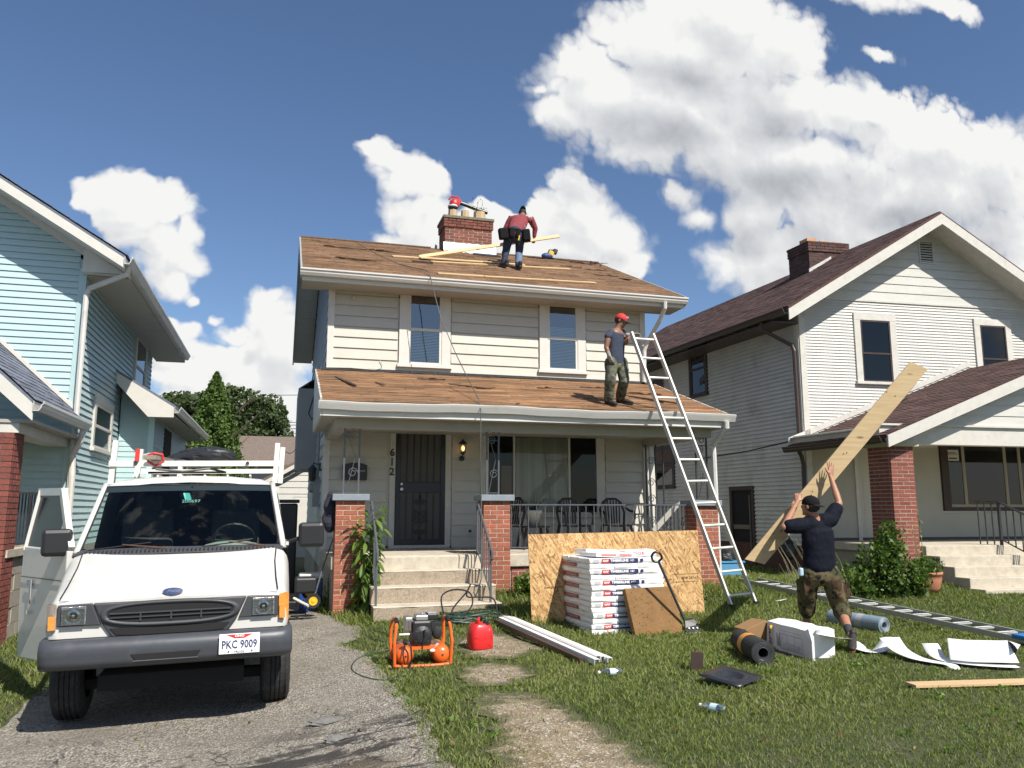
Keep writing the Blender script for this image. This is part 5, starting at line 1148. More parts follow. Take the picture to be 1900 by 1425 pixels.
t = thing('dry_weeds', 'thin dry grassy weeds leaning left of the shrub by the white house porch', 'plant', (p.x-1.1, p.y+.2, p.z)); mb = MB()
for k in range(40):
    x0 = p.x-1.2+rnd(-.4, .5); y0 = p.y+rnd(-.1, .4); h = rnd(.4, 1.0); mb.tube([(x0, y0, p.z), (x0-h*.2, y0, p.z+h*.6), (x0-h*.45, y0, p.z+h)], [.004, .003, .0015], 3)
mb.build('stalk', M('dry_stalk', (.20, .19, .11), .8), t, kind='stuff')
pt = gp(1722, 1099); tp = thing('flower_pot', 'chipped terracotta pot with green plant near the white house steps', 'flower pot', pt)
mb = MB(); mb.smooth = True; mb.lathe(pt, [(.0, .0), (.15, .0), (.19, .08), (.225, .22), (.225, .28), (.24, .285), (.245, .33), (.21, .33), (.20, .28), (0, .27)], 20); mb.build('pot', M('terracotta', (.42, .17, .09), .8, .15, 8, .4, 40, dirt=((.2, .12, .08), .3, 6)), tp)
leaves('foliage', crown_points(900, (pt.x, pt.y, pt.z+.42), (.27, .25, .16), 71), .075, m_leafbush, tp)

# ---------------------------------------------------------------- grass
def _ex(l): return [(gp(px, py).x, gp(px, py).y, r_) for px, py, r_ in l]
EXD = _ex([(1356, 1268, .22), (1450, 1212, .22), (1475, 1214, .22), (1500, 1218, .22), (1400, 1222, .13), (1420, 1232, .13), (1600, 1213, .1), (1640, 1212, .1), (1700, 1230, .12), (1730, 1236, .1), (1800, 1238, .13), (1840, 1238, .13), (1880, 1238, .13), (1760, 1238, .1), (1750, 1272, .08), (1800, 1270, .08), (1850, 1270, .08), (1715, 1274, .07), (1323, 1322, .06), (1133, 1254, .06), (897, 1204, .12)])
def excl(X, Y):
    bad = inpoly(X+.05*np.sin(Y*23+X*7)+.04*np.sin(X*41)+np.random.normal(0, .03, len(X)), Y+.05*np.sin(X*19), DRIVE) & inpoly(X+.09, Y, DRIVE)
    soft = np.random.uniform(0, 1, len(X))
    nz = vnoise(np.stack([X, Y, 0*X], 1), 9, 2)
    for p in PATCH: bad |= inpoly(X+.07*np.sin(Y*17)+.05*nz+np.random.normal(0, .075, len(X)), Y+.06*np.sin(X*21)+np.random.normal(0, .06, len(X)), p) & (soft < .95)
    bad |= (X > .74) & (X < 6.98) & (Y > PY-.05)
    bad |= (X > 1.24) & (X < 3.06) & (Y > 11.2+.03*(X-1.2))
    bad |= (X < -3.1) & (Y > 11.1)
    for (ex, ey, er) in EXD: bad |= (X-ex)**2+(Y-ey)**2 < er*er
    r = np.stack([X-10.6, Y-14.7], 1)@np.linalg.inv(np.array([[WF.a.x, WF.a.y], [WF.b.x, WF.b.y]]))
    bad |= (r[:, 0] > pe0+.25) & (r[:, 1] > -2.4); bad |= (r[:, 0] > -.02) & (r[:, 1] > 0); bad |= (r[:, 0] > su) & (r[:, 1] > -3.75)
    return bad
GV = np.vectorize(G)
def blades(name, x0, x1, y0, y1, dens, h, wd, seed, mat=m_grass, keep=None, mask=None, segs=2):
    rs = np.random.RandomState(seed); n = int((x1-x0)*(y1-y0)*dens); X = rs.uniform(x0, x1, n); Y = rs.uniform(y0, y1, n)
    ang = np.degrees(np.arctan2(X, Y)); ok = (ang > -26) & (ang < 55) & ~excl(X, Y)
    if mask is not None: ok &= mask(X, Y)
    X = X[ok]; Y = Y[ok]; n = len(X); P3 = np.stack([X, Y, 0*X], 1)
    thin = vnoise(P3, 1.6, 5)+.5*vnoise(P3, 5, 6)
    ok = rs.uniform(-1.1, 1, n) < thin+.85; X = X[ok]; Y = Y[ok]; thin = thin[ok]; n = len(X)
    Z = GV(X, Y)-.004; az = rs.uniform(0, 6.283, n); hh = h*rs.uniform(.45, 1.25, n)*(1+.35*thin); ww = wd*rs.uniform(.7, 1.3, n)
    ln = rs.uniform(.25, 1.3, n)*hh; la = rs.uniform(0, 6.283, n)
    B = np.stack([X, Y, Z], 1); s = np.stack([np.cos(az), np.sin(az), 0*az], 1)*ww[:, None]*.5; L_ = np.stack([np.cos(la)*ln, np.sin(la)*ln, hh], 1)
    mid = B+L_*np.array([.35, .35, .6]); tip = B+L_*np.array([1, 1, .92])
    tint = np.clip(.45+.35*vnoise(np.stack([X, Y, 0*X], 1), 1.1, 9)+.25*vnoise(np.stack([X, Y, 0*X], 1), 4, 4)+rs.uniform(-.35, .35, n), 0, 1)
    V = np.stack([B-s, B+s, mid+s*.8, mid-s*.8, tip], 1).reshape(-1, 3); i = np.arange(n)[:, None]*5
    T = np.concatenate([i+[0, 1, 2], i+[0, 2, 3], i+[3, 2, 4]], 1).reshape(-1, 3)
    return np_mesh(name, V, T, mat, None, np.repeat(tint, 3), 3, 'stuff')
blades('grass', -4, 8.5, 2.6, 5.6, 3600, .034, .0060, 1)
blades('grass', -5, 12, 5.6, 9.2, 2300, .040, .0085, 2)
blades('grass', -6, 16, 9.2, 14.5, 1150, .055, .012, 3)
blades('grass', 6.6, 16, 14.5, 22, 420, .06, .02, 4)
dm = lambda X, Y: (vnoise(np.stack([X, Y, 0*X], 1), 2.3, 31)+.4*vnoise(np.stack([X, Y, 0*X], 1), 7, 33)) > .18
blades('dry_grass', -4, 9, 2.6, 6.5, 950, .03, .006, 11, m_drygrass, mask=dm)
blades('dry_grass', -5, 11, 6.5, 10, 420, .035, .008, 12, m_drygrass, mask=dm)
# longer tufts along walls and the drive edge
tm = lambda X, Y: ((Y > 11.45) & (X > 3.0) & (X < 7.3)) | ((X > .35) & (X < 1.3) & (Y > 11.0)) | ((X > 9) & (Y > 11.4)) | ((X > 3) & (X < 3.5) & (Y > 10.2))
blades('tall_grass', .3, 12.5, 10.2, 13.5, 800, .14, .012, 15, mask=tm)
# sparse weeds rooted in the near, broken part of the drive
def sprigs():
    rs = np.random.RandomState(8); X = rs.uniform(-2.2, 1.7, 14000); Y = rs.uniform(3.3, 6.2, 14000); P3 = np.stack([X, Y, 0*X], 1)
    ok = (vnoise(P3, 2.6, 51)+.5*vnoise(P3, 7, 52) > .30-.12*(X > .4)) & ((Y < 5.75) | (X > .8)); X, Y = X[ok], Y[ok]; n = len(X)
    B = np.stack([X, Y, GV(X, Y)+.008], 1); la = rs.uniform(0, 6.28, n); hh = rs.uniform(.012, .04, n)
    tip = B+np.stack([np.cos(la)*hh, np.sin(la)*hh, hh*.7], 1); s = np.stack([-np.sin(la), np.cos(la), 0*la], 1)*.003
    return np_mesh('sprigs', np.stack([B-s, B+s, tip], 1).reshape(-1, 3), np.arange(n*3).reshape(n, 3), m_drygrass, None, rs.uniform(0, .8, n), 3, 'stuff')
sprigs()

# broad-leaved weeds and fallen leaves scattered through the lawn
rs = np.random.RandomState(77); P_ = []
for k in range(420):
    x, y = rs.uniform(-3.5, 9.5), rs.uniform(4.4, 12.5)
    if vnoise(np.array([[x, y, 0.]]), 1.3, 61)[0] < -.05 or excl(np.array([x]), np.array([y]))[0]: continue
    for i in range(rs.randint(6, 16)):
        r_ = rs.uniform(.01, .075); a_ = rs.uniform(0, 6.28); P_.append((x+r_*math.cos(a_), y+r_*math.sin(a_), G(x, y)+.018+.02*rs.uniform()))
leaves('clover', P_, .036, m_leafweed, None, .75)
P_ = [(x, y, G(x, y)+.03) for x, y in zip(rs.uniform(-3, 9, 160), rs.uniform(4.4, 11, 160))]
leaves('fallen_leaves', P_, .035, leaf_mat('dry_leaf', (.16, .10, .04), (.30, .21, .10), .1), None, .6)
# ---------------------------------------------------------------- van
m_vanw = M('white_van_paint', (.56, .55, .515), .34, .03, 2, coat=.35, dirt=((.30, .26, .20), .20, 11))
m_vang = M('grey_plastic_grille', (.045, .047, .052), .5, .06, 12)
m_bump = M('grey_painted_bumper', (.055, .060, .070), .42, .08, 8, dirt=((.16, .15, .14), .16, 6))
m_lamp = M('headlamp_reflector', (.55, .55, .56), .18, .3, 30, .8, 25, metal=.8)
m_amber = M('amber_marker_lens', (.75, .28, .05), .25, .2, 20, .4, 60, coat=.5)
m_lens = M('clear_marker_lens', (.45, .38, .32), .25, .2, 20, .4, 60, coat=.5)
m_dash = M('grey_green_dashboard', (.36, .41, .37), .7, .05, 4)
m_seat = M('dark_grey_seat', (.05, .05, .052), .85, .1, 10)
m_wind = glass('van_windscreen_glass', (.66, .74, .71), -.02)
m_navyb = M('blue_enamel_badge', (.012, .03, .12), .3, coat=.6); m_chrome = M('chrome', (.7, .7, .7), .15, metal=1)
m_tyre = M('tyre_rubber', (.020, .020, .021), .85, .15, 14, .5, 60, dirt=((.10, .09, .08), .25, 9))
van = thing('van', 'white work van with ladder rack and open passenger door, parked on the driveway', 'van', (-.765, 7.0, -.215), (0, R(-1.1), R(1.7)), local=True)
def half(pts): return pts+[(-x, z) for x, z in reversed(pts) if x > 1e-6]
def ring(ly, w, tz, zb):
    p = [(w-.03, zb), (w, zb+.12), (w+.012, tz-.30 if tz > 1.2 else .80), (w+.004, tz-.15), (w-.012, tz-.09), (w-.045, tz-.045), (w-.13, tz-.016), (w*.5, tz-.002), (0, tz+.004)]
    return [(x, ly, z) for x, z in half(p)]
mb = MB(); mb.smooth = True
mb.loft([ring(.060, .800, 1.035, .64), ring(.068, .850, 1.055, .63), ring(.12, .876, 1.085, .62), ring(.30, .888, 1.145, .60), ring(.55, .900, 1.245, .60), ring(.75, .905, 1.325, .60), ring(.88, .908, 1.37, .60)], caps=False)
mb.smooth = False; r0 = ring(.060, .800, 1.035, .64); mb.add(r0, [tuple(range(len(r0)))])
bodyv = mb.build('body', m_vanw, van, recalc=True)
mb = MB(); mb.smooth = True
lw = lambda ly: [(x, ly, z) for x, z in half([(.89, .42), (.915, .55), (.925, .85), (.92, 1.2), (.908, 1.37)])]
A = [lw(2.05), lw(3.5), lw(5.1)]; V = [p for r_ in A for p in r_]; n = len(A[0])
mb.add(V, [(i*n+j, i*n+j+1, (i+1)*n+j+1, (i+1)*n+j) for i in range(2) for j in range(n-1) if j != n//2-1]); mb.build('side_panel', m_vanw, van, kind='stuff')
# front wings either side of the wheel, cab side on the driver's side
mb = MB(); mb.smooth = True; V = []
prof = [(.89, .42), (.915, .55), (.922, .85), (.915, 1.2), (.905, 1.37)]
for ly in (.9, 1.3, 2.05): V += [(x, ly, z) for x, z in prof]
mb.add(V, [(i*5+j, i*5+j+1, (i+1)*5+j+1, (i+1)*5+j) for i in range(2) for j in range(4)]); mb.build('driver_door', m_vanw, van)
# hood seams
mb = MB()
for s_ in (-1, 1): mb.tube([(s_*.80, .09, 1.055), (s_*.79, .3, 1.135), (s_*.785, .6, 1.255), (s_*.80, .86, 1.352)], .005, 4)
mb.build('hood_seam', m_black, bodyv, kind='stuff')
mb = MB(); mb.tube([(x, .070-.0*abs(x), 1.040-.010*abs(x)**4) for x in [i*.08-.80 for i in range(21)]], .0035, 4); mb.build('hood_edge_seam', m_greyp, bodyv)
# greenhouse
gh = lambda ly, k=0: [(x, ly, z) for x, z in half([(.908, 1.37), (.885, 1.50), (.83, 1.80), (.80, 1.92), (.765, 1.975), (.66, 2.015), (.35, 2.045), (0, 2.055)])]
A = [gh(2.05), gh(3.5), gh(5.1)]
mb = MB(); mb.smooth = True; V = [p for r_ in A for p in r_]; n = len(A[0]); mb.add(V, [(i*n+j, i*n+j+1, (i+1)*n+j+1, (i+1)*n+j) for i in range(2) for j in range(n-1)])
mb.build('cabin_shell', m_vanw, van)
rf = lambda ly, dz: [(x, ly+.10*(x/.77)**2, z-dz) for x, z in half([(.80, 1.93), (.765, 1.975), (.66, 2.015), (.35, 2.045), (0, 2.055)])]
mb = MB(); mb.smooth = True; mb.loft([rf(1.50, .075), rf(1.54, .035), rf(1.62, .012), rf(1.8, .0), rf(2.02, .0)], closed=False, caps=False); mb.build('roof_front', m_vanw, van)
mb = MB()
for k in range(6):
    x = -.55+k*.22; mb.tube([(x, 1.80, 2.055), (x, 5.0, 2.06)], .012, 5)
mb.build('roof_rib', m_vanw, van, kind='stuff')
mb = MB(); mb.box(-.86, .86, 5.08, 5.1, .45, 1.98); mb.build('rear_panel', m_vanw, van)
# windscreen
def wsp(s, t, off=0.):   # s -1..1 across, t 0..1 up
    w_ = .835+(.745-.835)*t; z = 1.375+(1.955-1.375)*t-.010*s*s; y = .865+(1.53-.865)*t+.13*s*s*(1-.2*t)-.03
    return (s*w_, y-off, z)
def grid(f, n, m): return [[f(-1+2*i/n, j/m) for i in range(n+1)] for j in range(m+1)]
mb = MB(); mb.smooth = True; mb.loft(grid(wsp, 12, 6), closed=False, caps=False); wsn = mb.build('windscreen', m_wind, van)
mb = MB(); mb.smooth = True; mb.loft([[wsp(-1+i/6, 1-.0, -.0+.003) for i in range(13)], [wsp(-1+i/6, .90, .003) for i in range(13)]], closed=False, caps=False); mb.build('tint_band', M('dark_tint_band', (.02, .03, .035), .3), wsn)
for s_ in (-1, 1):
    mb = MB(); mb.smooth = True; mb.tube([Vector(wsp(s_*1.035, t, -.01)) for t in (-.03, .3, .6, .9, 1.03)], [.032, .030, .028, .028, .028], 8); mb.build('pillar', m_vanw, van)
    mb = MB(); mb.tube([Vector(wsp(s_, t, .006)) for t in (0, .3, .6, 1)], .008, 5); mb.build('rubber_seal', m_blackr, wsn)
mb = MB(); mb.tube([Vector(wsp(-1+i/6, 1, .005)) for i in range(13)], .007, 5); mb.build('rubber_seal', m_blackr, wsn)
mb = MB(); mb.smooth = True; mb.loft([[wsp(-1.04+1.04*i/6, .03, .004) for i in range(13)], [(x, y-.055, z-.008) for x, y, z in [wsp(-1.03+1.03*i/6, 0, .0) for i in range(13)]], [(x, y-.085, z-.035) for x, y, z in [wsp(-1.02+1.02*i/6, 0, .0) for i in range(13)]]], closed=False, caps=False); cow = mb.build('cowl', m_vang, van)
for i in range(46):
    x = -.78+i*.0345; b = wsp(x/.835, 0, 0); mb = MB(); mb.box(x-.004, x+.004, b[1]-.075, b[1]-.02, b[2]-.016, b[2]+.004)
    mb.build('cowl_slat', m_black, cow)
m_wip = M('rusty_wiper_arm', (.10, .055, .035), .7, .3, 20)
for (sa, sb) in ((-.93, -.17), (.20, .83)):
    a0 = Vector(wsp(sb, .015, .035)); a1 = Vector(wsp((sa+sb)/2-.05, .085, .035)); b0 = Vector(wsp(sa, .02, .02)); b1 = Vector(wsp(sb-.15, .10, .02)); wi = MB(); wi.tube([a0, a1], [.010, .005], 5); wi.tube([a0-Vector((.0, 0, .0)), a0+Vector((.02, .02, -.02))], .016, 6); wo_ = wi.build('wiper', m_wip, van, kind=None)
    mb = MB(); mb.tube([b0, Vector(wsp((sa+sb)/2, .07, .02)), b1], .006, 5); mb.build('wiper_blade', m_blackr, wo_)
# things seen through the glass
mb = MB(); mb.box(-.80, .80, .99, 1.34, 1.12, 1.36); mb.ell((.40, 1.18, 1.36), (.26, .13, .06), 12, 6); mb.ell((-.2, 1.10, 1.35), (.6, .12, .035), 12, 6); mb.build('dashboard', m_dash, van, kind='stuff')
mb = MB(); mb.tube([(.42+.19*math.cos(a*math.pi/10), 1.42-.07*math.sin(a*math.pi/10), 1.42+.15*math.sin(a*math.pi/10)) for a in range(21)], .014, 6); mb.tube([(.24, 1.42, 1.42), (.42, 1.40, 1.40), (.60, 1.42, 1.42)], .012, 5); mb.build('steering_wheel', m_black, van, kind='stuff')
for x in (-.42, .42):
    mb = MB(); mb.obox((x, 1.80, .95), (.5, .5, .16)); mb.obox((x, 2.02, 1.36), (.48, .14, .7), (-.2, 0, 0)); mb.obox((x, 2.08, 1.78), (.26, .10, .18), (-.1, 0, 0)); mb.build('seat', m_seat, van, bevel=.04, kind='stuff')
mb = MB(); mb.box(-.86, .86, .95, 5.0, .46, .50); mb.box(-.86, .86, 2.9, 2.92, .5, 1.9); mb.build('cabin_floor', m_seat, van, kind='stuff')
mb = MB(); mb.obox((.02, 1.50, 1.86), (.22, .02, .06)); mb.tube([(.02, 1.46, 1.94), (.02, 1.5, 1.86)], .008, 5); mb.build('rear_view_mirror', m_black, van, kind='stuff')
mb = MB(); mb.obox(Vector(wsp(-.02, .80, -.01)), (.06, .004, .10), (-.85, 0, .35)); mb.build('windscreen_sticker', M('teal_sticker', (.10, .42, .40), .5), van)
text('200697', .055, M('pale_teal_marking', (.30, .55, .52), .5), van, Vector(wsp(.03, .72, -.012)), (1, 0, 0), (0, .72, .68), 'windscreen_number')
# driver's side window
mb = MB(); mb.add([(.893, 1.0, 1.40), (.893, 1.98, 1.40), (.822, 1.98, 1.86), (.822, 1.60, 1.86)], [(0,1,2,3)]); mb.build('side_window', m_glassd, van)
mb = MB(); mb.bar((.90, .95, 1.385), (.90, 2.05, 1.385), .03); mb.bar((.895, 1.98, 1.38), (.80, 1.98, 1.93), .05); mb.bar((.81, 1.58, 1.90), (.805, 2.05, 1.92), .05); mb.build('window_frame', m_vanw, van, kind='stuff')
# grille and lights
FY = .030
gp_ = MB(); gp_.prism([(-.56, FY, 1.015), (.56, FY, 1.015), (.485, FY, .845), (.42, FY, .755), (-.42, FY, .755), (-.485, FY, .845)], (0, .04, 0)); gri = gp_.build('grille', m_vang, van, recalc=True, bevel=.012)
def sup(a, rx, rz, p=2.6): c, s_ = math.cos(a), math.sin(a); return rx*abs(c)**(2/p)*(1 if c >= 0 else -1), rz*abs(s_)**(2/p)*(1 if s_ >= 0 else -1)
mb = MB(); pts = [sup(i*math.pi/20, .465, .072) for i in range(40)]; mb.prism([(x, FY-.012, .922+z) for x, z in pts], (0, .01, 0)); mb.build('grille_opening', m_dark, gri)
mb = MB(); mb.smooth = True; mb.loft([[(x*k, FY+dy, .922+z*k2) for x, z in pts] for k, k2, dy in ((1.10, 1.38, -.001), (1.07, 1.27, -.022), (1.02, 1.10, -.026), (.985, .94, -.012))], caps=False); mb.build('grille_surround', m_vang, gri)
for (z, h_) in ((.932, .010), (.90, .006)): mb = MB(); mb.box(-.44, .44, FY-.026, FY-.012, z-h_/2, z+h_/2); mb.build('grille_bar', m_vang, gri)
for x in (-.22, 0, .22): mb = MB(); mb.box(x-.005, x+.005, FY-.024, FY-.013, .868, .925); mb.build('grille_bar', m_vang, gri)
mb = MB(); mb.prism([(-.435, FY-.008, .822), (.435, FY-.008, .822), (.39, FY-.008, .775), (.25, FY-.008, .765), (-.25, FY-.008, .765), (-.39, FY-.008, .775)], (0, .006, 0)); mb.build('lower_opening', m_dark, gri)
for s_ in (-1, 1):
    bz = MB(); bz.prism([(s_*.805, FY+.01, 1.01), (s_*.565, FY, 1.015), (s_*.50, FY, .85), (s_*.805, FY+.01, .85)], (0, .035, 0)); bo = bz.build('lamp_bezel', m_vang, van, recalc=True, bevel=.008)
    hd = MB(); hd.box(s_*.69-.085, s_*.69+.085, FY-.004, FY+.002, .862, .998); hl = hd.build('headlight', m_lamp, van, bevel=.01)
    mb = MB(); mb.lathe((s_*.69, FY-.003, .93), [(.062, -.002), (.05, .0), (.03, -.004), (.012, -.014), (0, -.016)], 18, 'y'); mb.build('reflector', m_chrome, hl)
    mb = MB(); mb.box(s_*.69-.08, s_*.69+.08, FY-.02, FY-.016, .867, .993); mb.build('lamp_glass', glass('lamp_glass', (.9, .9, .9), .06) if s_ < 0 else MATS['lamp_glass'], hl)
    mb = MB(); mb.prism([(s_*.81, FY+.006, 1.02), (s_*.865, FY+.045, 1.025), (s_*.892, .12, 1.02), (s_*.892, .12, .80), (s_*.865, FY+.045, .795), (s_*.81, FY+.006, .825)], (0, .03, 0))
    am_ = mb.build('marker_light', m_amber if s_ > 0 else m_lens, van, recalc=True, bevel=.006)
    mb = MB(); mb.box(s_*.838-.022, s_*.838+.022, FY-.004, FY+.018, .83, .93); mb.build('amber_insert', m_amber, am_)
em = MB(); em.lathe((0, 0, 0), [(1.0, 0), (.97, -.12), (.0, -.16)], 32, 'y'); emo = em.build('badge', m_navyb, van); emo.scale = (.072, .05, .028); emo.location = (0, .066, 1.075); emo.rotation_euler = (-.45, 0, 0)
em = MB(); em.tube([(math.cos(a*math.pi/16), -.05, math.sin(a*math.pi/16)) for a in range(33)], .07, 6, cap=False); e2 = em.build('badge_rim', m_chrome, emo)
text('Ford', 1.15, m_chrome, emo, (0, -.20, -.02), (1, 0, 0), (0, 0, 1), 'badge_lettering', bold=.02, shear=.45, width=1.35)
# bumper
def br(x, k=1.): 
    c = abs(x/.93); y0 = .0+.12*max(0, c-.80)**2*9+.02*c*c; return [(x, y0+.16, .48), (x, y0+.02, .455), (x, y0-.035, .49), (x, y0-.045, .54), (x, y0-.052, .60), (x, y0-.058, .645), (x, y0-.045, .70), (x, y0-.015, .735), (x, y0+.05, .75), (x, y0+.16, .75)]
mb = MB(); mb.smooth = True
rings = [br(x) for x in [-.91+.0607*i for i in range(31)]]
def squash(r_, k): c = (r_[0][1]+.0, .60); return [(p[0], p[1]+(.05 if k < .9 else 0), c[1]+(p[2]-c[1])*k) for p in r_]
rings = [squash([(p[0]-.012, p[1], p[2]) for p in rings[0]], .8)]+rings+[squash([(p[0]+.012, p[1], p[2]) for p in rings[-1]], .8)]
mb.loft(rings); bum = mb.build('bumper', m_bump, van, recalc=True); bum.location.z = .655-.615*.78; bum.scale.z = .78
mb = MB(); mb.prism([(-.27, -.055, .585), (.23, -.055, .585), (.19, -.053, .525), (-.23, -.053, .525)], (0, .02, 0)); mb.build('bumper_slot', m_dark, bum, recalc=True)
mb = MB(); mb.tube([(-.25, -.062, .520), (.21, -.062, .520)], .007, 5); mb.build('slot_lip', m_bump, bum)
px_, pz_ = .515, .665
mb = MB(); mb.box(px_-.152, px_+.152, -.078, -.072, pz_-.076, pz_+.076); pla = mb.build('number_plate', m_white, van, bevel=.004)
mb = MB(); mb.prism([(px_-.10, -.0795, pz_+.070), (px_+.10, -.0795, pz_+.070), (px_+.035, -.0795, pz_+.040), (px_-.035, -.0795, pz_+.040)], (0, .001, 0)); mb.build('red_banner', m_redp, pla, recalc=True)
text('PKC 9009', .085, M('plate_blue', (.02, .035, .12), .5), pla, (px_, -.0795, pz_-.008), (1, 0, 0), (0, 0, 1), 'plate_number', bold=.0012, width=.262)
text('OHIO', .026, m_whitep, pla, (px_, -.0815, pz_+.058), (1, 0, 0), (0, 0, 1), 'plate_state', bold=.0008, width=.07)
text('TRUCK', .02, m_blackp, pla, (px_, -.0795, pz_-.062), (1, 0, 0), (0, 0, 1), 'plate_class', width=.08)
for x in (-.08, .095): mb = MB(); mb.cyl((px_+x, -.083, pz_-.058), (px_+x, -.078, pz_-.058), .006, 8); mb.build('plate_screw', m_black, pla)
mb = MB(); mb.box(-.85, .85, .04, .10, .60, .76); mb.build('valance', m_dark, van)
mb = MB(); mb.box(-.55, .55, .35, 1.6, .30, .42); mb.box(-.7, .7, .7, .82, .26, .34); mb.build('chassis', m_dark, van, kind='stuff')
# wheels
for (x, y) in ((-.80, .80), (.81, .80), (-.80, 4.1), (.81, 4.1)):
    s_ = 1 if x > 0 else -1
    w_ = MB(); w_.smooth = True; pr = [(.20, -.115), (.30, -.122), (.348, -.105), (.362, -.09)]
    for g_ in (-.055, -.018, .018, .055): pr += [(.366, g_-.016), (.366, g_+.010), (.355, g_+.012), (.355, g_+.016)]
    pr += [(.362, .09), (.348, .105), (.30, .122), (.20, .115)]
    w_.smooth = False; w_.lathe((x, y, .385), pr, 36, 'x'); wh_ = w_.build('wheel', m_tyre, van)
    mb = MB(); mb.lathe((x, y, .385), [(.21, s_*.10), (.19, s_*.06), (.10, s_*.05), (.06, s_*.10), (0, s_*.10)], 24, 'x'); mb.build('rim', m_gut, wh_)
# mirrors
def mirror(parent, c, s_=1):
    mb = MB(); mb.obox(c, (.24, .10, .235), (0, 0, -.1*s_)); mo = mb.build('mirror', m_black, parent, bevel=.035)
    mb = MB(); mb.tube([Vector(c)+Vector((-.08*s_, .02, -.02)), Vector(c)+Vector((-.26*s_, .06, -.08))], .022, 6); mb.build('mirror_arm', m_black, mo)
mirror(van, (1.13, 1.12, 1.455), 1)
# open passenger door, hinged at the front
HA = R(31); hx, hy = -.905, .98
dd = Vector((-math.sin(HA), math.cos(HA), 0)); dn = Vector((-math.cos(HA), -math.sin(HA), 0))      # along the door, outwards
H0 = Vector((hx-.02, hy, 0)); dP = lambda l, o, z: tuple(H0+dd*l+dn*o+Vector((0, 0, z)))
lean = lambda z: .0 if z < 1.37 else -.10*(z-1.37)/.58
outl = [(.0, .48), (.0, 1.37), (.02, 1.42), (.50, 1.90), (.56, 1.93), (1.04, 1.93), (1.06, 1.88), (1.08, 1.37), (1.09, .9), (1.05, .42)]
win = [(.14, 1.42), (.52, 1.83), (1.0, 1.85), (1.01, 1.40)]
mb = MB(); mb.add([dP(l, .02+lean(z), z) for l, z in ((0, .42), (1.05, .38), (1.09, .9), (1.08, 1.40), (0, 1.38), (0, .9))]+[dP(l, -.06+lean(z), z) for l, z in ((0, .42), (1.05, .38), (1.09, .9), (1.08, 1.40), (0, 1.38), (0, .9))],
 [(0,1,2,3,4,5), (11,10,9,8,7,6)]+[(i, i+6, (i+1) % 6+6, (i+1) % 6) for i in range(6)]); vd = mb.build('passenger_door', m_vanw, van, recalc=True, bevel=.012)
fr = MB()
def fbar(l0, z0, l1, z1, w_=.06): fr.bar(dP(l0, -.01+lean(z0), z0), dP(l1, -.01+lean(z1), z1), .05, w_, up=dP(0, 0, 0) and (0, 0, 1))
fbar(.0, 1.38, .50, 1.90, .09); fbar(.46, 1.90, 1.07, 1.91, .07); fbar(1.04, 1.92, 1.06, 1.36, .06)
fr.prism([dP(.02, .0, 1.38), dP(.30, .0, 1.38), dP(.30, lean(1.66), 1.66)], dn*-.03); fr.build('door_frame', m_vanw, vd, recalc=True, kind='stuff')
mb = MB(); mb.add([dP(.28, lean(1.4), 1.40), dP(1.04, lean(1.4), 1.40), dP(1.03, lean(1.89), 1.89), dP(.52, lean(1.89), 1.89), dP(.28, lean(1.66), 1.66)], [(0,1,2,3,4)]); mb.build('door_window', M('tinted_van_glass', (.010, .011, .013), .2, spec=.15), vd)
mb = MB(); mb.bar(dP(.05, .028, 1.12), dP(1.07, .028, 1.12), .006, .006); mb.bar(dP(1.095, -.02, .45), dP(1.095, -.02, 1.88), .012, .05); mb.build('door_seam', m_black, vd, kind='stuff')
mb = MB(); c_ = Vector(dP(.80, .034, 1.0)); mb.prism([c_+dd*a+Vector((0, 0, b)) for a, b in ((-.05, .10), (.06, .10), (.06, .05), (-.01, .04), (-.01, -.09), (-.05, -.12))], dn*.006); mb.build('door_handle', m_greyp, vd, recalc=True)
mb = MB(); mb.cyl(c_+Vector((0, 0, -.19)), c_+Vector((0, 0, -.19))+dn*.008, .022, 12); mb.build('door_lock', m_chrome, vd)
mirror(vd, dP(.10, .07, 1.45), -1)
# ladder rack with its load
m_rack = M('white_rack_paint', (.68, .66, .60), .55, .06, 8, dirt=((.30, .16, .08), .22, 9))
rk = thing('ladder_rack', 'white steel ladder rack across the van roof with bolted upright posts', 'roof rack', (-.86, 9.0, 1.85))
def VP(p): return van.matrix_basis @ Vector(p)
bpy.context.view_layer.update()
mb = MB(); mb.bar(VP((-.80, 1.95, 2.185)), VP((.86, 1.95, 2.185)), .05, .055); cb = mb.build('crossbar', m_rack, rk)
for (x, y, z0, z1) in ((-.78, 1.97, 1.98, 2.42), (.80, 1.95, 1.98, 2.40), (.86, 2.15, 1.98, 2.37), (-.54, 1.93, 2.04, 2.33), (-.30, 3.8, 2.04, 2.42)):
    mb = MB(); mb.bar(VP((x, y, z0)), VP((x+(.02 if x > 0 else .03), y, z1)), .05, .045); mb.build('post', m_rack, rk)
mb = MB(); mb.bar(VP((-.54, 1.895, 2.21)), VP((-.535, 1.895, 2.33)), .04, .02); mb.build('red_reflector', m_redp, rk)
mb = MB(); mb.bar(VP((-.80, 3.8, 2.185)), VP((.86, 3.8, 2.185)), .05, .055); mb.build('crossbar', m_rack, rk)
for x in (-.55, .52): mb = MB(); p = VP((x, 1.915, 2.185)); mb.cyl(p, p+Vector((0, -.015, 0)), .018, 8); mb.build('bolt', m_brown, rk)
mb = MB(); mb.bar(VP((-.40, 1.7, 2.235)), VP((-.12, 3.6, 2.24)), .12, .04)
brd = tag(mb.build('board', wood('weathered_board', (.30, .25, .20), (.20, .16, .12), axis='y')), 'weathered grey board end lying across the van ladder rack', 'board')
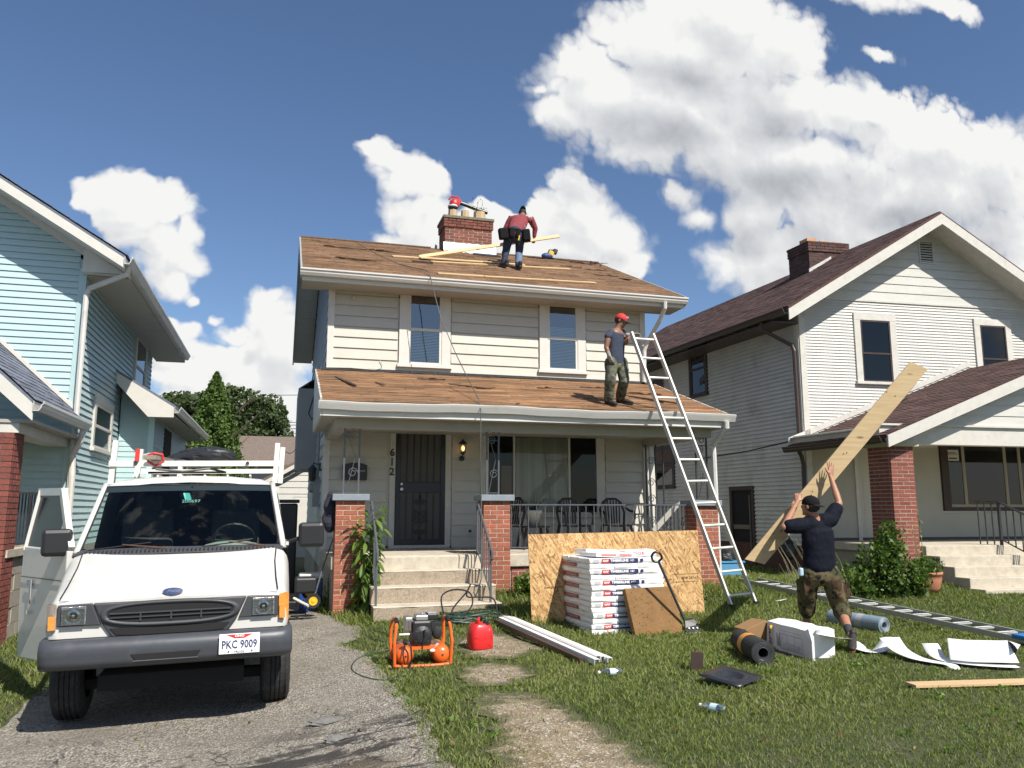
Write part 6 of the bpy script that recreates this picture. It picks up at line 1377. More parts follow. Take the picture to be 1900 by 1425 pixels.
mb = MB(); mb.tube([VP((-.44, 1.85, 2.265)), VP((-.38, 1.85, 2.285)), VP((-.30, 1.85, 2.27)), VP((-.29, 1.87, 2.20)), VP((-.36, 1.88, 2.16)), VP((-.43, 1.87, 2.20)), VP((-.44, 1.85, 2.265))], .013, 6)
tag(mb.build('strap', m_redp), 'red ratchet strap looped round the board end on the van rack', 'strap')
def crumple(name, c, r, mat, seed, n=26, m=18, amp=.25, label='', cat='', flat=.35):
    mb = MB(); mb.ell((0, 0, 0), r, n, m); rs = np.random.RandomState(seed); P = np.array(mb.v)
    d = 1+amp*vnoise(P/np.mean(r), 3.2, seed)+amp*.5*vnoise(P/np.mean(r), 8, seed+1); P = P*d[:, None]; P[:, 2] = np.maximum(P[:, 2], -r[2]*flat)
    mb.v = [tuple(p) for p in P]; o = mb.build(name, mat); o.location = c; return tag(o, label, cat)
m_tarp = M('black_tarpaulin', (.016, .017, .019), .5, .2, 6, .8, 14)
crumple('tarpaulin', VP((.02, 2.9, 2.27)), (.38, .6, .14), m_tarp, 5, label='crumpled black tarpaulin heaped on the van ladder rack', cat='tarpaulin', amp=.35)
mb = MB(); mb.tube([VP((-.35, 1.8, 2.12)), VP((-.1, 1.85, 2.10)), VP((.15, 1.9, 2.13)), VP((.3, 2.1, 2.10)), VP((-.2, 2.3, 2.11)), VP((-.45, 2.1, 2.10))], .012, 6); tag(mb.build('rope', m_black), 'dark rope tangled under the crossbar of the van ladder rack', 'rope')

# ---------------------------------------------------------------- people
tx = bpy.data.textures.new('fabric_folds', 'CLOUDS'); tx.noise_scale = .13; tx.noise_depth = 3
def remesh(name, mb, mat, parent, voxel=.009, smooth=3, fold=0., fac=.6):
    me = bpy.data.meshes.new(name); off = wloc(parent); me.from_pydata([tuple(Vector(v)-off) for v in mb.v], [], mb.f)
    o = bpy.data.objects.new(name, me); C.objects.link(o)
    bm = bmesh.new(); bm.from_mesh(me); bmesh.ops.recalc_face_normals(bm, faces=bm.faces); bm.to_mesh(me); bm.free()
    r = o.modifiers.new('r', 'REMESH'); r.mode = 'VOXEL'; r.voxel_size = voxel; r.use_smooth_shade = True
    if smooth: s_ = o.modifiers.new('s', 'SMOOTH'); s_.factor = fac; s_.iterations = smooth
    if fold: d = o.modifiers.new('d', 'DISPLACE'); d.texture = tx; d.strength = fold; d.mid_level = .5; d.texture_coords = 'LOCAL'
    dg = bpy.context.evaluated_depsgraph_get(); dg.update(); ev = o.evaluated_get(dg); m2 = bpy.data.meshes.new_from_object(ev)
    bpy.data.objects.remove(o); m2.materials.clear(); m2.materials.append(mat); q_ = bpy.data.objects.new(name, m2); C.objects.link(q_); q_.parent = parent; return q_
def capsule(mb, pts, rs, n=12, sq=None):
    """closed limb: rings along pts with radii rs (or (ra, rb) with sq = direction of ra)"""
    pts = [Vector(p) for p in pts]; N = len(pts); P = []; Rr = []
    rr = [(r, r) if not hasattr(r, '__len__') else r for r in rs]
    d0 = (pts[1]-pts[0]).normalized(); d1 = (pts[-1]-pts[-2]).normalized()
    for a in (1.0, .75, .35): P.append(pts[0]-d0*min(rr[0])*math.sin(a*1.45)); Rr.append(tuple(x*max(.12, math.cos(a*1.45)) for x in rr[0]))
    for p, r in zip(pts, rr): P.append(p); Rr.append(r)
    for a in (.35, .75, 1.0): P.append(pts[-1]+d1*min(rr[-1])*math.sin(a*1.45)); Rr.append(tuple(x*max(.12, math.cos(a*1.45)) for x in rr[-1]))
    rings = []
    for i, p in enumerate(P):
        d = (P[min(i+1, len(P)-1)]-P[max(i-1, 0)]).normalized(); s_ = Vector(sq) if sq is not None else Vector((1, .13, .07))
        a = (s_-d*s_.dot(d)); a = a.normalized() if a.length > 1e-3 else d.orthogonal().normalized(); b = d.cross(a)
        rings.append([p+a*Rr[i][0]*math.cos(2*math.pi*j/n)+b*Rr[i][1]*math.sin(2*math.pi*j/n) for j in range(n)])
    mb.loft(rings)
def hand(mb, w, d, nrm, side=1, curl=.5, k=1., spread=.2):
    """palm, four unequal bent fingers and a thumb; d towards the fingertips, nrm out of the palm"""
    d = Vector(d).normalized(); nrm = Vector(nrm); nrm = (nrm-d*nrm.dot(d)).normalized(); s_ = d.cross(nrm)*side; w = Vector(w)
    capsule(mb, [w-d*.01*k, w+d*.04*k, w+d*.085*k], [(.026*k, .020*k), (.040*k, .019*k), (.040*k, .015*k)], 12, sq=s_)
    for i, L_ in enumerate((.066, .076, .072, .058)):
        u = (i-1.5); b = w+d*.085*k+s_*u*.0215*k; dr = (d+s_*u*spread*.35).normalized(); pts = [b]; a = 0
        for seg, f in enumerate((.45, .32, .25)):
            a += curl*(.5+.4*seg); dv = (dr*math.cos(a)+nrm*math.sin(a)).normalized(); pts.append(pts[-1]+dv*L_*f*k*1.15)
        capsule(mb, pts, [.0098*k, .0092*k, .0085*k, .007*k], 8)
    t0 = w+d*.028*k-s_*.030*k; td = (d*.75-s_*.75+nrm*.25*(.5+curl)).normalized(); t1 = t0+td*.038*k; t2 = t1+(td*.6+d*.4+nrm*.35*curl).normalized()*.032*k
    capsule(mb, [t0, t1, t2], [.0135*k, .0115*k, .009*k], 8)
m_skin = M('tanned_skin', (.33, .16, .095), .5, .1, 12, .1, 60, spec=.4)
m_skin2 = M('brown_skin', (.22, .105, .062), .5, .1, 12, .1, 60, spec=.4)
m_capb = M('black_cap_cloth', (.012, .012, .013), .95, .2, 20, .4, 60, spec=.1)
m_hair = M('black_hair', (.012, .010, .009), .7, .2, 60, .5, 120)
def camo(name, cols, sc=7):
    m = bpy.data.materials.new(name); m.use_nodes = True; t = NT(m.node_tree); b = m.node_tree.nodes['Principled BSDF']
    v = t.new('ShaderNodeTexCoord').outputs['Object']; n1_ = t.noise(v, sc, 2, .5, .6); n2_ = t.noise(t.vec('ADD', v, (7, 3, 1)), sc*1.3, 2, .5, .6)
    c = t.mix(t.mr(n1_, .50, .52), cols[0], cols[1]); c = t.mix(t.mr(n2_, .56, .58), c, cols[2]); c = t.mix(t.mr(t.noise(t.vec('ADD', v, (2, 9, 4)), sc*1.9, 2), .60, .62), c, cols[3])
    t.put(b.inputs['Base Color'], c); b.inputs['Roughness'].default_value = .9; b.inputs['Specular IOR Level'].default_value = .2
    bn = t.new('ShaderNodeBump'); bn.inputs['Distance'].default_value = .006; t.put(bn.inputs['Height'], t.noise(v, 24, 4)); t.l.new(bn.outputs[0], b.inputs['Normal']); return m
def J(px, py, Y): return at(px, py, Y=Y)
def head(mb, c, fwd, up=(0, 0, 1), k=1.):
    """skull, jaw, nose, ears, brow"""
    c = Vector(c); f = Vector(fwd).normalized(); u = Vector(up); u = (u-f*u.dot(f)).normalized(); s_ = f.cross(u); rot = Matrix((s_, f, u)).transposed()
    P = lambda x, y, z: c+s_*x*k+f*y*k+u*z*k
    mb.ell(P(0, -.008, .025), (.077*k, .096*k, .095*k), 18, 12, rot); mb.ell(P(0, .022, -.045), (.058*k, .068*k, .068*k), 14, 10, rot)
    mb.ell(P(0, .094, -.012), (.013*k, .020*k, .028*k), 8, 6, rot); mb.ell(P(0, .080, .028), (.055*k, .018*k, .012*k), 10, 6, rot)
    mb.ell(P(0, .080, -.055), (.026*k, .016*k, .012*k), 8, 6, rot); mb.ell(P(0, .070, -.090), (.026*k, .022*k, .020*k), 8, 6, rot)
    for s in (-1, 1): mb.ell(P(s*.080, -.008, -.005), (.010*k, .020*k, .032*k), 8, 6, rot)
    return P, rot
def eyes(P, rot, par, k=1.):
    for s in (-1, 1):
        mb = MB(); mb.ell(P(s*.030, .079, .008), (.013*k, .008*k, .007*k), 8, 6, rot); mb.build('eye', M('eye_white', (.5, .47, .43), .3), par)
        mb = MB(); mb.ell(P(s*.030, .085, .008), (.006*k, .004*k, .006*k), 8, 6, rot); mb.build('iris', m_black, par)
        mb = MB(); mb.ell(P(s*.030, .088, .028), (.022*k, .007*k, .005*k), 8, 4, rot); mb.build('eyebrow', m_hair, par)
    mb = MB(); mb.ell(P(0, .094, -.055), (.024*k, .006*k, .006*k), 8, 4, rot); mb.build('mouth', M('lips', (.22, .08, .06), .5), par)
def cap(P, rot, mat, par, brim=1, k=1., bmat=None, tilt=0.):
    """baseball cap; brim=1 forwards, -1 backwards"""
    mb = MB(); mb.smooth = True; rings = []
    for j in range(8):
        a = j/7*math.pi/2; rings.append([P(.087*math.cos(a)*math.cos(b_*math.pi/12), -.008+.106*math.cos(a)*math.sin(b_*math.pi/12), .040+.092*math.sin(a)) for b_ in range(24)])
    rings.insert(0, [P(.086*math.cos(b_*math.pi/12), -.008+.104*math.sin(b_*math.pi/12), .022) for b_ in range(24)])
    mb.loft(rings); co_ = mb.build('cap', mat, par, recalc=True)
    mb = MB(); mb.smooth = True; r0 = []; r1 = []
    for i in range(11): a = math.pi*(.16+.68*i/10); r0.append(P(.084*math.cos(a), brim*(.098*math.sin(a))-.008, .032)); r1.append(P(.080*math.cos(a), brim*(.10*math.sin(a)+.075*math.sin(a)**.6)-.008, .014))
    mb.loft([r0, r1, [p-Vector((0, 0, .004)) for p in r1], [p-Vector((0, 0, .006)) for p in r0]], closed=False, caps=False); mb.build('brim', bmat or mat, co_)
    mb = MB(); mb.ell(P(0, -.008, .134), (.008,)*3, 8, 6); mb.build('button', mat, co_); return co_
def shoe(name, heel, toe, mat, par, h=.10, w=.045, sole=m_black):
    heel = Vector(heel); toe = Vector(toe); d = (toe-heel); L_ = d.length; d.normalize(); up = Vector((0, 0, 1)); up = (up-d*up.dot(d)).normalized(); s_ = d.cross(up)
    mb = MB(); capsule(mb, [heel+up*.04, heel+d*L_*.35+up*.045, heel+d*L_*.7+up*.035, toe+up*.028-d*.02], [(w*.8, .038), (w*.85, .045), (w*1.05, .034), (w*.8, .022)], 14, sq=s_)
    capsule(mb, [heel+up*.04+d*.02, heel+up*(h+.04)+d*.02], [w*.85, w*.9], 12); o = remesh(name, mb, mat, par, .008, 2)
    mb = MB(); pts = []
    for i in range(16):
        a = i/16*2*math.pi; x = math.cos(a); wd = w*(1.0 if x > 0 else .85); pts.append(heel+d*(L_*.47+L_*.56*x)+s_*wd*1.02*math.sin(a)-up*.012)
    mb.prism(pts, up*.022); mb.build('sole', sole, o, recalc=True); return o

# worker carrying the long plank, seen from behind
Y3 = 8.25; b3 = gp(1530, 1195)
p3 = thing('person', 'man in navy T-shirt, rolled camouflage trousers and backward black cap carrying a long plank', 'person', b3)
LHp, RHp = J(1479, 932, Y3+.20), J(1541, 884, Y3+.22)
Hd, Nk = J(1503, 940, Y3+.0), J(1516, 972, Y3-.02)
Ls, Rs = J(1489, 975, Y3), J(1541, 963, Y3); Le, Re = J(1455, 978, Y3+.02), J(1557, 934, Y3+.05)
Pv, Lh, Rh = J(1521, 1052, Y3), J(1504, 1066, Y3+.02), J(1540, 1066, Y3-.02)
Lk = J(1497, 1112, Y3+.18); La = gp(1503, 1184)+Vector((0, .06, .10)); Rk = J(1559, 1126, Y3-.02); Ra = J(1577, 1176, Y3-.42)
mb = MB(); P_, rot_ = head(mb, Hd, (-.45, .9, .1)); capsule(mb, [Nk+(Pv-Nk)*.06, Nk, Hd+(Nk-Hd)*.35], [.07, .058, .056])
capsule(mb, [Nk+(Pv-Nk)*.12, Nk+(Pv-Nk)*.45, Pv], [(.12, .07), (.13, .08), (.14, .10)], 16, sq=(1, 0, 0))
capsule(mb, [Ls, (Ls+Le)/2, Le], [.056, .050, .040]); capsule(mb, [Le, Le+(LHp-Le)*.3, LHp], [.040, .042, .026])
capsule(mb, [Rs, (Rs+Re)/2, Re], [.056, .052, .040]); capsule(mb, [Re, Re+(RHp-Re)*.3, RHp], [.040, .043, .026])
hand(mb, LHp, Vector((.35, .25, .9)), (.5, .6, -.2), 1, .75); hand(mb, RHp, Vector((.25, .15, 1)), (-.1, 1, 0), -1, .12, 1.08, .5)
capsule(mb, [Lh, Lk, La], [.085, .058, .038]); capsule(mb, [Rh, Rk, Rk+(Ra-Rk)*.35, Ra], [.085, .055, .058, .038])
remesh('body', mb, m_skin, p3, .0065, 2)
mb = MB(); mb.smooth = True; mb.ell(P_(0, -.022, .015), (.083, .096, .085), 16, 10, rot_); mb.build('hair', m_hair, p3)
cap(P_, rot_, m_capb, p3, -1)
mb = MB(); u = Pv-Nk
capsule(mb, [Nk+u*.04, Nk+u*.16, Nk+u*.35, Nk+u*.62, Nk+u*.93, Nk+u*1.02], [(.125, .080), (.200, .120), (.205, .130), (.195, .130), (.200, .135), (.198, .135)], 22, sq=(1, .0, .0))
capsule(mb, [Ls+(Nk-Ls)*.55, Ls, Ls+(Le-Ls)*.72], [.10, .094, .084]); capsule(mb, [Rs+(Nk-Rs)*.55, Rs, Rs+(Re-Rs)*.62], [.10, .094, .086])
remesh('t_shirt', mb, M('navy_cotton', (.006, .0075, .014), .9, .12, 10, .4, 40, spec=.15), p3, .011, 3, .022)
mb = MB()
capsule(mb, [Pv+Vector((0, 0, .02)), Pv+Vector((0, 0, -.09))], [(.168, .12), (.18, .13)], 20, sq=(1, 0, 0))
capsule(mb, [Lh+Vector((0, 0, .02)), Lh+(Lk-Lh)*.5, Lk, Lk+(La-Lk)*.28], [.115, .112, .105, .098], 16); capsule(mb, [Rh+Vector((0, 0, .02)), Rh+(Rk-Rh)*.5, Rk, Rk+(Ra-Rk)*.20], [.115, .112, .102, .098], 16)
capsule(mb, [Lk+(La-Lk)*.30, Lk+(La-Lk)*.36], [.092, .092]); capsule(mb, [Rk+(Ra-Rk)*.22, Rk+(Ra-Rk)*.3], [.094, .092])
mb.obox(Rh+(Rk-Rh)*.45+Vector((.10, -.03, 0)), (.05, .16, .18)); mb.obox(Lh+(Lk-Lh)*.5+Vector((-.10, -.02, 0)), (.05, .16, .18))
remesh('camouflage_trousers', mb, camo('camouflage_cloth', ((.105, .085, .045), (.050, .055, .025), (.060, .035, .020), (.018, .016, .012))), p3, .011, 2, .035)
for k_, (a, kx) in enumerate(((La, Lk), (Ra, Rk))): mb = MB(); capsule(mb, [a+(kx-a)*.02, a+(kx-a)*.25], [.043, .046]); remesh('sock', mb, M('dark_sock', (.03, .032, .04), .9), p3, .009, 1)
m_shoe = M('black_work_shoe', (.022, .018, .016), .7, .2, 20); m_sole = M('gum_sole', (.16, .075, .03), .7)
shoe('shoe', La+Vector((.01, -.06, -.10)), La+Vector((-.03, .20, -.10)), m_shoe, p3)
tg = gp(1590, 1214); shoe('shoe', Ra+Vector((0, -.055, -.055)), Vector((tg.x-.01, tg.y+.06, tg.z+.012)), m_shoe, p3, h=.05, sole=m_sole)
mb = MB(); q0_ = J(1486, 1061, Y3-.1); mb.obox(q0_, (.05, .05, .09)); mb.build('bottle_in_pocket', M('pale_blue_plastic', (.35, .5, .58), .3), p3, bevel=.015)
# the plank
n0 = Vector((-.10, -1, .12)); Yp = 8.62
ca, cb_ = J(1383, 1038, Yp), J(1419, 1047, Yp); cc_, cd_ = J(1722, 685, Yp-.05), J(1690, 671, Yp-.05)
dirp = ((cc_-cb_)+(cd_-ca)).normalized(); wdir = (cb_-ca)
mb = MB(); mb.prism([ca, cb_, cc_, cd_], (0, .022, 0)); plk = mb.build('plank', m_pineg, None, recalc=True, bevel=.002)
rebase(plk, (ca+cb_)/2); tag(plk, 'long pale pine plank held up at a slant by the man in camouflage trousers', 'plank')
mat_k = M('wood_knot', (.16, .075, .035), .7)
for (px, py) in ((1449, 985), (1452, 984), (1507, 912), (1519, 908), (1565, 842), (1571, 840), (1645, 727), (1661, 735), (1435, 990)):
    c_ = onplane(px, py, ca, (0, 1, 0) if False else (cc_-ca).cross(cb_-ca)); mb = MB(); mb.ell(c_+Vector((0, -.0005, 0)), (.016, .002, .009), 8, 5, Euler((0, -.9, 0)).to_matrix()); mb.build('knot', mat_k, plk).matrix_parent_inverse = Matrix.Identity(4)

# worker in the red cap on the porch roof
fb_ = onplane(1141, 752, (0, PG, pzr(PG)+.014), (0, -PSL, 1)); Y2 = fb_.y
p2 = thing('person', 'man in red cap and sleeveless navy shirt standing on the porch roof beside the ladder', 'person', fb_)
K = lambda px, py, dy=0: J(px, py, Y2+dy)
Hd = K(1152, 596, -.02); Nk = K(1145, 612); Rs, Ls = K(1129, 622, -.08), K(1158, 621, .08); Re, Le = K(1125, 645, -.10), K(1162, 636, -.10); RW_, LW_ = K(1130, 659, -.14), J(1169, 621, 12.02)
Pv = K(1142, 668); Rh, Lh = K(1134, 672, -.05), K(1152, 672, .04); Rk, Lk = K(1133, 707, -.10), K(1158, 708, -.04)
Rf = onplane(1130, 751, (0, PG, pzr(PG)+.014), (0, -PSL, 1)); Lf = onplane(1152, 748, (0, PG, pzr(PG)+.014), (0, -PSL, 1)); Ra = Rf+Vector((0, .02, .11)); La = Lf+Vector((0, .02, .11))
mb = MB(); P_, rot_ = head(mb, Hd, (.80, -.55, -.38)); capsule(mb, [Nk+(Pv-Nk)*.08, Nk, Hd+(Nk-Hd)*.3], [.07, .056, .055])
capsule(mb, [Nk+(Pv-Nk)*.14, Nk+(Pv-Nk)*.5, Pv], [(.15, .10), (.14, .10), (.14, .10)], 16, sq=(.8, .5, 0))
for a, b, c_ in ((Rs, Re, RW_), (Ls, Le, LW_)): capsule(mb, [a, (a+b)/2, b], [.055, .052, .040]); capsule(mb, [b, b+(c_-b)*.35, c_], [.040, .041, .027])
capsule(mb, [Rh, Rk, Ra], [.085, .055, .04]); capsule(mb, [Lh, Lk, La], [.085, .055, .04])
remesh('body', mb, m_skin2, p2, .007, 2); eyes(P_, rot_, p2)
mb = MB(); mb.smooth = True; mb.ell(P_(0, -.022, .012), (.083, .092, .080), 16, 10, rot_); mb.build('hair', m_hair, p2)
rc = cap(P_, rot_, M('red_cap_cloth', (.50, .025, .025), .75), p2, 1, bmat=M('dark_brim', (.05, .02, .03), .7))
mb = MB()
for q_ in range(5): a = (q_-2)*.33; mb.ell(P_(.052*math.sin(a), .090*math.cos(a)*.98+.008, .088+(.008 if q_ % 2 else -.006)), (.008, .006, .012), 6, 5, rot_)
mb.build('cap_badge', M('pale_badge', (.6, .55, .6), .6), rc, kind='stuff')
m_glove = M('grey_work_glove', (.27, .25, .21), .9, .2, 14, .3, 40)
for (w0, d_, n_, sd_, cu) in ((RW_, Vector((.25, -.2, -1)), (1, .2, 0), 1, .55), (LW_, Vector((1, -.1, .12)), (0, -.2, -1), -1, .45)):
    mb = MB(); hand(mb, w0, d_, n_, sd_, cu, 1.15); capsule(mb, [w0-Vector(d_).normalized()*.05, w0+Vector(d_).normalized()*.01], [.034, .034]); remesh('glove', mb, m_glove, p2, .0075, 1)
mb = MB(); u = Pv-Nk
capsule(mb, [Nk+u*.04, Nk+u*.16, Nk+u*.35, Nk+u*.62, Nk+u*.95, Nk+u*1.12], [(.095, .06), (.165, .105), (.175, .12), (.165, .125), (.17, .13), (.168, .13)], 22, sq=(.8, .45, 0))
for a, b in ((Rs, Re), (Ls, Le)): capsule(mb, [a+(Nk-a)*.3, a+(b-a)*.10], [.072, .070])
remesh('sleeveless_shirt', mb, M('faded_navy_cotton', (.030, .038, .066), .9, .12, 10, .4, 40), p2, .011, 3, .02)
mb = MB(); capsule(mb, [Pv+Vector((0, 0, .03)), Pv+Vector((0, 0, -.08))], [(.155, .12), (.165, .125)], 20, sq=(.8, .45, 0))
for h_, k_, a_ in ((Rh, Rk, Ra), (Lh, Lk, La)): capsule(mb, [h_, h_+(k_-h_)*.5, k_, k_+(a_-k_)*.5, a_+(k_-a_)*.05], [.108, .098, .088, .082, .080], 16)
remesh('work_trousers', mb, camo('stained_grey_green_cloth', ((.12, .125, .085), (.085, .09, .062), (.055, .06, .05), (.17, .165, .13)), 5), p2, .011, 2, .035)
shoe('boot', Rf+Vector((-.01, .08, .012)), Rf+Vector((.05, -.18, -.03)), m_shoe, p2, .12, .05); shoe('boot', Lf+Vector((-.03, .06, .012)), Lf+Vector((.15, -.15, -.03)), m_shoe, p2, .12, .05)

# worker bending over on the upper roof, seen from behind
f1 = onplane(949, 499, (0, GY, rz(GY)+.016), (0, -SL, 1)); Y1 = f1.y
p1 = thing('person', 'man in dark red long-sleeved shirt and black tool belt bending over on the upper roof', 'person', f1)
K = lambda px, py, dy=0: J(px, py, Y1+dy)
Rf = onplane(963, 501, (0, GY, rz(GY)+.016), (0, -SL, 1)); Lf = onplane(936, 497, (0, GY, rz(GY)+.016), (0, -SL, 1))
La, Ra = Lf+Vector((.01, .03, .11)), Rf+Vector((0, .03, .11)); Lk, Rk = K(938, 468, .16), K(963, 470, .12); Lh, Rh = K(945, 438, .02), K(965, 439, .0); Pv = K(955, 432, .02)
Ch = K(965, 408, .36); Nk = K(969, 400, .50); Hd = K(970, 397, .64); Ls, Rs = K(949, 405, .44), K(985, 407, .42); Le, Re = K(938, 424, .50), K(993, 424, .46); LW_, RW_ = K(945, 445, .56), K(991, 440, .50)
mb = MB(); P_, rot_ = head(mb, Hd, (.1, .55, -.85), (0, .8, .5)); capsule(mb, [Ch, Nk, Hd+(Nk-Hd)*.3], [.07, .056, .055])
capsule(mb, [Ch, (Ch+Pv)/2, Pv], [(.15, .10), (.14, .10), (.14, .10)], 16, sq=(1, 0, 0))
for a, b, c_ in ((Ls, Le, LW_), (Rs, Re, RW_)): capsule(mb, [a, (a+b)/2, b], [.055, .052, .040]); capsule(mb, [b, b+(c_-b)*.35, c_], [.040, .041, .027])
hand(mb, LW_, (.3, .2, -.8), (0, .6, -.4), 1, .8); hand(mb, RW_, (.05, .1, -1), (-.4, .6, 0), -1, .9)
capsule(mb, [Lh, Lk, La], [.085, .055, .04]); capsule(mb, [Rh, Rk, Ra], [.085, .055, .04]); remesh('body', mb, m_skin2, p1, .0075, 2)
mb = MB(); mb.smooth = True; mb.ell(P_(0, -.022, .012), (.083, .092, .080), 16, 10, rot_); mb.build('hair', m_hair, p1); cap(P_, rot_, m_capb, p1, -1)
mb = MB(); u = Ch-Pv
capsule(mb, [Pv-u*.06, Pv+u*.25, Pv+u*.6, Pv+u*.95, Ch+(Nk-Ch)*.55], [(.155, .12), (.165, .12), (.185, .125), (.19, .115), (.09, .07)], 22, sq=(1, 0, 0))
for a, b, c_ in ((Ls, Le, LW_), (Rs, Re, RW_)): capsule(mb, [a+(Ch-a)*.3, a, (a+b)/2, b, b+(c_-b)*.5, b+(c_-b)*.88], [.085, .082, .072, .062, .056, .046], 14)
remesh('long_sleeved_shirt', mb, M('dark_red_cotton', (.20, .035, .042), .9, .12, 10, .4, 40), p1, .011, 3, .02)
mj = bpy.data.materials.new('two_tone_denim'); mj.use_nodes = True; t = NT(mj.node_tree); b_ = mj.node_tree.nodes['Principled BSDF']; v = t.new('ShaderNodeTexCoord').outputs['Object']
t.put(b_.inputs['Base Color'], t.mix(t.mr(t.noise(v, 9, 4), .3, .7), (.018, .024, .045), (.032, .045, .080))); b_.inputs['Roughness'].default_value = .9
mb = MB(); capsule(mb, [Pv+Vector((0, 0, .03)), Pv+Vector((0, 0, -.09))], [(.15, .125), (.16, .13)], 20, sq=(1, 0, 0))
for h_, k_, a_ in ((Lh, Lk, La), (Rh, Rk, Ra)): capsule(mb, [h_, h_+(k_-h_)*.5, k_, k_+(a_-k_)*.5, a_], [.105, .092, .080, .074, .074], 16)
jn = remesh('jeans', mb, mj, p1, .011, 2, .03)
mb = MB(); capsule(mb, [Rk+(Ra-Rk)*.02, Rk+(Ra-Rk)*.5, Ra+(Rk-Ra)*.1], [.080, .077, .076], 16); remesh('faded_lower_leg', mb, M('faded_denim', (.11, .16, .24), .9, .15, 14), p1, .010, 1, .02)
shoe('boot', Lf+Vector((.02, -.09, .005)), Lf+Vector((-.06, .16, .10)), m_shoe, p1, .08, .05); shoe('boot', Rf+Vector((0, -.09, .005)), Rf+Vector((.04, .16, .10)), m_shoe, p1, .08, .05)
tb = MB(); n = 20
tb.loft([[Pv+Vector((.172*math.cos(a)*k_, .145*math.sin(a)*k_, dz+.02)) for a in [2*math.pi*i/n for i in range(n)]] for k_, dz in ((1, -.03), (1.03, -.03), (1.03, .03), (1, .03))], caps=False); tbo = tb.build('tool_belt', m_capb, p1)
for (px, py, sz) in ((934, 434, (.20, .14, .24)), (949, 432, (.13, .12, .22)), (961, 433, (.10, .10, .20)), (977, 437, (.16, .15, .26))):
    mb = MB(); mb.obox(K(px, py, -.10), sz, (0, rnd(-.15, .15), rnd(-.3, .3))); mb.build('pouch', m_capb, tbo, bevel=.03)
mb = MB(); mb.tube([K(964, 437, -.17), K(962, 446, -.19)], .016, 6); mb.build('hammer_handle', M('yellow_handle', (.55, .35, .04), .5), tbo)
mb = MB(); mb.tube([K(973, 418, -.05), K(975, 424, -.1)], .012, 5); mb.build('tool', m_alu, tbo)
# ---------------------------------------------------------------- on the roofs
UR = ((0, GY, rz(GY)+.018), (0, -SL, 1)); PR = ((0, PG, pzr(PG)+.016), (0, -PSL, 1))
def U(px, py): return onplane(px, py, *UR)
def PQ(px, py): return onplane(px, py, *PR)
def lay_board(a, b, w_, t_, label, mat=m_pine, nrm=(0, -SL, 1), lift=.0, group=None, name='board'):
    a = Vector(a); b = Vector(b); n = Vector(nrm).normalized(); d = (b-a).normalized(); s_ = n.cross(d).normalized(); mb = MB(); q_ = a+n*lift
    mb.prism([q_-s_*w_/2, q_+(b-a)-s_*w_/2, q_+(b-a)+s_*w_/2, q_+s_*w_/2], n*t_); o = mb.build(name, mat, None, recalc=True, bevel=.002); rebase(o, a); return tag(o, label, 'board', group)
GB = 'pine boards laid out on the upper roof'
lay_board(U(728, 476), U(925, 489), .13, .022, 'leftmost pine board on the upper roof, its end left of the others', group=GB)
lay_board(U(779, 481), U(972, 494), .15, .022, 'wide pine board behind the feet of the bending worker', lift=.024, group=GB)
lay_board(U(800, 486), U(1057, 500), .10, .022, 'long narrow pine board running past the bending worker to the right', group=GB)
lay_board(U(812, 508), U(920, 515), .09, .022, 'short pine board near the upper gutter, left of its longer neighbour', group=GB)
lay_board(U(898, 514), U(1105, 526), .10, .022, 'longest pine board lying along the upper gutter', lift=.003, group=GB)
Yb = RW_.y
a, b = U(778, 479)+Vector((0, 0, .03)), J(1037, 438, RW_.y-.02)
o = MB(); d = (b-a).normalized(); o.bar(a, b, .10, .022, up=(0, -.8, .6)); bo = o.build('board', m_pine, None, recalc=True, bevel=.002); rebase(bo, a); tag(bo, 'pine board lifted at an angle by the bending worker', 'board', GB)
p = U(775, 487); mb = MB(); mb.obox(p+Vector((.1, 0, .02)), (.42, .07, .04), (math.atan(SL), 0, -.03)); tag(mb.build('shingle_strip', m_rooftorn), 'dark strip of shingle under the ends of the pine boards', 'shingle')
# air line from the ridge over both eaves to the compressor
pts = [U(664, 452), U(700, 472), U(740, 490), U(793, 508)+Vector((0, -.02, .05)), at(799, 515, Y=GY-.16), at(806, 545, Y=GY-.18), at(818, 590, Y=GY-.35), at(845, 655, Y=13.2), at(872, 710, Y=12.4), PQ(889, 748)+Vector((0, .02, .06)), at(892, 760, Y=PG-.14), at(892, 850, Y=PG-.15), at(893, 930, Y=PG-.15), at(894, 1000, Y=PG-.2), at(893, 1075, Y=11.4), gp(880, 1120)+Vector((0, 0, .03))]
mb = MB(); mb.tube(pts, .008, 6); tag(mb.build('air_hose', M('grey_green_hose', (.07, .085, .075), .6)), 'thin grey-green air hose hanging down over both roofs in front of the porch', 'hose')
# leaf blower on the chimney
bx_, bz_ = 3.95, rz(RY)+.98
bl = thing('leaf_blower', 'red and black leaf blower lying on top of the brick chimney pots', 'leaf blower', (3.72, RY-.1, bz_))
m_redpl = M('red_plastic', (.45, .02, .02), .35, coat=.3)
mb = MB(); mb.ell((3.74, RY-.12, bz_+.15), (.13, .10, .13), 14, 10); mb.obox((3.80, RY-.12, bz_+.20), (.16, .13, .14), (0, .5, 0)); mb.build('motor_housing', m_redpl, bl, kind='stuff')
mb = MB(); mb.tube([(3.60, RY-.12, bz_+.24), (3.66, RY-.12, bz_+.33), (3.80, RY-.12, bz_+.335), (3.88, RY-.12, bz_+.26), (3.90, RY-.12, bz_+.18)], .022, 8); mb.build('handle', m_redpl, bl)
mb = MB(); mb.lathe((3.70, RY-.12, bz_+.0), [(.0, 0), (.09, .0), (.115, .03), (.12, .09), (.10, .10), (0, .10)], 14); mb.build('fuel_tank', m_black, bl)
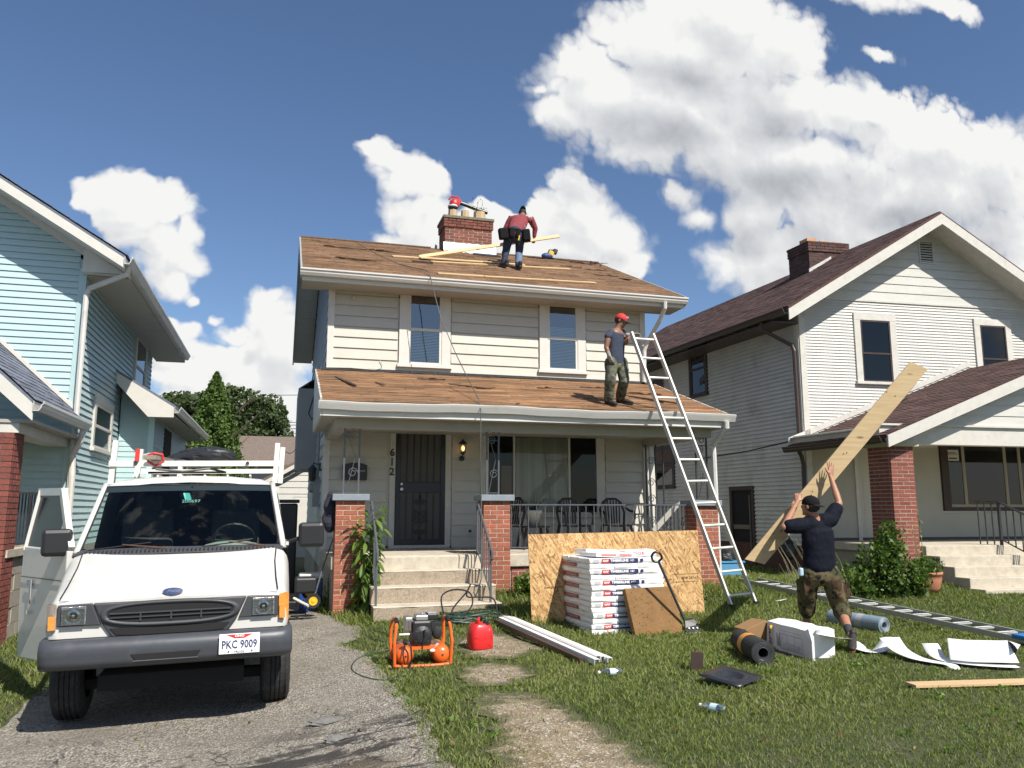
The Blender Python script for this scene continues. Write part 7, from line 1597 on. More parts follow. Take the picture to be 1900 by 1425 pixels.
mb = MB(); mb.lathe((3.70, RY-.12, bz_+.06), [(.122, 0), (.126, .02), (.122, .04)], 14); mb.build('pale_ring', m_gut, bl)
mb = MB(); mb.tube([(3.88, RY-.12, bz_+.19), (4.06, RY-.13, bz_+.14), (4.30, RY-.14, bz_+.06), (4.55, RY-.15, bz_+.0)], [.05, .048, .045, .045], 12); mb.build('blower_tube', m_black, bl)
w_ = thing('chimney_weed', 'small leafy weed growing from the top of the brick chimney', 'plant', (4.33, RY-.1, rz(RY)+.8))
mb = MB(); mb.tube([(4.33, RY-.12, rz(RY)+.8), (4.30, RY-.14, bz_+.15), (4.33, RY-.14, bz_+.33)], [.008, .006, .003], 5); mb.build('stem', M('weed_stem', (.12, .17, .05), .6), w_)
P_ = np.array([(4.31+rnd(-.14, .2), RY-.14+rnd(-.08, .04), bz_+rnd(-.02, .32)*(.4 if k > 30 else 1)) for k in range(60)]); leaves('foliage', P_, .05, m_leafweed, w_)
# nail bag and saw
p = U(1000, 472); p = Vector((p.x, RY-.12, rz(RY-.12)+.02)); sw = thing('circular_saw', 'yellow and black cordless saw standing on the roof ridge right of the bending worker', 'power saw', p)
mb = MB(); mb.ell(p+Vector((-.06, 0, .07)), (.15, .08, .08), 12, 8); mb.build('blade_guard', M('dark_blue_plastic', (.02, .05, .16), .5), sw)
mb = MB(); mb.obox(p+Vector((.04, 0, .14)), (.14, .10, .13), (0, .4, 0)); mb.build('motor', M('yellow_plastic', (.6, .36, .03), .4), sw, bevel=.02)
mb = MB(); mb.tube([p+Vector((-.03, 0, .15)), p+Vector((0, 0, .23)), p+Vector((.10, 0, .24))], .02, 8); mb.build('handle', m_black, sw)
mb = MB(); mb.obox(p+Vector((.15, 0, .20)), (.10, .10, .12), (0, .3, 0)); mb.build('battery', m_black, sw, bevel=.01)
# ---------------------------------------------------------------- ladders
def ladder(label, A, B, Wd, n, mat, rail=(.075, .028), rung=.017, up=(0, -1, 0), group=None, first=.3):
    """A, B = foot and head of the left rail; Wd = vector to the right rail"""
    A, B, Wd = Vector(A), Vector(B), Vector(Wd); t = thing('ladder', label, 'ladder', A, group=group)
    for off in (Vector((0, 0, 0)), Wd):
        nn = (B-A).cross(Wd).normalized(); mb = MB(); mb.bar(A+off, B+off, rail[1], rail[0], up=nn); mb.build('rail', mat, t, bevel=.003)
    L_ = (B-A).length
    for i in range(n):
        f = (first+.305*i)/L_
        if f > .99: break
        mb = MB(); mb.tube([A+(B-A)*f, A+(B-A)*f+Wd], rung, 8); mb.build('rung', mat, t)
    return t
lA, lB = gp(1358, 1129), Vector((0, 0, 0)); rA = gp(1403, 1123)
hd = K = None
lt_ = J(1171, 617, 11.90); rt_ = J(1211, 620, 11.92)
lA = Vector((lA.x, lA.y, lA.z)); wv = (rt_-lt_); wv = wv*1.0
t = thing('ladder', 'tall aluminium ladder leaning on the porch gutter beside the red-capped worker', 'ladder', lA)
def quadrail(a, b): 
    n_ = (lt_-lA).cross(wv).normalized(); mb = MB(); mb.bar(a, b, .030, .078, up=n_); mb.build('rail', m_alup, t, bevel=.003)
quadrail(lA, lt_); quadrail(rA, rt_)
for fy in [620+14]+[0]: pass
LL_ = (lt_-lA).length; nr = 15
for i in range(nr):
    f = (.18+i*.3535)/LL_
    if f > .985: break
    a_, b_ = lA+(lt_-lA)*f, rA+(rt_-rA)*f; mb = MB(); mb.tube([a_, b_], .019, 8); mb.build('rung', m_alup, t)
for q_ in (lA, rA): mb = MB(); mb.obox(q_+Vector((0, -.01, .03)), (.06, .09, .06)); mb.build('foot', m_black, t)
m_aluf = M('weathered_aluminium', (.36, .37, .34), .5, .12, 10, metal=.4)
ga_, gb2 = gp(1372, 1084), gp(1898, 1200); gw_ = Vector((.10, .40, 0)); gv = (gb2-ga_).normalized(); gn = Vector((-gv.y, gv.x, 0))*.38
lad2 = ladder('long dull aluminium extension ladder lying flat across the lawn behind the plank carrier', ga_+Vector((0, 0, .07)), gb2+gv*.6+Vector((0, 0, .07)), gn, 26, m_aluf, rail=(.062, .03), rung=.016)
for i in range(2, 24):
    f = (.3+.305*i)/((gb2+gv*.6-ga_).length); c_ = ga_+(gb2+gv*.6-ga_)*f+gn*.5+Vector((0, 0, .092)); mb = MB(); mb.obox(c_, (.035, .26, .004), (0, 0, math.atan2(gv.y, gv.x))); mb.build('rung_tread', m_white, lad2)
p = gb2+gn*.5+gv*.15; mb = MB(); mb.obox(p+Vector((0, 0, .10)), (.5, .46, .05), (0, .05, math.atan2(gv.y, gv.x))); be = mb.build('blue_end_guard', M('blue_plastic', (.02, .16, .42), .4), lad2, bevel=.01)
mb = MB(); mb.obox(p+Vector((.02, -.06, .127)), (.13, .09, .003), (0, .05, math.atan2(gv.y, gv.x))); mb.build('yellow_sticker', M('yellow_sticker', (.62, .50, .06), .5), be)

# ---------------------------------------------------------------- plywood sheet, shingle stack and tools
def osb():
    m = bpy.data.materials.new('oriented_strand_board'); m.use_nodes = True; t = NT(m.node_tree); b = m.node_tree.nodes['Principled BSDF']
    v = t.new('ShaderNodeTexCoord').outputs['Object']; col = None
    for k, (rot, sc) in enumerate(((.3, (1, 5.2, 5.2)), (1.25, (1, 5.6, 5.6)), (2.2, (1, 5.0, 5.0)))):
        mv = t.mapping(t.mapping(v, (1, 1, 1), (0, rot, 0), (k*3.7, 0, k*1.3)), sc); cc = t.new('ShaderNodeSeparateXYZ'); t.put(cc.inputs[0], t.voro(mv, 10, out='Color'))
        c = t.ramp(cc.outputs[0], [(0, (.20, .095, .03)), (.25, (.34, .19, .07)), (.6, (.46, .28, .115)), (1, (.58, .39, .18))])
        col = c if col is None else t.mix(t.math('GREATER_THAN', cc.outputs[1], .5), col, c)
    t.put(b.inputs['Base Color'], col); b.inputs['Roughness'].default_value = .75
    bn = t.new('ShaderNodeBump'); bn.inputs['Distance'].default_value = .003; t.put(bn.inputs['Height'], t.noise(v, 60, 4)); t.l.new(bn.outputs[0], b.inputs['Normal']); return m
m_osb = osb()
pa, pb = gp(987, 1157), gp(1308, 1138); ya = pa.y-.0; ta = J(990, 993, ya+.10); tb = J(1308, 984, pb.y+.10)
pa.z += -.01; pb.z += -.01
# keep it a true sheet: build from the left edge
ux = (pb-pa); ux.z = (tb.z-ta.z)*.5+ux.z*.5; ux = ux.normalized(); Wb = (pb-pa).length; upv = ((ta-pa)+(tb-pb)).normalized(); upv = (upv-ux*upv.dot(ux)).normalized(); Hb = ((ta-pa).length+(tb-pb).length)/2; nb_ = ux.cross(upv).normalized()
mb = MB(); mb.prism([pa, pa+ux*Wb, pa+ux*Wb+upv*Hb, pa+upv*Hb], -nb_*.014); ob = mb.build('strand_board_sheet', m_osb, None, recalc=True); rebase(ob, pa); tag(ob, 'large golden strand board sheet standing on its long edge behind the shingle stack', 'board')
def on_osb(px, py): return onplane(px, py, pa, nb_)+nb_*.003
text('Georgia-Pacific', .042, M('faint_ink', (.14, .075, .03), .8), ob, on_osb(1010, 1090), ux, upv, 'printed_stamp', align='LEFT')
mb = MB(); q0_, q1_ = on_osb(1247, 1068), on_osb(1298, 1078); 
def frame_rect(mb, c, w_, h_, t_): 
    for (a0, a1, b0, b1) in ((-w_, w_, h_-t_, h_), (-w_, w_, -h_, -h_+t_), (-w_, -w_+t_, -h_, h_), (w_-t_, w_, -h_, h_), (-.2*w_, -.2*w_+t_, -h_, h_)):
        mb.add([c+ux*a0+upv*b0, c+ux*a1+upv*b0, c+ux*a1+upv*b1, c+ux*a0+upv*b1], [(0,1,2,3)])
frame_rect(mb, on_osb(1272, 1072), .20, .055, .006); mb.build('stamp_outline', MATS['faint_ink'], ob, kind='stuff').matrix_parent_inverse = Matrix.Identity(4)
text('APA  24/16', .05, MATS['faint_ink'], ob, on_osb(1278, 1072), ux, upv, 'printed_stamp')

s0 = gp(1100, 1178); SZ = min(G(s0.x, s0.y), G(s0.x+1, s0.y+.5))-.01; sth = R(3)
sa, sb_ = Vector((math.cos(sth), math.sin(sth), 0)), Vector((-math.sin(sth), math.cos(sth), 0)); LH = .0655; NL = 14
def SP(u, v, z): return s0+sa*u+sb_*v+Vector((0, 0, SZ-s0.z+z))
random.seed(31)
def wrap(u0, u1, v0, v1, z0, h):
    """a soft paper-wrapped pack: slightly sagging edges"""
    mb = MB(); mb.smooth = False; nU, nV = (7, 3) if u1-u0 > v1-v0 else (3, 7); sd = rnd(0, 9)
    rings = []
    prof = [(0, .12), (.004, 0), (.5, 0)]
    def edge(z, ins, jit):
        P = []; 
        for i in range(nU): P.append((u0+(u1-u0)*i/nU, v0+ins))
        for i in range(nV): P.append((u1-ins, v0+(v1-v0)*i/nV))
        for i in range(nU): P.append((u1-(u1-u0)*i/nU, v1-ins))
        for i in range(nV): P.append((u0+ins, v1-(v1-v0)*i/nV))
        return [SP(a+jit*math.sin(i*2.3+sd+z*40), b+jit*math.sin(i*3.1+sd), z+jit*.8*math.sin(i*1.7+sd)) for i, (a, b) in enumerate(P)]
    mb.loft([edge(z0+.001, .010, .002), edge(z0+h*.2, .001, .004), edge(z0+h*.55, -.003, .005), edge(z0+h*.85, .001, .004), edge(z0+h-.001, .012, .003)]); return mb
names = ['bottom', 'second', 'third', 'fourth', 'fifth', 'sixth', 'seventh', 'eighth', 'ninth', 'tenth', 'eleventh', 'twelfth', 'thirteenth', 'top']
m_label = M('label_grey', (.45, .46, .48), .6)
for L_ in range(NL):
    z0 = L_*LH; long_x = (L_ % 2 == 1); ju, jv = rnd(-.012, .012), rnd(-.012, .012); lean_ = .0015*L_
    for k in range(3):
        if long_x: u0, u1, v0, v1 = 0+ju-lean_, 1.0+ju-lean_, k*.335+jv, k*.335+.328+jv
        else: u0, u1, v0, v1 = k*.335+ju-lean_, k*.335+.328+ju-lean_, 0+jv, 1.0+jv
        if long_x and k == 1 and L_ < NL-1 and False: continue
        pos = (['front', 'middle', 'back'] if long_x else ['left', 'middle', 'right'])[k]
        t_ = thing('shingle_pack', f'white paper shingle pack, {pos} one of the three in the {names[L_]} layer of the stack', 'shingle pack', SP(u0, v0, z0), group='packs of shingles in the stack')
        wrap(u0, u1, v0, v1, z0, LH-.002).build('wrapper', m_paper, t_)
        if long_x and k == 0:
            zc = z0+LH*.5; vv = v0-.0065
            def q4(ua, ub, za, zb_, mat, nm, off=0.):
                mb = MB(); mb.add([SP(ua, vv-off, za), SP(ub, vv-off, za), SP(ub, vv-off, zb_), SP(ua, vv-off, zb_)], [(0,1,2,3)]); mb.build(nm, mat, t_)
            q4(u0+.16, u0+.26, z0+.006, z0+LH-.006, m_redp, 'logo_patch'); q4(u0+.26, u0+.66, z0+.006, z0+LH-.006, m_navy, 'label_band')
            q4(u0+.05, u0+.13, z0+.014, z0+LH-.012, m_label, 'small_print', 0); q4(u0+.69, u0+.73, z0+.012, z0+LH-.012, m_navy, 'code_patch')
            text('GAF', .032, m_whitep, t_, SP(u0+.21, vv-.0015, zc), sa, (0, 0, 1), 'logo_lettering', bold=.0012, width=.078)
            text('TIMBERLINE', .040, m_whitep, t_, SP(u0+.275, vv-.0015, zc), sa, (0, 0, 1), 'lettering', bold=.0016, width=.25, align='LEFT')
            text('HD', .036, m_whitep, t_, SP(u0+.54, vv-.0015, zc), sa, (0, 0, 1), 'lettering', shear=.3, width=.06, align='LEFT')
        if not long_x and k == 0:
            uu = u0-.0065; mb = MB(); mb.add([SP(uu, v1-.15, z0+.010), SP(uu, v1-.62, z0+.010), SP(uu, v1-.62, z0+LH-.008), SP(uu, v1-.15, z0+LH-.008)], [(0,1,2,3)]); mb.build('label_band', m_maroon, t_)
            mb = MB(); mb.add([SP(uu-.001, v1-.10, z0+.010), SP(uu-.001, v1-.17, z0+.010), SP(uu-.001, v1-.17, z0+LH-.008), SP(uu-.001, v1-.10, z0+LH-.008)], [(0,1,2,3)]); mb.build('logo_patch', m_redp, t_)
            text('TIMBERLINE', .036, M('dull_print', (.45, .30, .28), .6), t_, SP(uu-.0015, v1-.38, z0+LH*.5), -sb_, (0, 0, 1), 'lettering', bold=.001, width=.36)
zt = NL*LH
for (c, sz, rot, nm, lab, wd, mt) in (((.30, .30), (.50, .34, .05), .25, 'ridge_pack', 'open white ridge shingle pack with pink lettering lying on top left of the stack', None, None), ((.55, .28), (.26, .30, .045), -.1, 'ridge_pack', 'small white pack with pink edge in the middle of the stack top', None, None), ((.80, .35), (.40, .36, .07), -.2, 'ridge_pack', 'white pack lettered RIDGE on the right of the stack top', 'RIDGE', None), ((.38, .62), (.55, .30, .07), .1, 'ridge_pack', 'crumpled white pack at the back of the stack top', None, None)):
    t_ = thing(nm, lab, 'shingle pack', SP(c[0], c[1], zt)); mb = MB(); mt_ = Euler((rnd(-.05, .05), rnd(-.05, .05), rot+sth)).to_matrix(); cc = SP(c[0], c[1], zt+sz[2]/2+.006)
    mb.obox(cc, sz, mt_); mb.build('wrapper', m_paper, t_, bevel=.006)
    f = mt_@Vector((0, -1, 0)); r_ = mt_@Vector((1, 0, 0)); 
    if wd: text(wd, .05, M('pink_print', (.55, .12, .13), .6), t_, cc+f*(sz[1]/2+.002)-r_*.06, r_, (0, 0, 1), 'lettering', bold=.001, width=.22)
    else:
        mb = MB(); b0 = cc+f*(sz[1]/2+.0015); mb.add([b0-r_*sz[0]*.35-Vector((0, 0, .015)), b0+r_*sz[0]*.3-Vector((0, 0, .015)), b0+r_*sz[0]*.3+Vector((0, 0, .008)), b0-r_*sz[0]*.35+Vector((0, 0, .008))], [(0,1,2,3)]); mb.build('pink_print', M('pink_print', (.55, .12, .13), .6), t_)
    mb = MB(); zc_ = cc+mt_@Vector((0, 0, sz[2]/2+.001)); mb.ell(zc_+r_*.08, (.035, .035, .001), 12, 4); mb.build('round_logo', MATS['pink_print'], t_)
mb = MB(); mb.box(s0.x-.02, s0.x+1.0, s0.y-.03, s0.y+1.0, SZ-.03, SZ+.002); tag(mb.build('pallet_board', M('red_brown_board', (.16, .07, .04), .9)), 'thin red-brown board just showing under the shingle stack', 'board')
mb = MB(); mb.obox(SP(-.03, .96, .30), (.05, .04, .35)); tag(mb.build('paper_flap', m_paper, bevel=.005), 'loose white paper flap hanging at the back left corner of the stack', 'paper')
# brown slab leaning on the stack
a, b = gp(1180, 1181), gp(1272, 1173); zt_ = .555; mb = MB(); back = Vector((.0, .16, zt_)); nrm_ = (b-a).cross(back).normalized()
c0, c1 = a+Vector((0, 0, -.01)), b+Vector((0, 0, -.01)); tl = c0+back+Vector((-.06, 0, 0)); tr = c1+back+Vector((-.10, 0, 0))
mb.prism([c0, c1, tr, tl], -nrm_*.075 if nrm_.y < 0 else nrm_*.075)
m_slab = M('brown_fibre_slab', (.19, .10, .032), .8, .18, 5, .9, 22, dirt=((.12, .06, .03), .2, 9)); sl_ = mb.build('fibre_slab', m_slab, None, recalc=True, bevel=.008); rebase(sl_, a)
tag(sl_, 'brown fibrous slab with small holes leaning against the front of the shingle stack', 'slab')
fn = -nrm_ if nrm_.y > 0 else nrm_
for k in range(34):
    s_, t_2 = rnd(.08, .92), rnd(.05, .95); c_ = c0+(c1-c0)*s_+back*t_2+Vector((-.07*t_2, 0, 0)); mb = MB(); mb.ell(c_+fn*.001, (rnd(.004, .012), .003, rnd(.004, .008)), 7, 5); mb.build('pit', M('pit_shadow', (.08, .04, .015), .9), sl_).matrix_parent_inverse = Matrix.Identity(4)
# shingle scraper
h0, h1 = J(1222, 1042, a.y-.02), gp(1275, 1172)+Vector((0, -.02, .05)); sc_ = thing('roof_scraper', 'black long-handled shingle scraper with D grip leaning against the shingle stack', 'scraper', h1)
mb = MB(); mb.tube([h0, h1+(h0-h1)*.12], .017, 8); mb.build('handle', M('dark_grey_shaft', (.05, .052, .06), .35), sc_)
u_ = (h0-h1).normalized(); s_ = Vector((.75, -.3, .35)).normalized(); s_ = (s_-u_*s_.dot(u_)).normalized()
mb = MB(); mb.tube(smooth([h0-u_*.01, h0+u_*.03-s_*.055, h0+u_*.10-s_*.05, h0+u_*.13, h0+u_*.10+s_*.05, h0+u_*.03+s_*.055, h0]), .015, 8); mb.build('grip', m_black, sc_)
mb = MB(); q_ = h1; mb.prism([q_+Vector((-.05, -.03, .09)), q_+Vector((.08, -.02, .10)), q_+Vector((.12, -.06, .04)), q_+Vector((-.07, -.08, .0))], (0, .03, .012)); mb.prism([q_+Vector((-.07, -.08, .0)), q_+Vector((.11, -.07, .03)), q_+Vector((.09, -.15, -.045)), q_+Vector((-.10, -.14, -.05))], (0, .008, .012)); mb.build('blade', m_black, sc_, recalc=True, kind='stuff')
for k in range(3): mb = MB(); mb.cyl(q_+Vector((-.04+.055*k, -.10, .0)), q_+Vector((-.04+.055*k, -.115, .012)), .010, 8); mb.build('bolt', m_alu, sc_)
# white metal channels on the grass
a, b = gp(934, 1154)+Vector((0, 0, .02)), gp(1112, 1234)+Vector((0, 0, .02)); d = (b-a).normalized(); s_ = Vector((d.y, -d.x, 0))*-1
tr_ = thing('trim_bundle', 'bundle of white metal roof-edge strips lying on the grass in front of the strand board', 'metal strips', a)
for k, (o_, w_, h_) in enumerate(((.0, .055, .05), (.06, .05, .06), (.115, .045, .055), (.165, .05, .045))):
    mb = MB(); P0_, P1_ = a+s_*(o_-.08)+d*rnd(0, .06), b+s_*(o_-.08)+d*rnd(-.04, .06); z = Vector((0, 0, 1)); pr = [(0, 0), (0, h_), (w_, h_), (w_, h_*.4), (w_-.004, h_*.4), (w_-.004, h_-.004), (.004, h_-.004), (.004, 0)]
    mb.loft([[c+s_*x+z*y for x, y in pr] for c in (P0_, P1_)]); mb.build('strip', m_white if k != 1 else m_gut, tr_, recalc=True)
mb = MB(); mb.bar(a-s_*.14+d*.1+Vector((0, 0, .01)), b-s_*.14-d*.1+Vector((0, 0, .01)), .05, .05); tag(mb.build('brown_strip', m_brown), 'dark brown metal strip lying along the left side of the white strips', 'metal strip')
# ---------------------------------------------------------------- compressor, fuel can, hoses
m_or = M('orange_enamel', (.75, .13, .02), .35, .05, 6, coat=.4, dirt=((.25, .08, .03), .12, 14))
cb0 = gp(785, 1238); cm = thing('air_compressor', 'orange twin-tank air compressor with black petrol engine on the edge of the driveway', 'compressor', cb0)
def CP(x, y, z): return cb0+Vector((x, y, z))
for x in (-.185, .205):
    mb = MB(); mb.smooth = True; mb.lathe(CP(x, .0, .115), [(.0, .0), (.035, .002), (.07, .015), (.092, .045), (.098, .08), (.098, .42), (.09, .45), (0, .48)], 20, 'y'); tk = mb.build('tank', m_or, cm)
    mb = MB(); mb.lathe(CP(x, -.002, .115), [(0, 0), (.012, .0), (.012, .012)], 10, 'y'); mb.build('drain_plug', m_brown, tk)
    if x > 0: mb = MB(); mb.obox(CP(x-.062, .11, .195), (.085, .10, .003), (0, -.68, 0)); mb.build('paper_label', m_paper, tk)
for s_ in (-1, 1):
    x = s_*.295; mb = MB(); mb.tube([CP(x, .02, .02), CP(x+.01*s_, .0, .25), CP(x-.01*s_, .02, .42), CP(x-.02*s_, .08, .47), CP(x-.02*s_, .30, .47), CP(x-.01*s_, .38, .42), CP(x, .40, .25), CP(x-.02*s_, .40, .03)], .017, 8); mb.build('frame_hoop', m_or, cm)
    mb = MB(); mb.tube([CP(x-.017*s_, .04, .445), CP(x-.02*s_, .08, .47), CP(x-.02*s_, .16, .472)], .025, 8); mb.build('rubber_grip', m_black, cm)
mb = MB(); mb.tube([CP(-.29, .02, .02), CP(-.15, .0, .015), CP(.15, 0, .015), CP(.29, .02, .02)], .016, 8); mb.build('base_tube', m_or, cm)
mb = MB(); mb.box(cb0.x-.17, cb0.x+.17, cb0.y+.06, cb0.y+.40, cb0.z+.17, cb0.z+.20); mb.build('engine_plate', m_or, cm)
en = MB(); en.obox(CP(0, .22, .33), (.21, .26, .26)); eno = en.build('engine', m_black, cm, bevel=.025)
mb = MB(); mb.lathe(CP(.0, .08, .30), [(.0, -.02), (.06, -.018), (.105, .0), (.11, .03), (.11, .08)], 20, 'y'); mb.build('fan_cover', m_black, eno)
for k in range(5): mb = MB(); mb.box(cb0.x-.07, cb0.x+.07, cb0.y+.068, cb0.y+.085, cb0.z+.25+k*.025, cb0.z+.257+k*.025); mb.build('cover_rib', m_irong, eno)
mb = MB(); mb.obox(CP(-.135, .22, .42), (.08, .18, .15)); mu = mb.build('muffler', m_alu, cm, bevel=.015)
for k in range(4): mb = MB(); mb.box(cb0.x-.16+k*.015, cb0.x-.153+k*.015, cb0.y+.125, cb0.y+.13, cb0.z+.36, cb0.z+.46); mb.build('muffler_slot', m_brown, mu)
mb = MB(); mb.obox(CP(.0, .20, .485), (.13, .18, .05)); mb.tube([CP(-.04, .14, .50), CP(0, .12, .53), (CP(.05, .14, .50))], .02, 6); mb.build('fuel_tank', m_alu, cm, bevel=.012, kind='stuff')
mb = MB(); mb.obox(CP(.115, .20, .49), (.12, .14, .07)); af = mb.build('air_filter', m_black, cm, bevel=.015); mb = MB(); mb.obox(CP(.115, .19, .528), (.09, .10, .008)); mb.build('filter_plate', m_greyp, af)
mb = MB(); mb.obox(CP(.15, .16, .37), (.10, .12, .14)); mb.ell(CP(.16, .10, .33), (.055, .04, .07), 12, 8); mb.build('pump', m_blackr, cm, bevel=.015, kind='stuff')
mb = MB(); mb.tube([CP(-.25, .05, .33), CP(-.14, .06, .33)], .012, 8); mb.build('handle_bar', m_gut, cm)
mb = MB(); mb.tube([CP(-.19, -.02, .27), CP(-.14, -.05, .22), CP(-.13, -.06, .10), CP(-.15, -.05, .03)], .010, 6); mb.tube([CP(-.2, -.02, .24), CP(-.22, -.05, .14), CP(-.2, -.04, .05)], .008, 6); mb.lathe(CP(-.19, -.0, .26), [(0, -.02), (.03, -.018), (.03, .02)], 12, 'y'); mb.build('regulator', m_black, cm, kind='stuff')
mb = MB(); mb.tube([CP(.02, .055, .33), CP(.0, .04, .2), CP(-.02, .02, .10)], .005, 5); mb.lathe(CP(.02, .05, .34), [(.012, -.03), (.012, .03)], 8); mb.build('pull_cord', m_black, cm, kind='stuff')
mb = MB(); mb.ell(CP(.10, .02, .16), (.03, .02, .018), 8, 6); mb.build('oil_cap', m_white, cm)
cm.scale = (.93, .93, .93)
gc = gp(897, 1207); fc = thing('fuel_can', 'bright red plastic petrol can with black cap on a bare patch of lawn', 'fuel can', gc); m_red = M('red_fuel_plastic', (.62, .018, .02), .38, .04, 5, coat=.2)
def GC(x, y, z): c_, s2 = math.cos(.15), math.sin(.15); return gc+Vector((x*c_-y*s2, x*s2+y*c_, z))
mb = MB(); mb.smooth = False
def rr_ring(w_, d_, z, dx=0): return [GC(dx+sup(i*math.pi/12, w_, d_, 3.6)[0], .10+sup(i*math.pi/12, w_, d_, 3.6)[1], z) for i in range(24)]
mb.smooth = True; mb.loft([rr_ring(.120, .10, .0), rr_ring(.132, .112, .02), rr_ring(.134, .114, .10), rr_ring(.130, .112, .19), rr_ring(.112, .10, .245), rr_ring(.078, .085, .275, -.01), rr_ring(.04, .06, .285, -.015)]); mb.build('body', m_red, fc, recalc=True)
mb = MB(); mb.tube([GC(-.045, .03, .255), GC(-.05, .03, .31), GC(-.03, .07, .33), GC(-.0, .15, .32), GC(.01, .18, .27)], .016, 8); mb.build('handle', m_red, fc)
mb = MB(); mb.lathe(GC(.045, .045, .255), [(.034, 0), (.034, .045), (.022, .05), (.018, .065), (0, .066)], 14); mb.build('cap', m_black, fc)
mb = MB(); mb.prism([GC(-.03, -.003, .205), GC(.075, -.003, .205), GC(.075, .006, .232), GC(-.03, .006, .232)], (0, -.003, 0)); mb.build('moulded_label', M('pale_red_label', (.65, .16, .14), .5), fc)
mb = MB(); mb.add([GC(-.11+.0, -.0135, .03), GC(-.10, -.0145, .03), GC(.11, -.0135, .15), GC(.10, -.0135, .15)], [(0,1,2,3)]); mb.add([GC(.10, -.0135, .03), GC(.11, -.0135, .03), GC(-.10, -.0135, .15), GC(-.11, -.0135, .15)], [(0,1,2,3)]); mb.build('moulded_cross', M('dark_red_line', (.40, .012, .012), .5), fc, kind='stuff')
m_hose = M('dark_green_hose', (.018, .045, .035), .5); h = lambda px, py, dz=.012: gp(px, py)+Vector((0, 0, dz))
mb = MB(); mb.tube(smooth([h(762, 1236, .03), h(758, 1248), h(742, 1260), h(712, 1265), h(680, 1260), h(658, 1250), h(652, 1240), h(662, 1226), h(690, 1215), h(722, 1207), h(740, 1204), h(735, 1192), h(712, 1192), h(693, 1186), h(690, 1178), h(702, 1173), h(725, 1182), h(745, 1196)]), .008, 6); tag(mb.build('air_hose', m_hose), 'dark green air hose looping from the compressor over the asphalt', 'hose')
hc = gp(862, 1152); mb = MB(); rs = random.Random(4)
for k in range(7):
    cx, cy, r_ = hc.x+rs.uniform(-.12, .12), hc.y+rs.uniform(-.15, .15), rs.uniform(.20, .36); n = 22; P_ = []
    for i in range(n+1):
        a_ = 2*math.pi*i/n; P_.append((cx+r_*1.25*math.cos(a_), cy+r_*.8*math.sin(a_), G(cx, cy)+.015+.012*k+.02*math.sin(a_*3+k)))
    mb.tube(P_, .009, 5)
tag(mb.build('hose_coil', m_hose, kind=None), 'tangled coil of dark green hose on the grass below the porch steps', 'hose')
mb = MB()
mb.tube(smooth([hc+Vector((-.25, .1, .05)), hc+Vector((-.28, .15, .30)), hc+Vector((-.1, .2, .38)), hc+Vector((.1, .15, .34)), hc+Vector((.12, .1, .18)), hc+Vector((-.05, .05, .04)), hc+Vector((-.15, .1, .12)), hc+Vector((.05, .1, .36)), hc+Vector((.1, .1, .46)), hc+Vector((.05, .1, .30)), hc+Vector((.25, .15, .28)), hc+Vector((.42, .1, .25)), hc+Vector((.45, .0, .02))]), .011, 6)
tag(mb.build('black_hose', m_blackr), 'stiff black hose loops standing up out of the green coil', 'hose')
# ---------------------------------------------------------------- right-hand materials
def roll(label, a, b, r, mat, band=None, core=True, cat='roll'):
    a, b = Vector(a), Vector(b); t = thing('roll', label, cat, a); d = (b-a).normalized(); n = 24; s_ = d.cross(Vector((0, 0, 1))).normalized(); u_ = s_.cross(d)
    ringf = lambda c, rr: [c+s_*rr*math.cos(2*math.pi*i/n)+u_*rr*math.sin(2*math.pi*i/n) for i in range(n)]
    mb = MB(); mb.smooth = False; mb.loft([ringf(a, r*.40), ringf(a, r*.98), ringf(a+d*.01, r), ringf(b-d*.01, r), ringf(b, r*.98), ringf(b, r*.40), ringf(b-d*.25, r*.38)], caps=False); mb.build('sheet', mat, t, recalc=True)
    mb = MB(); L_ = [b+d*.002+(s_*math.cos(q*.5)+u_*math.sin(q*.5))*(r*.42+r*.5*q/60) for q in range(61)]; mb.tube(L_, .0025, 4); mb.build('layer_edge', m_greyp if mat is not m_tar else m_irong, t)
    if band:
        c = a+(b-a)*band[0]; mb = MB(); mb.smooth = True; mb.loft([ringf(c, r*1.012), ringf(c+d*band[1], r*1.012)], caps=False); mb.build('label_band', band[2], t)
    return t
ra, rb = gp(1376, 1208), gp(1426, 1240); rd = (rb-ra).normalized()
roll('black roofing felt roll with orange label band lying beside the white carton', ra+Vector((0, 0, .115)), ra+rd*.92+Vector((0, 0, .115)), .115, m_tar, (.34, .16, M('orange_label', (.62, .27, .05), .5)))
ra, rb = gp(1570, 1160), gp(1648, 1174); roll('blue-grey wrapped underlayment roll on the lawn behind the walking worker', ra+Vector((-.1, .15, .09)), rb+Vector((-.05, 0, .09)), .10, M('blue_grey_film', (.20, .27, .33), .3, .15, 8, .5, 14), (.55, .10, m_greyp))
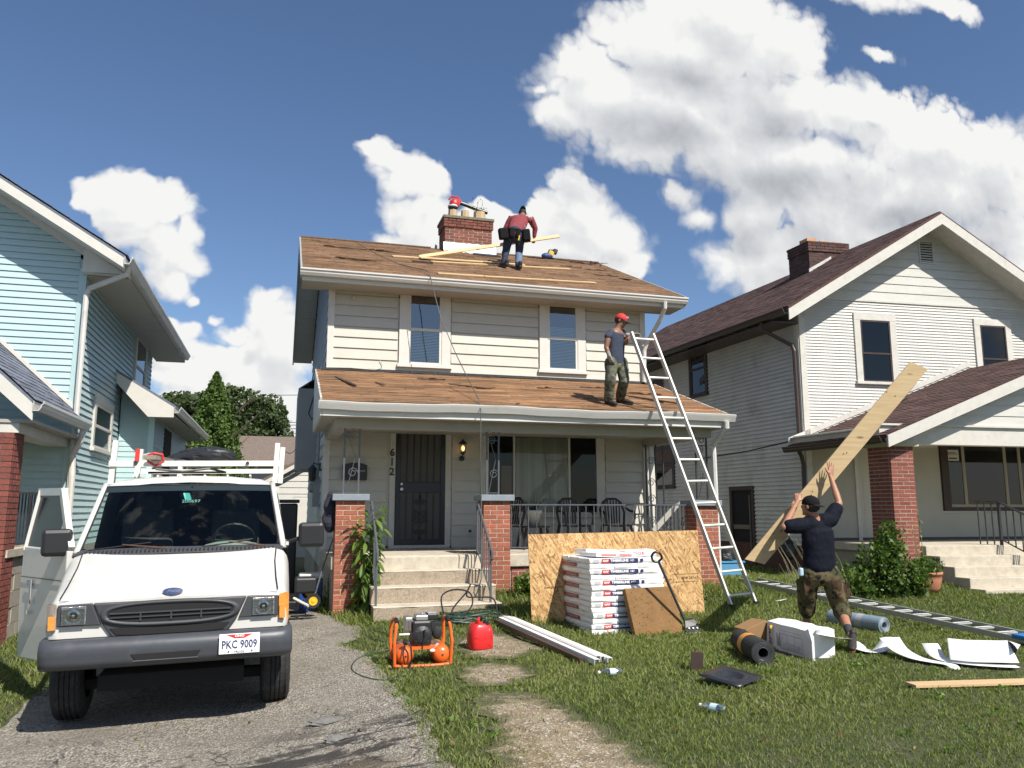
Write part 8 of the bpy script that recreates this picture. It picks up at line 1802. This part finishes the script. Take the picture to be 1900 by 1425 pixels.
# white carton with printing
ca_, cr_ = gp(1424, 1200), gp(1500, 1222); cx = thing('carton', 'long white cardboard carton with grey printed drawings lying on the lawn', 'box', ca_)
d = (cr_-ca_); d.z = 0; d.normalize(); s_ = Vector((-d.y, d.x, 0)); Lc, Wc, Hc = .78, .33, .30; o_ = ca_+Vector((0, .02, -.015))
Q = lambda a, b, z: o_+d*a+s_*b+Vector((0, 0, z))
m_cart = M('white_cardboard', (.72, .71, .70), .6, .05, 5, .4, 10)
mb = MB(); n = 8; rings = []
for i in range(n+1):
    a = Lc*i/n; w1_, w2x = .006*math.sin(i*2.1), .008*math.sin(i*1.3+1); rings.append([Q(a, 0+w1_, 0), Q(a, Wc, 0), Q(a, Wc-w2x, Hc+w1_), Q(a, Wc*.5, Hc+.012+w2x), Q(a, .02+w2x, Hc-.01)])
mb.loft(rings); mb.build('carton_shell', m_cart, cx, recalc=True)
mb = MB(); mb.prism([Q(Lc+.0, -.015, .0), Q(Lc+.14, -.02, .0), Q(Lc+.14, -.02, Hc-.04), Q(Lc, -.012, Hc-.02)], s_*.03); mb.build('end_flap', m_cart, cx, recalc=True, bevel=.004)
mb = MB(); mb.prism([Q(Lc-.02, -.008, Hc-.02), Q(Lc+.2, -.05, Hc-.10), Q(Lc+.06, .0, Hc+.02)], s_*.006); mb.build('torn_flap', m_cart, cx, recalc=True)
def onf(a0, a1, z0, z1, mat, nm='print', off=.006): mb = MB(); mb.add([Q(a0, -off-.004, z0), Q(a1, -off-.004, z0), Q(a1, -off-.004+.012*0, z1), Q(a0, -off-.004, z1)], [(0,1,2,3)]); mb.build(nm, mat, cx)
def ont(a0, a1, b0, b1, mat, nm='print'): mb = MB(); mb.add([Q(a0, b0, Hc+.022), Q(a1, b0, Hc+.022), Q(a1, b1, Hc+.022), Q(a0, b1, Hc+.022)], [(0,1,2,3)]); mb.build(nm, mat, cx)
for (a0, a1, z0, z1) in ((.30, .73, .05, .056), (.30, .73, .20, .206), (.30, .306, .05, .20), (.724, .73, .05, .20), (.44, .445, .05, .20), (.58, .585, .05, .20), (.30, .73, .235, .239)): onf(a0, a1, z0, z1, m_greyp)
onf(.36, .66, .075, .12, M('pale_grey_print', (.55, .56, .57), .6))
for k in range(4): onf(.24+.018*k, .248+.018*k, .06+.01*(k % 2), .20-.02*(k % 3), m_blackp)
text('Appress', .08, m_blackp, cx, Q(.10, -.013, .14), Vector((0, 0, 1)), -d, 'lettering', bold=.002, width=.22)
mb = MB(); mb.ell(Q(.14, -.010, .245), (.02, .002, .02), 12, 6); mb.build('yellow_mark', M('yellow_mark', (.7, .45, .03), .5), cx)
for k in range(5): ont(.15+.09*k, .152+.09*k, .05, .25, m_greyp)
ont(.2, .6, .12, .123, m_greyp)
mb = MB(); bbx = Q(-.02, .10, .0); mb.prism([bbx+Vector((-.32, -.02, 0)), bbx+Vector((.05, .02, 0)), bbx+Vector((.05, .02, .26)), bbx+Vector((-.10, 0, .29)), bbx+Vector((-.34, 0, .20))], (0, .26, 0)); o = mb.build('brown_carton', M('brown_cardboard', (.26, .15, .065), .8, .08, 6), recalc=True, bevel=.006); tag(o, 'brown cardboard carton partly hidden behind the black roll and the white carton', 'box')
# curled white coil stock
def ribbon(name, pts, w_, label, mat=m_white, roll_=0.):
    n = len(pts); P_ = [Vector(p) for p in pts]; # Catmull-Rom
    def cr(t):
        i = min(int(t), n-2); f = t-i; p0, p1, p2, p3 = P_[max(i-1, 0)], P_[i], P_[i+1], P_[min(i+2, n-1)]
        return .5*((2*p1)+(p2-p0)*f+(2*p0-5*p1+4*p2-p3)*f*f+(3*p1-p0-3*p2+p3)*f**3)
    N = (n-1)*6; rows = []
    for k in range(N+1):
        c = cr(k/N*(n-1)*.9999); d_ = (cr(min(n-1.001, k/N*(n-1)+.05))-c); s2 = Vector((-d_.y, d_.x, 0)).normalized(); ww = w_(k/N) if callable(w_) else w_
        rows.append([c-s2*ww/2, c+s2*ww/2+Vector((0, 0, roll_))])
    mb = MB(); mb.smooth = True; mb.loft(rows, closed=False, caps=False); o = mb.build(name, mat); so = o.modifiers.new('t', 'SOLIDIFY'); so.thickness = .002; rebase(o, P_[0]); return tag(o, label, 'metal sheet', 'curled white metal sheets')
g_ = lambda px, py, dz=.0: gp(px, py)+Vector((0, 0, dz))
ribbon('metal_sheet', [Q(Lc+.02, .20, Hc+.0), Q(Lc+.14, .16, Hc-.05), g_(1574, 1204, .10), g_(1600, 1210, .03), g_(1632, 1212, .03), g_(1655, 1205, .14)], .16, 'curled strip of white sheet metal running from the carton under the rear foot')
ribbon('metal_sheet', [g_(1652, 1214, .17), g_(1670, 1220, .08), g_(1700, 1228, .04), g_(1735, 1234, .03), g_(1765, 1240, .03), g_(1774, 1243, .0)], lambda t: .24-.16*t, 'wavy strip of white sheet metal in the middle of the curled row')
ribbon('metal_sheet', [g_(1727, 1222, .15), g_(1745, 1230, .05), g_(1790, 1236, .03), g_(1850, 1241, .03), g_(1888, 1242, .03)], .16, 'low white metal sheet lying flat under the rightmost curled one')
ribbon('metal_sheet', [g_(1762, 1232, .06), g_(1800, 1234, .05), g_(1840, 1235, .05), g_(1888, 1236, .05)], .24, 'raised straight white metal sheet at the right end of the curled row', roll_=.17)
# lumber, flashing, downspout piece, bottles, litter
a, b = gp(1690, 1276), gp(1955, 1268); lay_board(a+Vector((0, 0, .01)), b+Vector((0, 0, .01)), .145, .025, 'fresh pine board lying on the lawn at the right edge', nrm=(0, 0, 1), name='board')
p = gp(1356, 1268); fl_ = thing('vent_flashing', 'square black plastic roof vent flashing lying on the lawn', 'roof flashing', p); mb = MB(); mb.smooth = True
rt = Euler((R(6), R(-4), R(28))).to_matrix(); n = 24
def sq(r_, z, k): 
    out = []
    for i in range(n):
        a_ = 2*math.pi*i/n; c_, s2 = math.cos(a_), math.sin(a_); m_ = max(abs(c_), abs(s2)); rr = r_/m_*(1-k)+r_*k; out.append(p+Vector((0, 0, .07))+rt@Vector((c_*rr, s2*rr, z)))
    return out
mb.loft([sq(.20, -.01, 0), sq(.198, 0, 0), sq(.125, 0, .7), sq(.112, -.004, 1), sq(.095, -.03, 1), sq(.05, -.035, 1), sq(.012, -.036, 1)], caps=False); mb.build('plate', M('glossy_black_plastic', (.02, .022, .026), .32), fl_, recalc=False)
p = gp(1293, 1243); mb = MB(); pr = [(-.055, -.04), (.055, -.04), (.055, .045), (.035, .045), (.035, .02), (-.035, .02), (-.035, .045), (-.055, .045)]
rt = Euler((R(-4), R(3), R(-25))).to_matrix(); mb.prism([p+rt@Vector((x, y, -.01)) for x, y in pr], rt@Vector((0, 0, .175))); tag(mb.build('downspout_piece', m_brown, recalc=True), 'short dark brown piece of downspout standing upright on the lawn', 'downspout piece')
m_pet = glass('clear_plastic', (.80, .90, .93), .10, .05)
def bottle(px, py, yaw, label):
    p = gp(px, py)+Vector((0, 0, .034)); t = thing('plastic_bottle', label, 'bottle', p, (0, 0, yaw), group='empty plastic bottles on the lawn', local=True)
    mb = MB(); mb.smooth = True; mb.lathe((0, 0, 0), [(0, -.10), (.028, -.10), (.032, -.085), (.030, -.06), (.032, -.04), (.030, -.02), (.032, 0), (.032, .04), (.022, .075), (.012, .088), (.012, .105)], 14, 'y'); mb.build('bottle_body', m_pet, t)
    mb = MB(); mb.lathe((0, 0, 0), [(.0325, -.045), (.033, -.045), (.033, .012), (.0325, .012)], 14, 'y'); mb.build('label_band', M('pale_bottle_label', (.50, .62, .66), .5), t)
    mb = MB(); mb.lathe((0, 0, 0), [(.014, .100), (.014, .118), (0, .118)], 10, 'y'); mb.build('cap', m_white, t)
bottle(1323, 1322, R(25), 'empty clear plastic bottle lying in the lawn below the black flashing'); bottle(1133, 1254, R(85), 'empty clear plastic bottle beside the end of the white metal strips')
p = gp(1447, 1118); mb = MB(); mb.prism([p+Vector((-.12, 0, .02)), p+Vector((.0, -.03, .03)), p+Vector((.13, 0, .05)), p+Vector((.05, .05, .03))], (0, 0, .003)); tag(mb.build('paper_scrap', m_paper, recalc=True), 'small white paper scrap on the grass right of the leaning ladder', 'litter')
# ---------------------------------------------------------------- porch furniture
m_resin = M('dark_brown_resin', (.035, .027, .024), .5)
def chair(label, x, y, yaw):
    t = thing('resin_chair', label, 'chair', (x, y, PFZ), (0, 0, yaw), group='dark plastic chairs on the porch', local=True)
    mb = MB(); mb.smooth = True; rows = [[(-.21+.42*i/6, -.22+.44*j/5, .40-.015*math.sin(math.pi*i/6)) for i in range(7)] for j in range(6)]; mb.loft(rows, closed=False, caps=False); s_ = mb.build('seat', m_resin, t); s_.modifiers.new('t', 'SOLIDIFY').thickness = .02
    for sx in (-1, 1):
        for sy in (-1, 1): mb = MB(); mb.bar((sx*.20, sy*.20, .40), (sx*.25, sy*.25+(.03 if sy > 0 else 0), 0), .045, .035); mb.build('leg', m_resin, t)
        mb = MB(); mb.tube([(sx*.25, -.21, .40), (sx*.275, -.22, .58), (sx*.285, -.12, .635), (sx*.28, .08, .645), (sx*.24, .22, .70)], .022, 8); mb.build('arm_rest', m_resin, t)
    mb = MB(); mb.tube([(-.20, .20, .40), (-.225, .25, .62), (-.17, .28, .80), (-.08, .30, .865), (.08, .30, .865), (.17, .28, .80), (.225, .25, .62), (.20, .20, .40)], .022, 8); b_ = mb.build('back_frame', m_resin, t)
    for i in range(6): u = -.14+.28*i/5; mb = MB(); mb.bar((u*.85, .215, .42), (u, .285, .85-.8*u*u), .03, .010, up=(0, 1, 0)); mb.build('back_slat', m_resin, t)
    return t
chair('dark plastic armchair half hidden behind the middle brick pillar', 3.72, 13.55, R(-60))
chair('dark plastic armchair between the potted plant and the scroll-backed view', 5.02, 13.65, R(4)); chair('rightmost dark plastic armchair, under the right end of the window', 5.85, 13.70, R(-6))
st_ = thing('plant_stand', 'small dark plastic table holding the white plant pot on the porch', 'table', (4.22, 13.5, PFZ))
mb = MB(); mb.box(4.22-.23, 4.22+.23, 13.28, 13.72, PFZ+.36, PFZ+.39); mb.build('table_top', m_resin, st_, bevel=.01)
for sx in (-1, 1):
    for sy in (-1, 1): mb = MB(); mb.bar((4.22+sx*.18, 13.5+sy*.17, PFZ+.37), (4.22+sx*.24, 13.5+sy*.22, PFZ), .04, .03); mb.build('leg', m_resin, st_)
po = thing('potted_plant', 'spiky green plant in a white pot standing on the small porch table', 'potted plant', (4.22, 13.5, PFZ+.39))
mb = MB(); mb.smooth = True; mb.lathe((4.22, 13.5, PFZ+.39), [(0, 0), (.10, 0), (.135, .22), (.15, .225), (.15, .27), (.13, .27), (.12, .24), (0, .24)], 18); mb.build('pot', M('grey_white_pot', (.50, .50, .46), .6), po)
for k in range(12):
    a_ = k*.55; r_ = rnd(.10, .24); mb = MB(); c = Vector((4.22, 13.5, PFZ+.62)); mb.tube([c, c+Vector((r_*.5*math.cos(a_), r_*.5*math.sin(a_), .12)), c+Vector((r_*math.cos(a_), r_*math.sin(a_), rnd(.14, .28)))], [.012, .010, .001], 4); mb.build('leaf', M('dark_spiky_leaf', (.03, .06, .03), .5), po)
mb = MB(); a = Vector((6.60, 13.2, PFZ+.02)); b = Vector((7.0, 12.6, PFZ+.66)); mb.bar(J(1213, 985, 12.9), J(1262, 930, 12.7), .09, .02, up=(0, -1, 0)); tag(mb.build('white_board', m_trim), 'white board leaning diagonally inside the right end of the porch railing', 'board')
mb = MB(); mb.bar(J(1207, 820, 14.3), J(1216, 985, 14.3), .09, .05, up=(0, -1, 0)); tag(mb.build('white_post', m_trim), 'narrow white post standing at the right corner of the porch wall', 'post')
# coat hanging on the left pillar
mb = MB(); mb.ell((0, 0, 0), (.10, .07, .30), 14, 12); mb.v = [(x*(1+.5*max(0, -z/.3))*(1+.15*math.sin(z*30+x*20)), y*(1+.3*math.sin(z*25)), z) for x, y, z in mb.v]; o = mb.build('coat', M('dark_navy_cloth', (.015, .016, .028), .9, .2, 12, .5, 30)); o.location = J(613, 950, PY+.1); tag(o, 'dark coat hanging on the left side of the left brick pillar', 'coat')
# cooler, hand truck, bins beside the house
p = gp(577, 1105); p = Vector((p.x, p.y, p.z)); cl = thing('cooler', 'blue cooler with white lid standing beside the house near the van', 'cooler', p); mb = MB()
c_ = J(577, 1075, 12.9); mb.box(c_.x-.17, c_.x+.17, 12.75, 13.1, G(0, 12.8)-.05, c_.z+.02); mb.build('cooler_body', M('deep_blue_plastic', (.015, .05, .22), .4), cl, bevel=.02)
mb = MB(); mb.box(c_.x-.18, c_.x+.18, 12.74, 13.11, c_.z+.025, c_.z+.09); mb.build('lid', m_gut, cl, bevel=.015)
mb = MB(); mb.box(c_.x-.02, c_.x+.10, 12.742, 12.75, c_.z-.13, c_.z-.03); mb.build('label', M('mid_blue_label', (.05, .14, .38), .5), cl)
p = gp(575, 1125); ht = thing('hand_mower', 'small black wheeled tool with two bright yellow wheels beside the left brick pillar', 'wheeled cart', p)
for (px, py, dy) in ((573, 1098, .35), (581, 1115, .0)):
    c_ = J(px, py, 12.1+dy); mb = MB(); mb.lathe(c_, [(.0, .02), (.085, .02), (.085, -.02), (.0, -.02)], 18, 'x'); 
    w_ = MB(); w_.lathe(c_, [(.06, -.025), (.10, -.03), (.105, 0), (.10, .03), (.06, .025)], 20, 'y'); wo2 = w_.build('wheel', m_blackr, ht); mb = MB(); mb.lathe(c_, [(0, -.035), (.025, -.03), (.03, -.022), (.072, -.026), (.075, 0)], 20, 'y'); mb.build('hub', M('bright_yellow_hub', (.75, .42, .02), .4), wo2)
mb = MB(); mb.obox(J(567, 1085, 12.3), (.30, .3, .22)); mb.build('housing', m_black, ht, bevel=.03)
mb = MB(); mb.tube([J(583, 1108, 12.1), J(600, 1050, 12.5), J(618, 1000, 12.9)], .012, 6); mb.build('handle', m_irong, ht)
mb = MB(); mb.tube([J(545, 1110, 12), J(560, 1118, 11.9), J(572, 1124, 11.8)], .02, 6); tag(mb.build('white_pipe', m_trim), 'short white pipe lying on the ground in front of the yellow wheels', 'pipe')
for k, (px, py, sx) in enumerate(((556, 1138, .22), (562, 1150, .30), (548, 1146, .12))):
    p = gp(px, py); mb = MB(); n = 5; mb.prism([p+Vector((sx*math.cos(a_)*rnd(.6, 1), .12*math.sin(a_)*rnd(.5, 1), rnd(.012, .03))) for a_ in (0, 1.2, 2.4, 3.6, 5)], (0, 0, .006)); tag(mb.build('felt_scrap', m_tar, recalc=True), ['black torn felt scrap nearest the yellow wheels on the driveway', 'largest black torn felt scrap on the driveway right of the van', 'smallest black felt scrap beside the van wheel'][k], 'scrap')
c_ = J(541, 960, 15.5); bn = thing('wheelie_bin', 'black wheeled bins standing against the house behind the van mirror', 'bin', (c_.x, 15.5, 0)); mb = MB(); mb.box(c_.x-.22, c_.x+.10, 15.3, 15.9, -.1, c_.z+.25); mb.build('bin_body', m_black, bn, bevel=.03); mb = MB(); mb.box(c_.x-.25, c_.x+.13, 15.25, 15.9, c_.z+.26, c_.z+.32); mb.build('lid', m_black, bn, bevel=.02)
# blue bin with black bag behind the ladder, hose reel by the white house
c_ = J(1347, 1058, 14.2); bb = thing('recycling_bin', 'light blue plastic bin seen through the rungs of the leaning ladder', 'bin', (c_.x, 14.2, .2)); mb = MB(); zt_ = J(1347, 1043, 14.2).z
mb.prism([(c_.x-.24, 14.0, .15), (c_.x+.24, 14.0, .15), (c_.x+.27, 14.0, zt_), (c_.x-.27, 14.0, zt_)], (0, .4, 0)); mb.build('bin_body', M('light_blue_plastic', (.08, .25, .42), .5), bb, recalc=True, bevel=.01); mb = MB(); mb.box(c_.x-.29, c_.x+.29, 13.98, 14.42, zt_, zt_+.03); mb.build('rim', MATS['light_blue_plastic'], bb)
crumple('rubbish_bag', (c_.x+.02, 14.25, zt_+.12), (.24, .2, .17), m_tarp, 9, amp=.3, label='black rubbish bag stuffed in the light blue bin', cat='bag')
c_ = J(1465, 1020, 14.35); hr_ = thing('hose_reel', 'dark wire hose reel hanging on the white house wall behind the worker', 'hose reel', c_)
mb = MB()
for k in range(4): mb.tube([c_+Vector((.17*math.cos(a_*.45)*(1-.08*k), -.02*k, .20*math.sin(a_*.45)*(1-.08*k))) for a_ in range(15)], .010, 5)
mb.build('hose', m_black, hr_, kind='stuff'); mb = MB(); mb.prism([c_+Vector((-.2, 0, -.05)), c_+Vector((.2, 0, -.05)), c_+Vector((.02, 0, .26))], (0, .02, 0)); mb.build('bracket', m_irong, hr_, recalc=True)
bpy.context.view_layer.update()
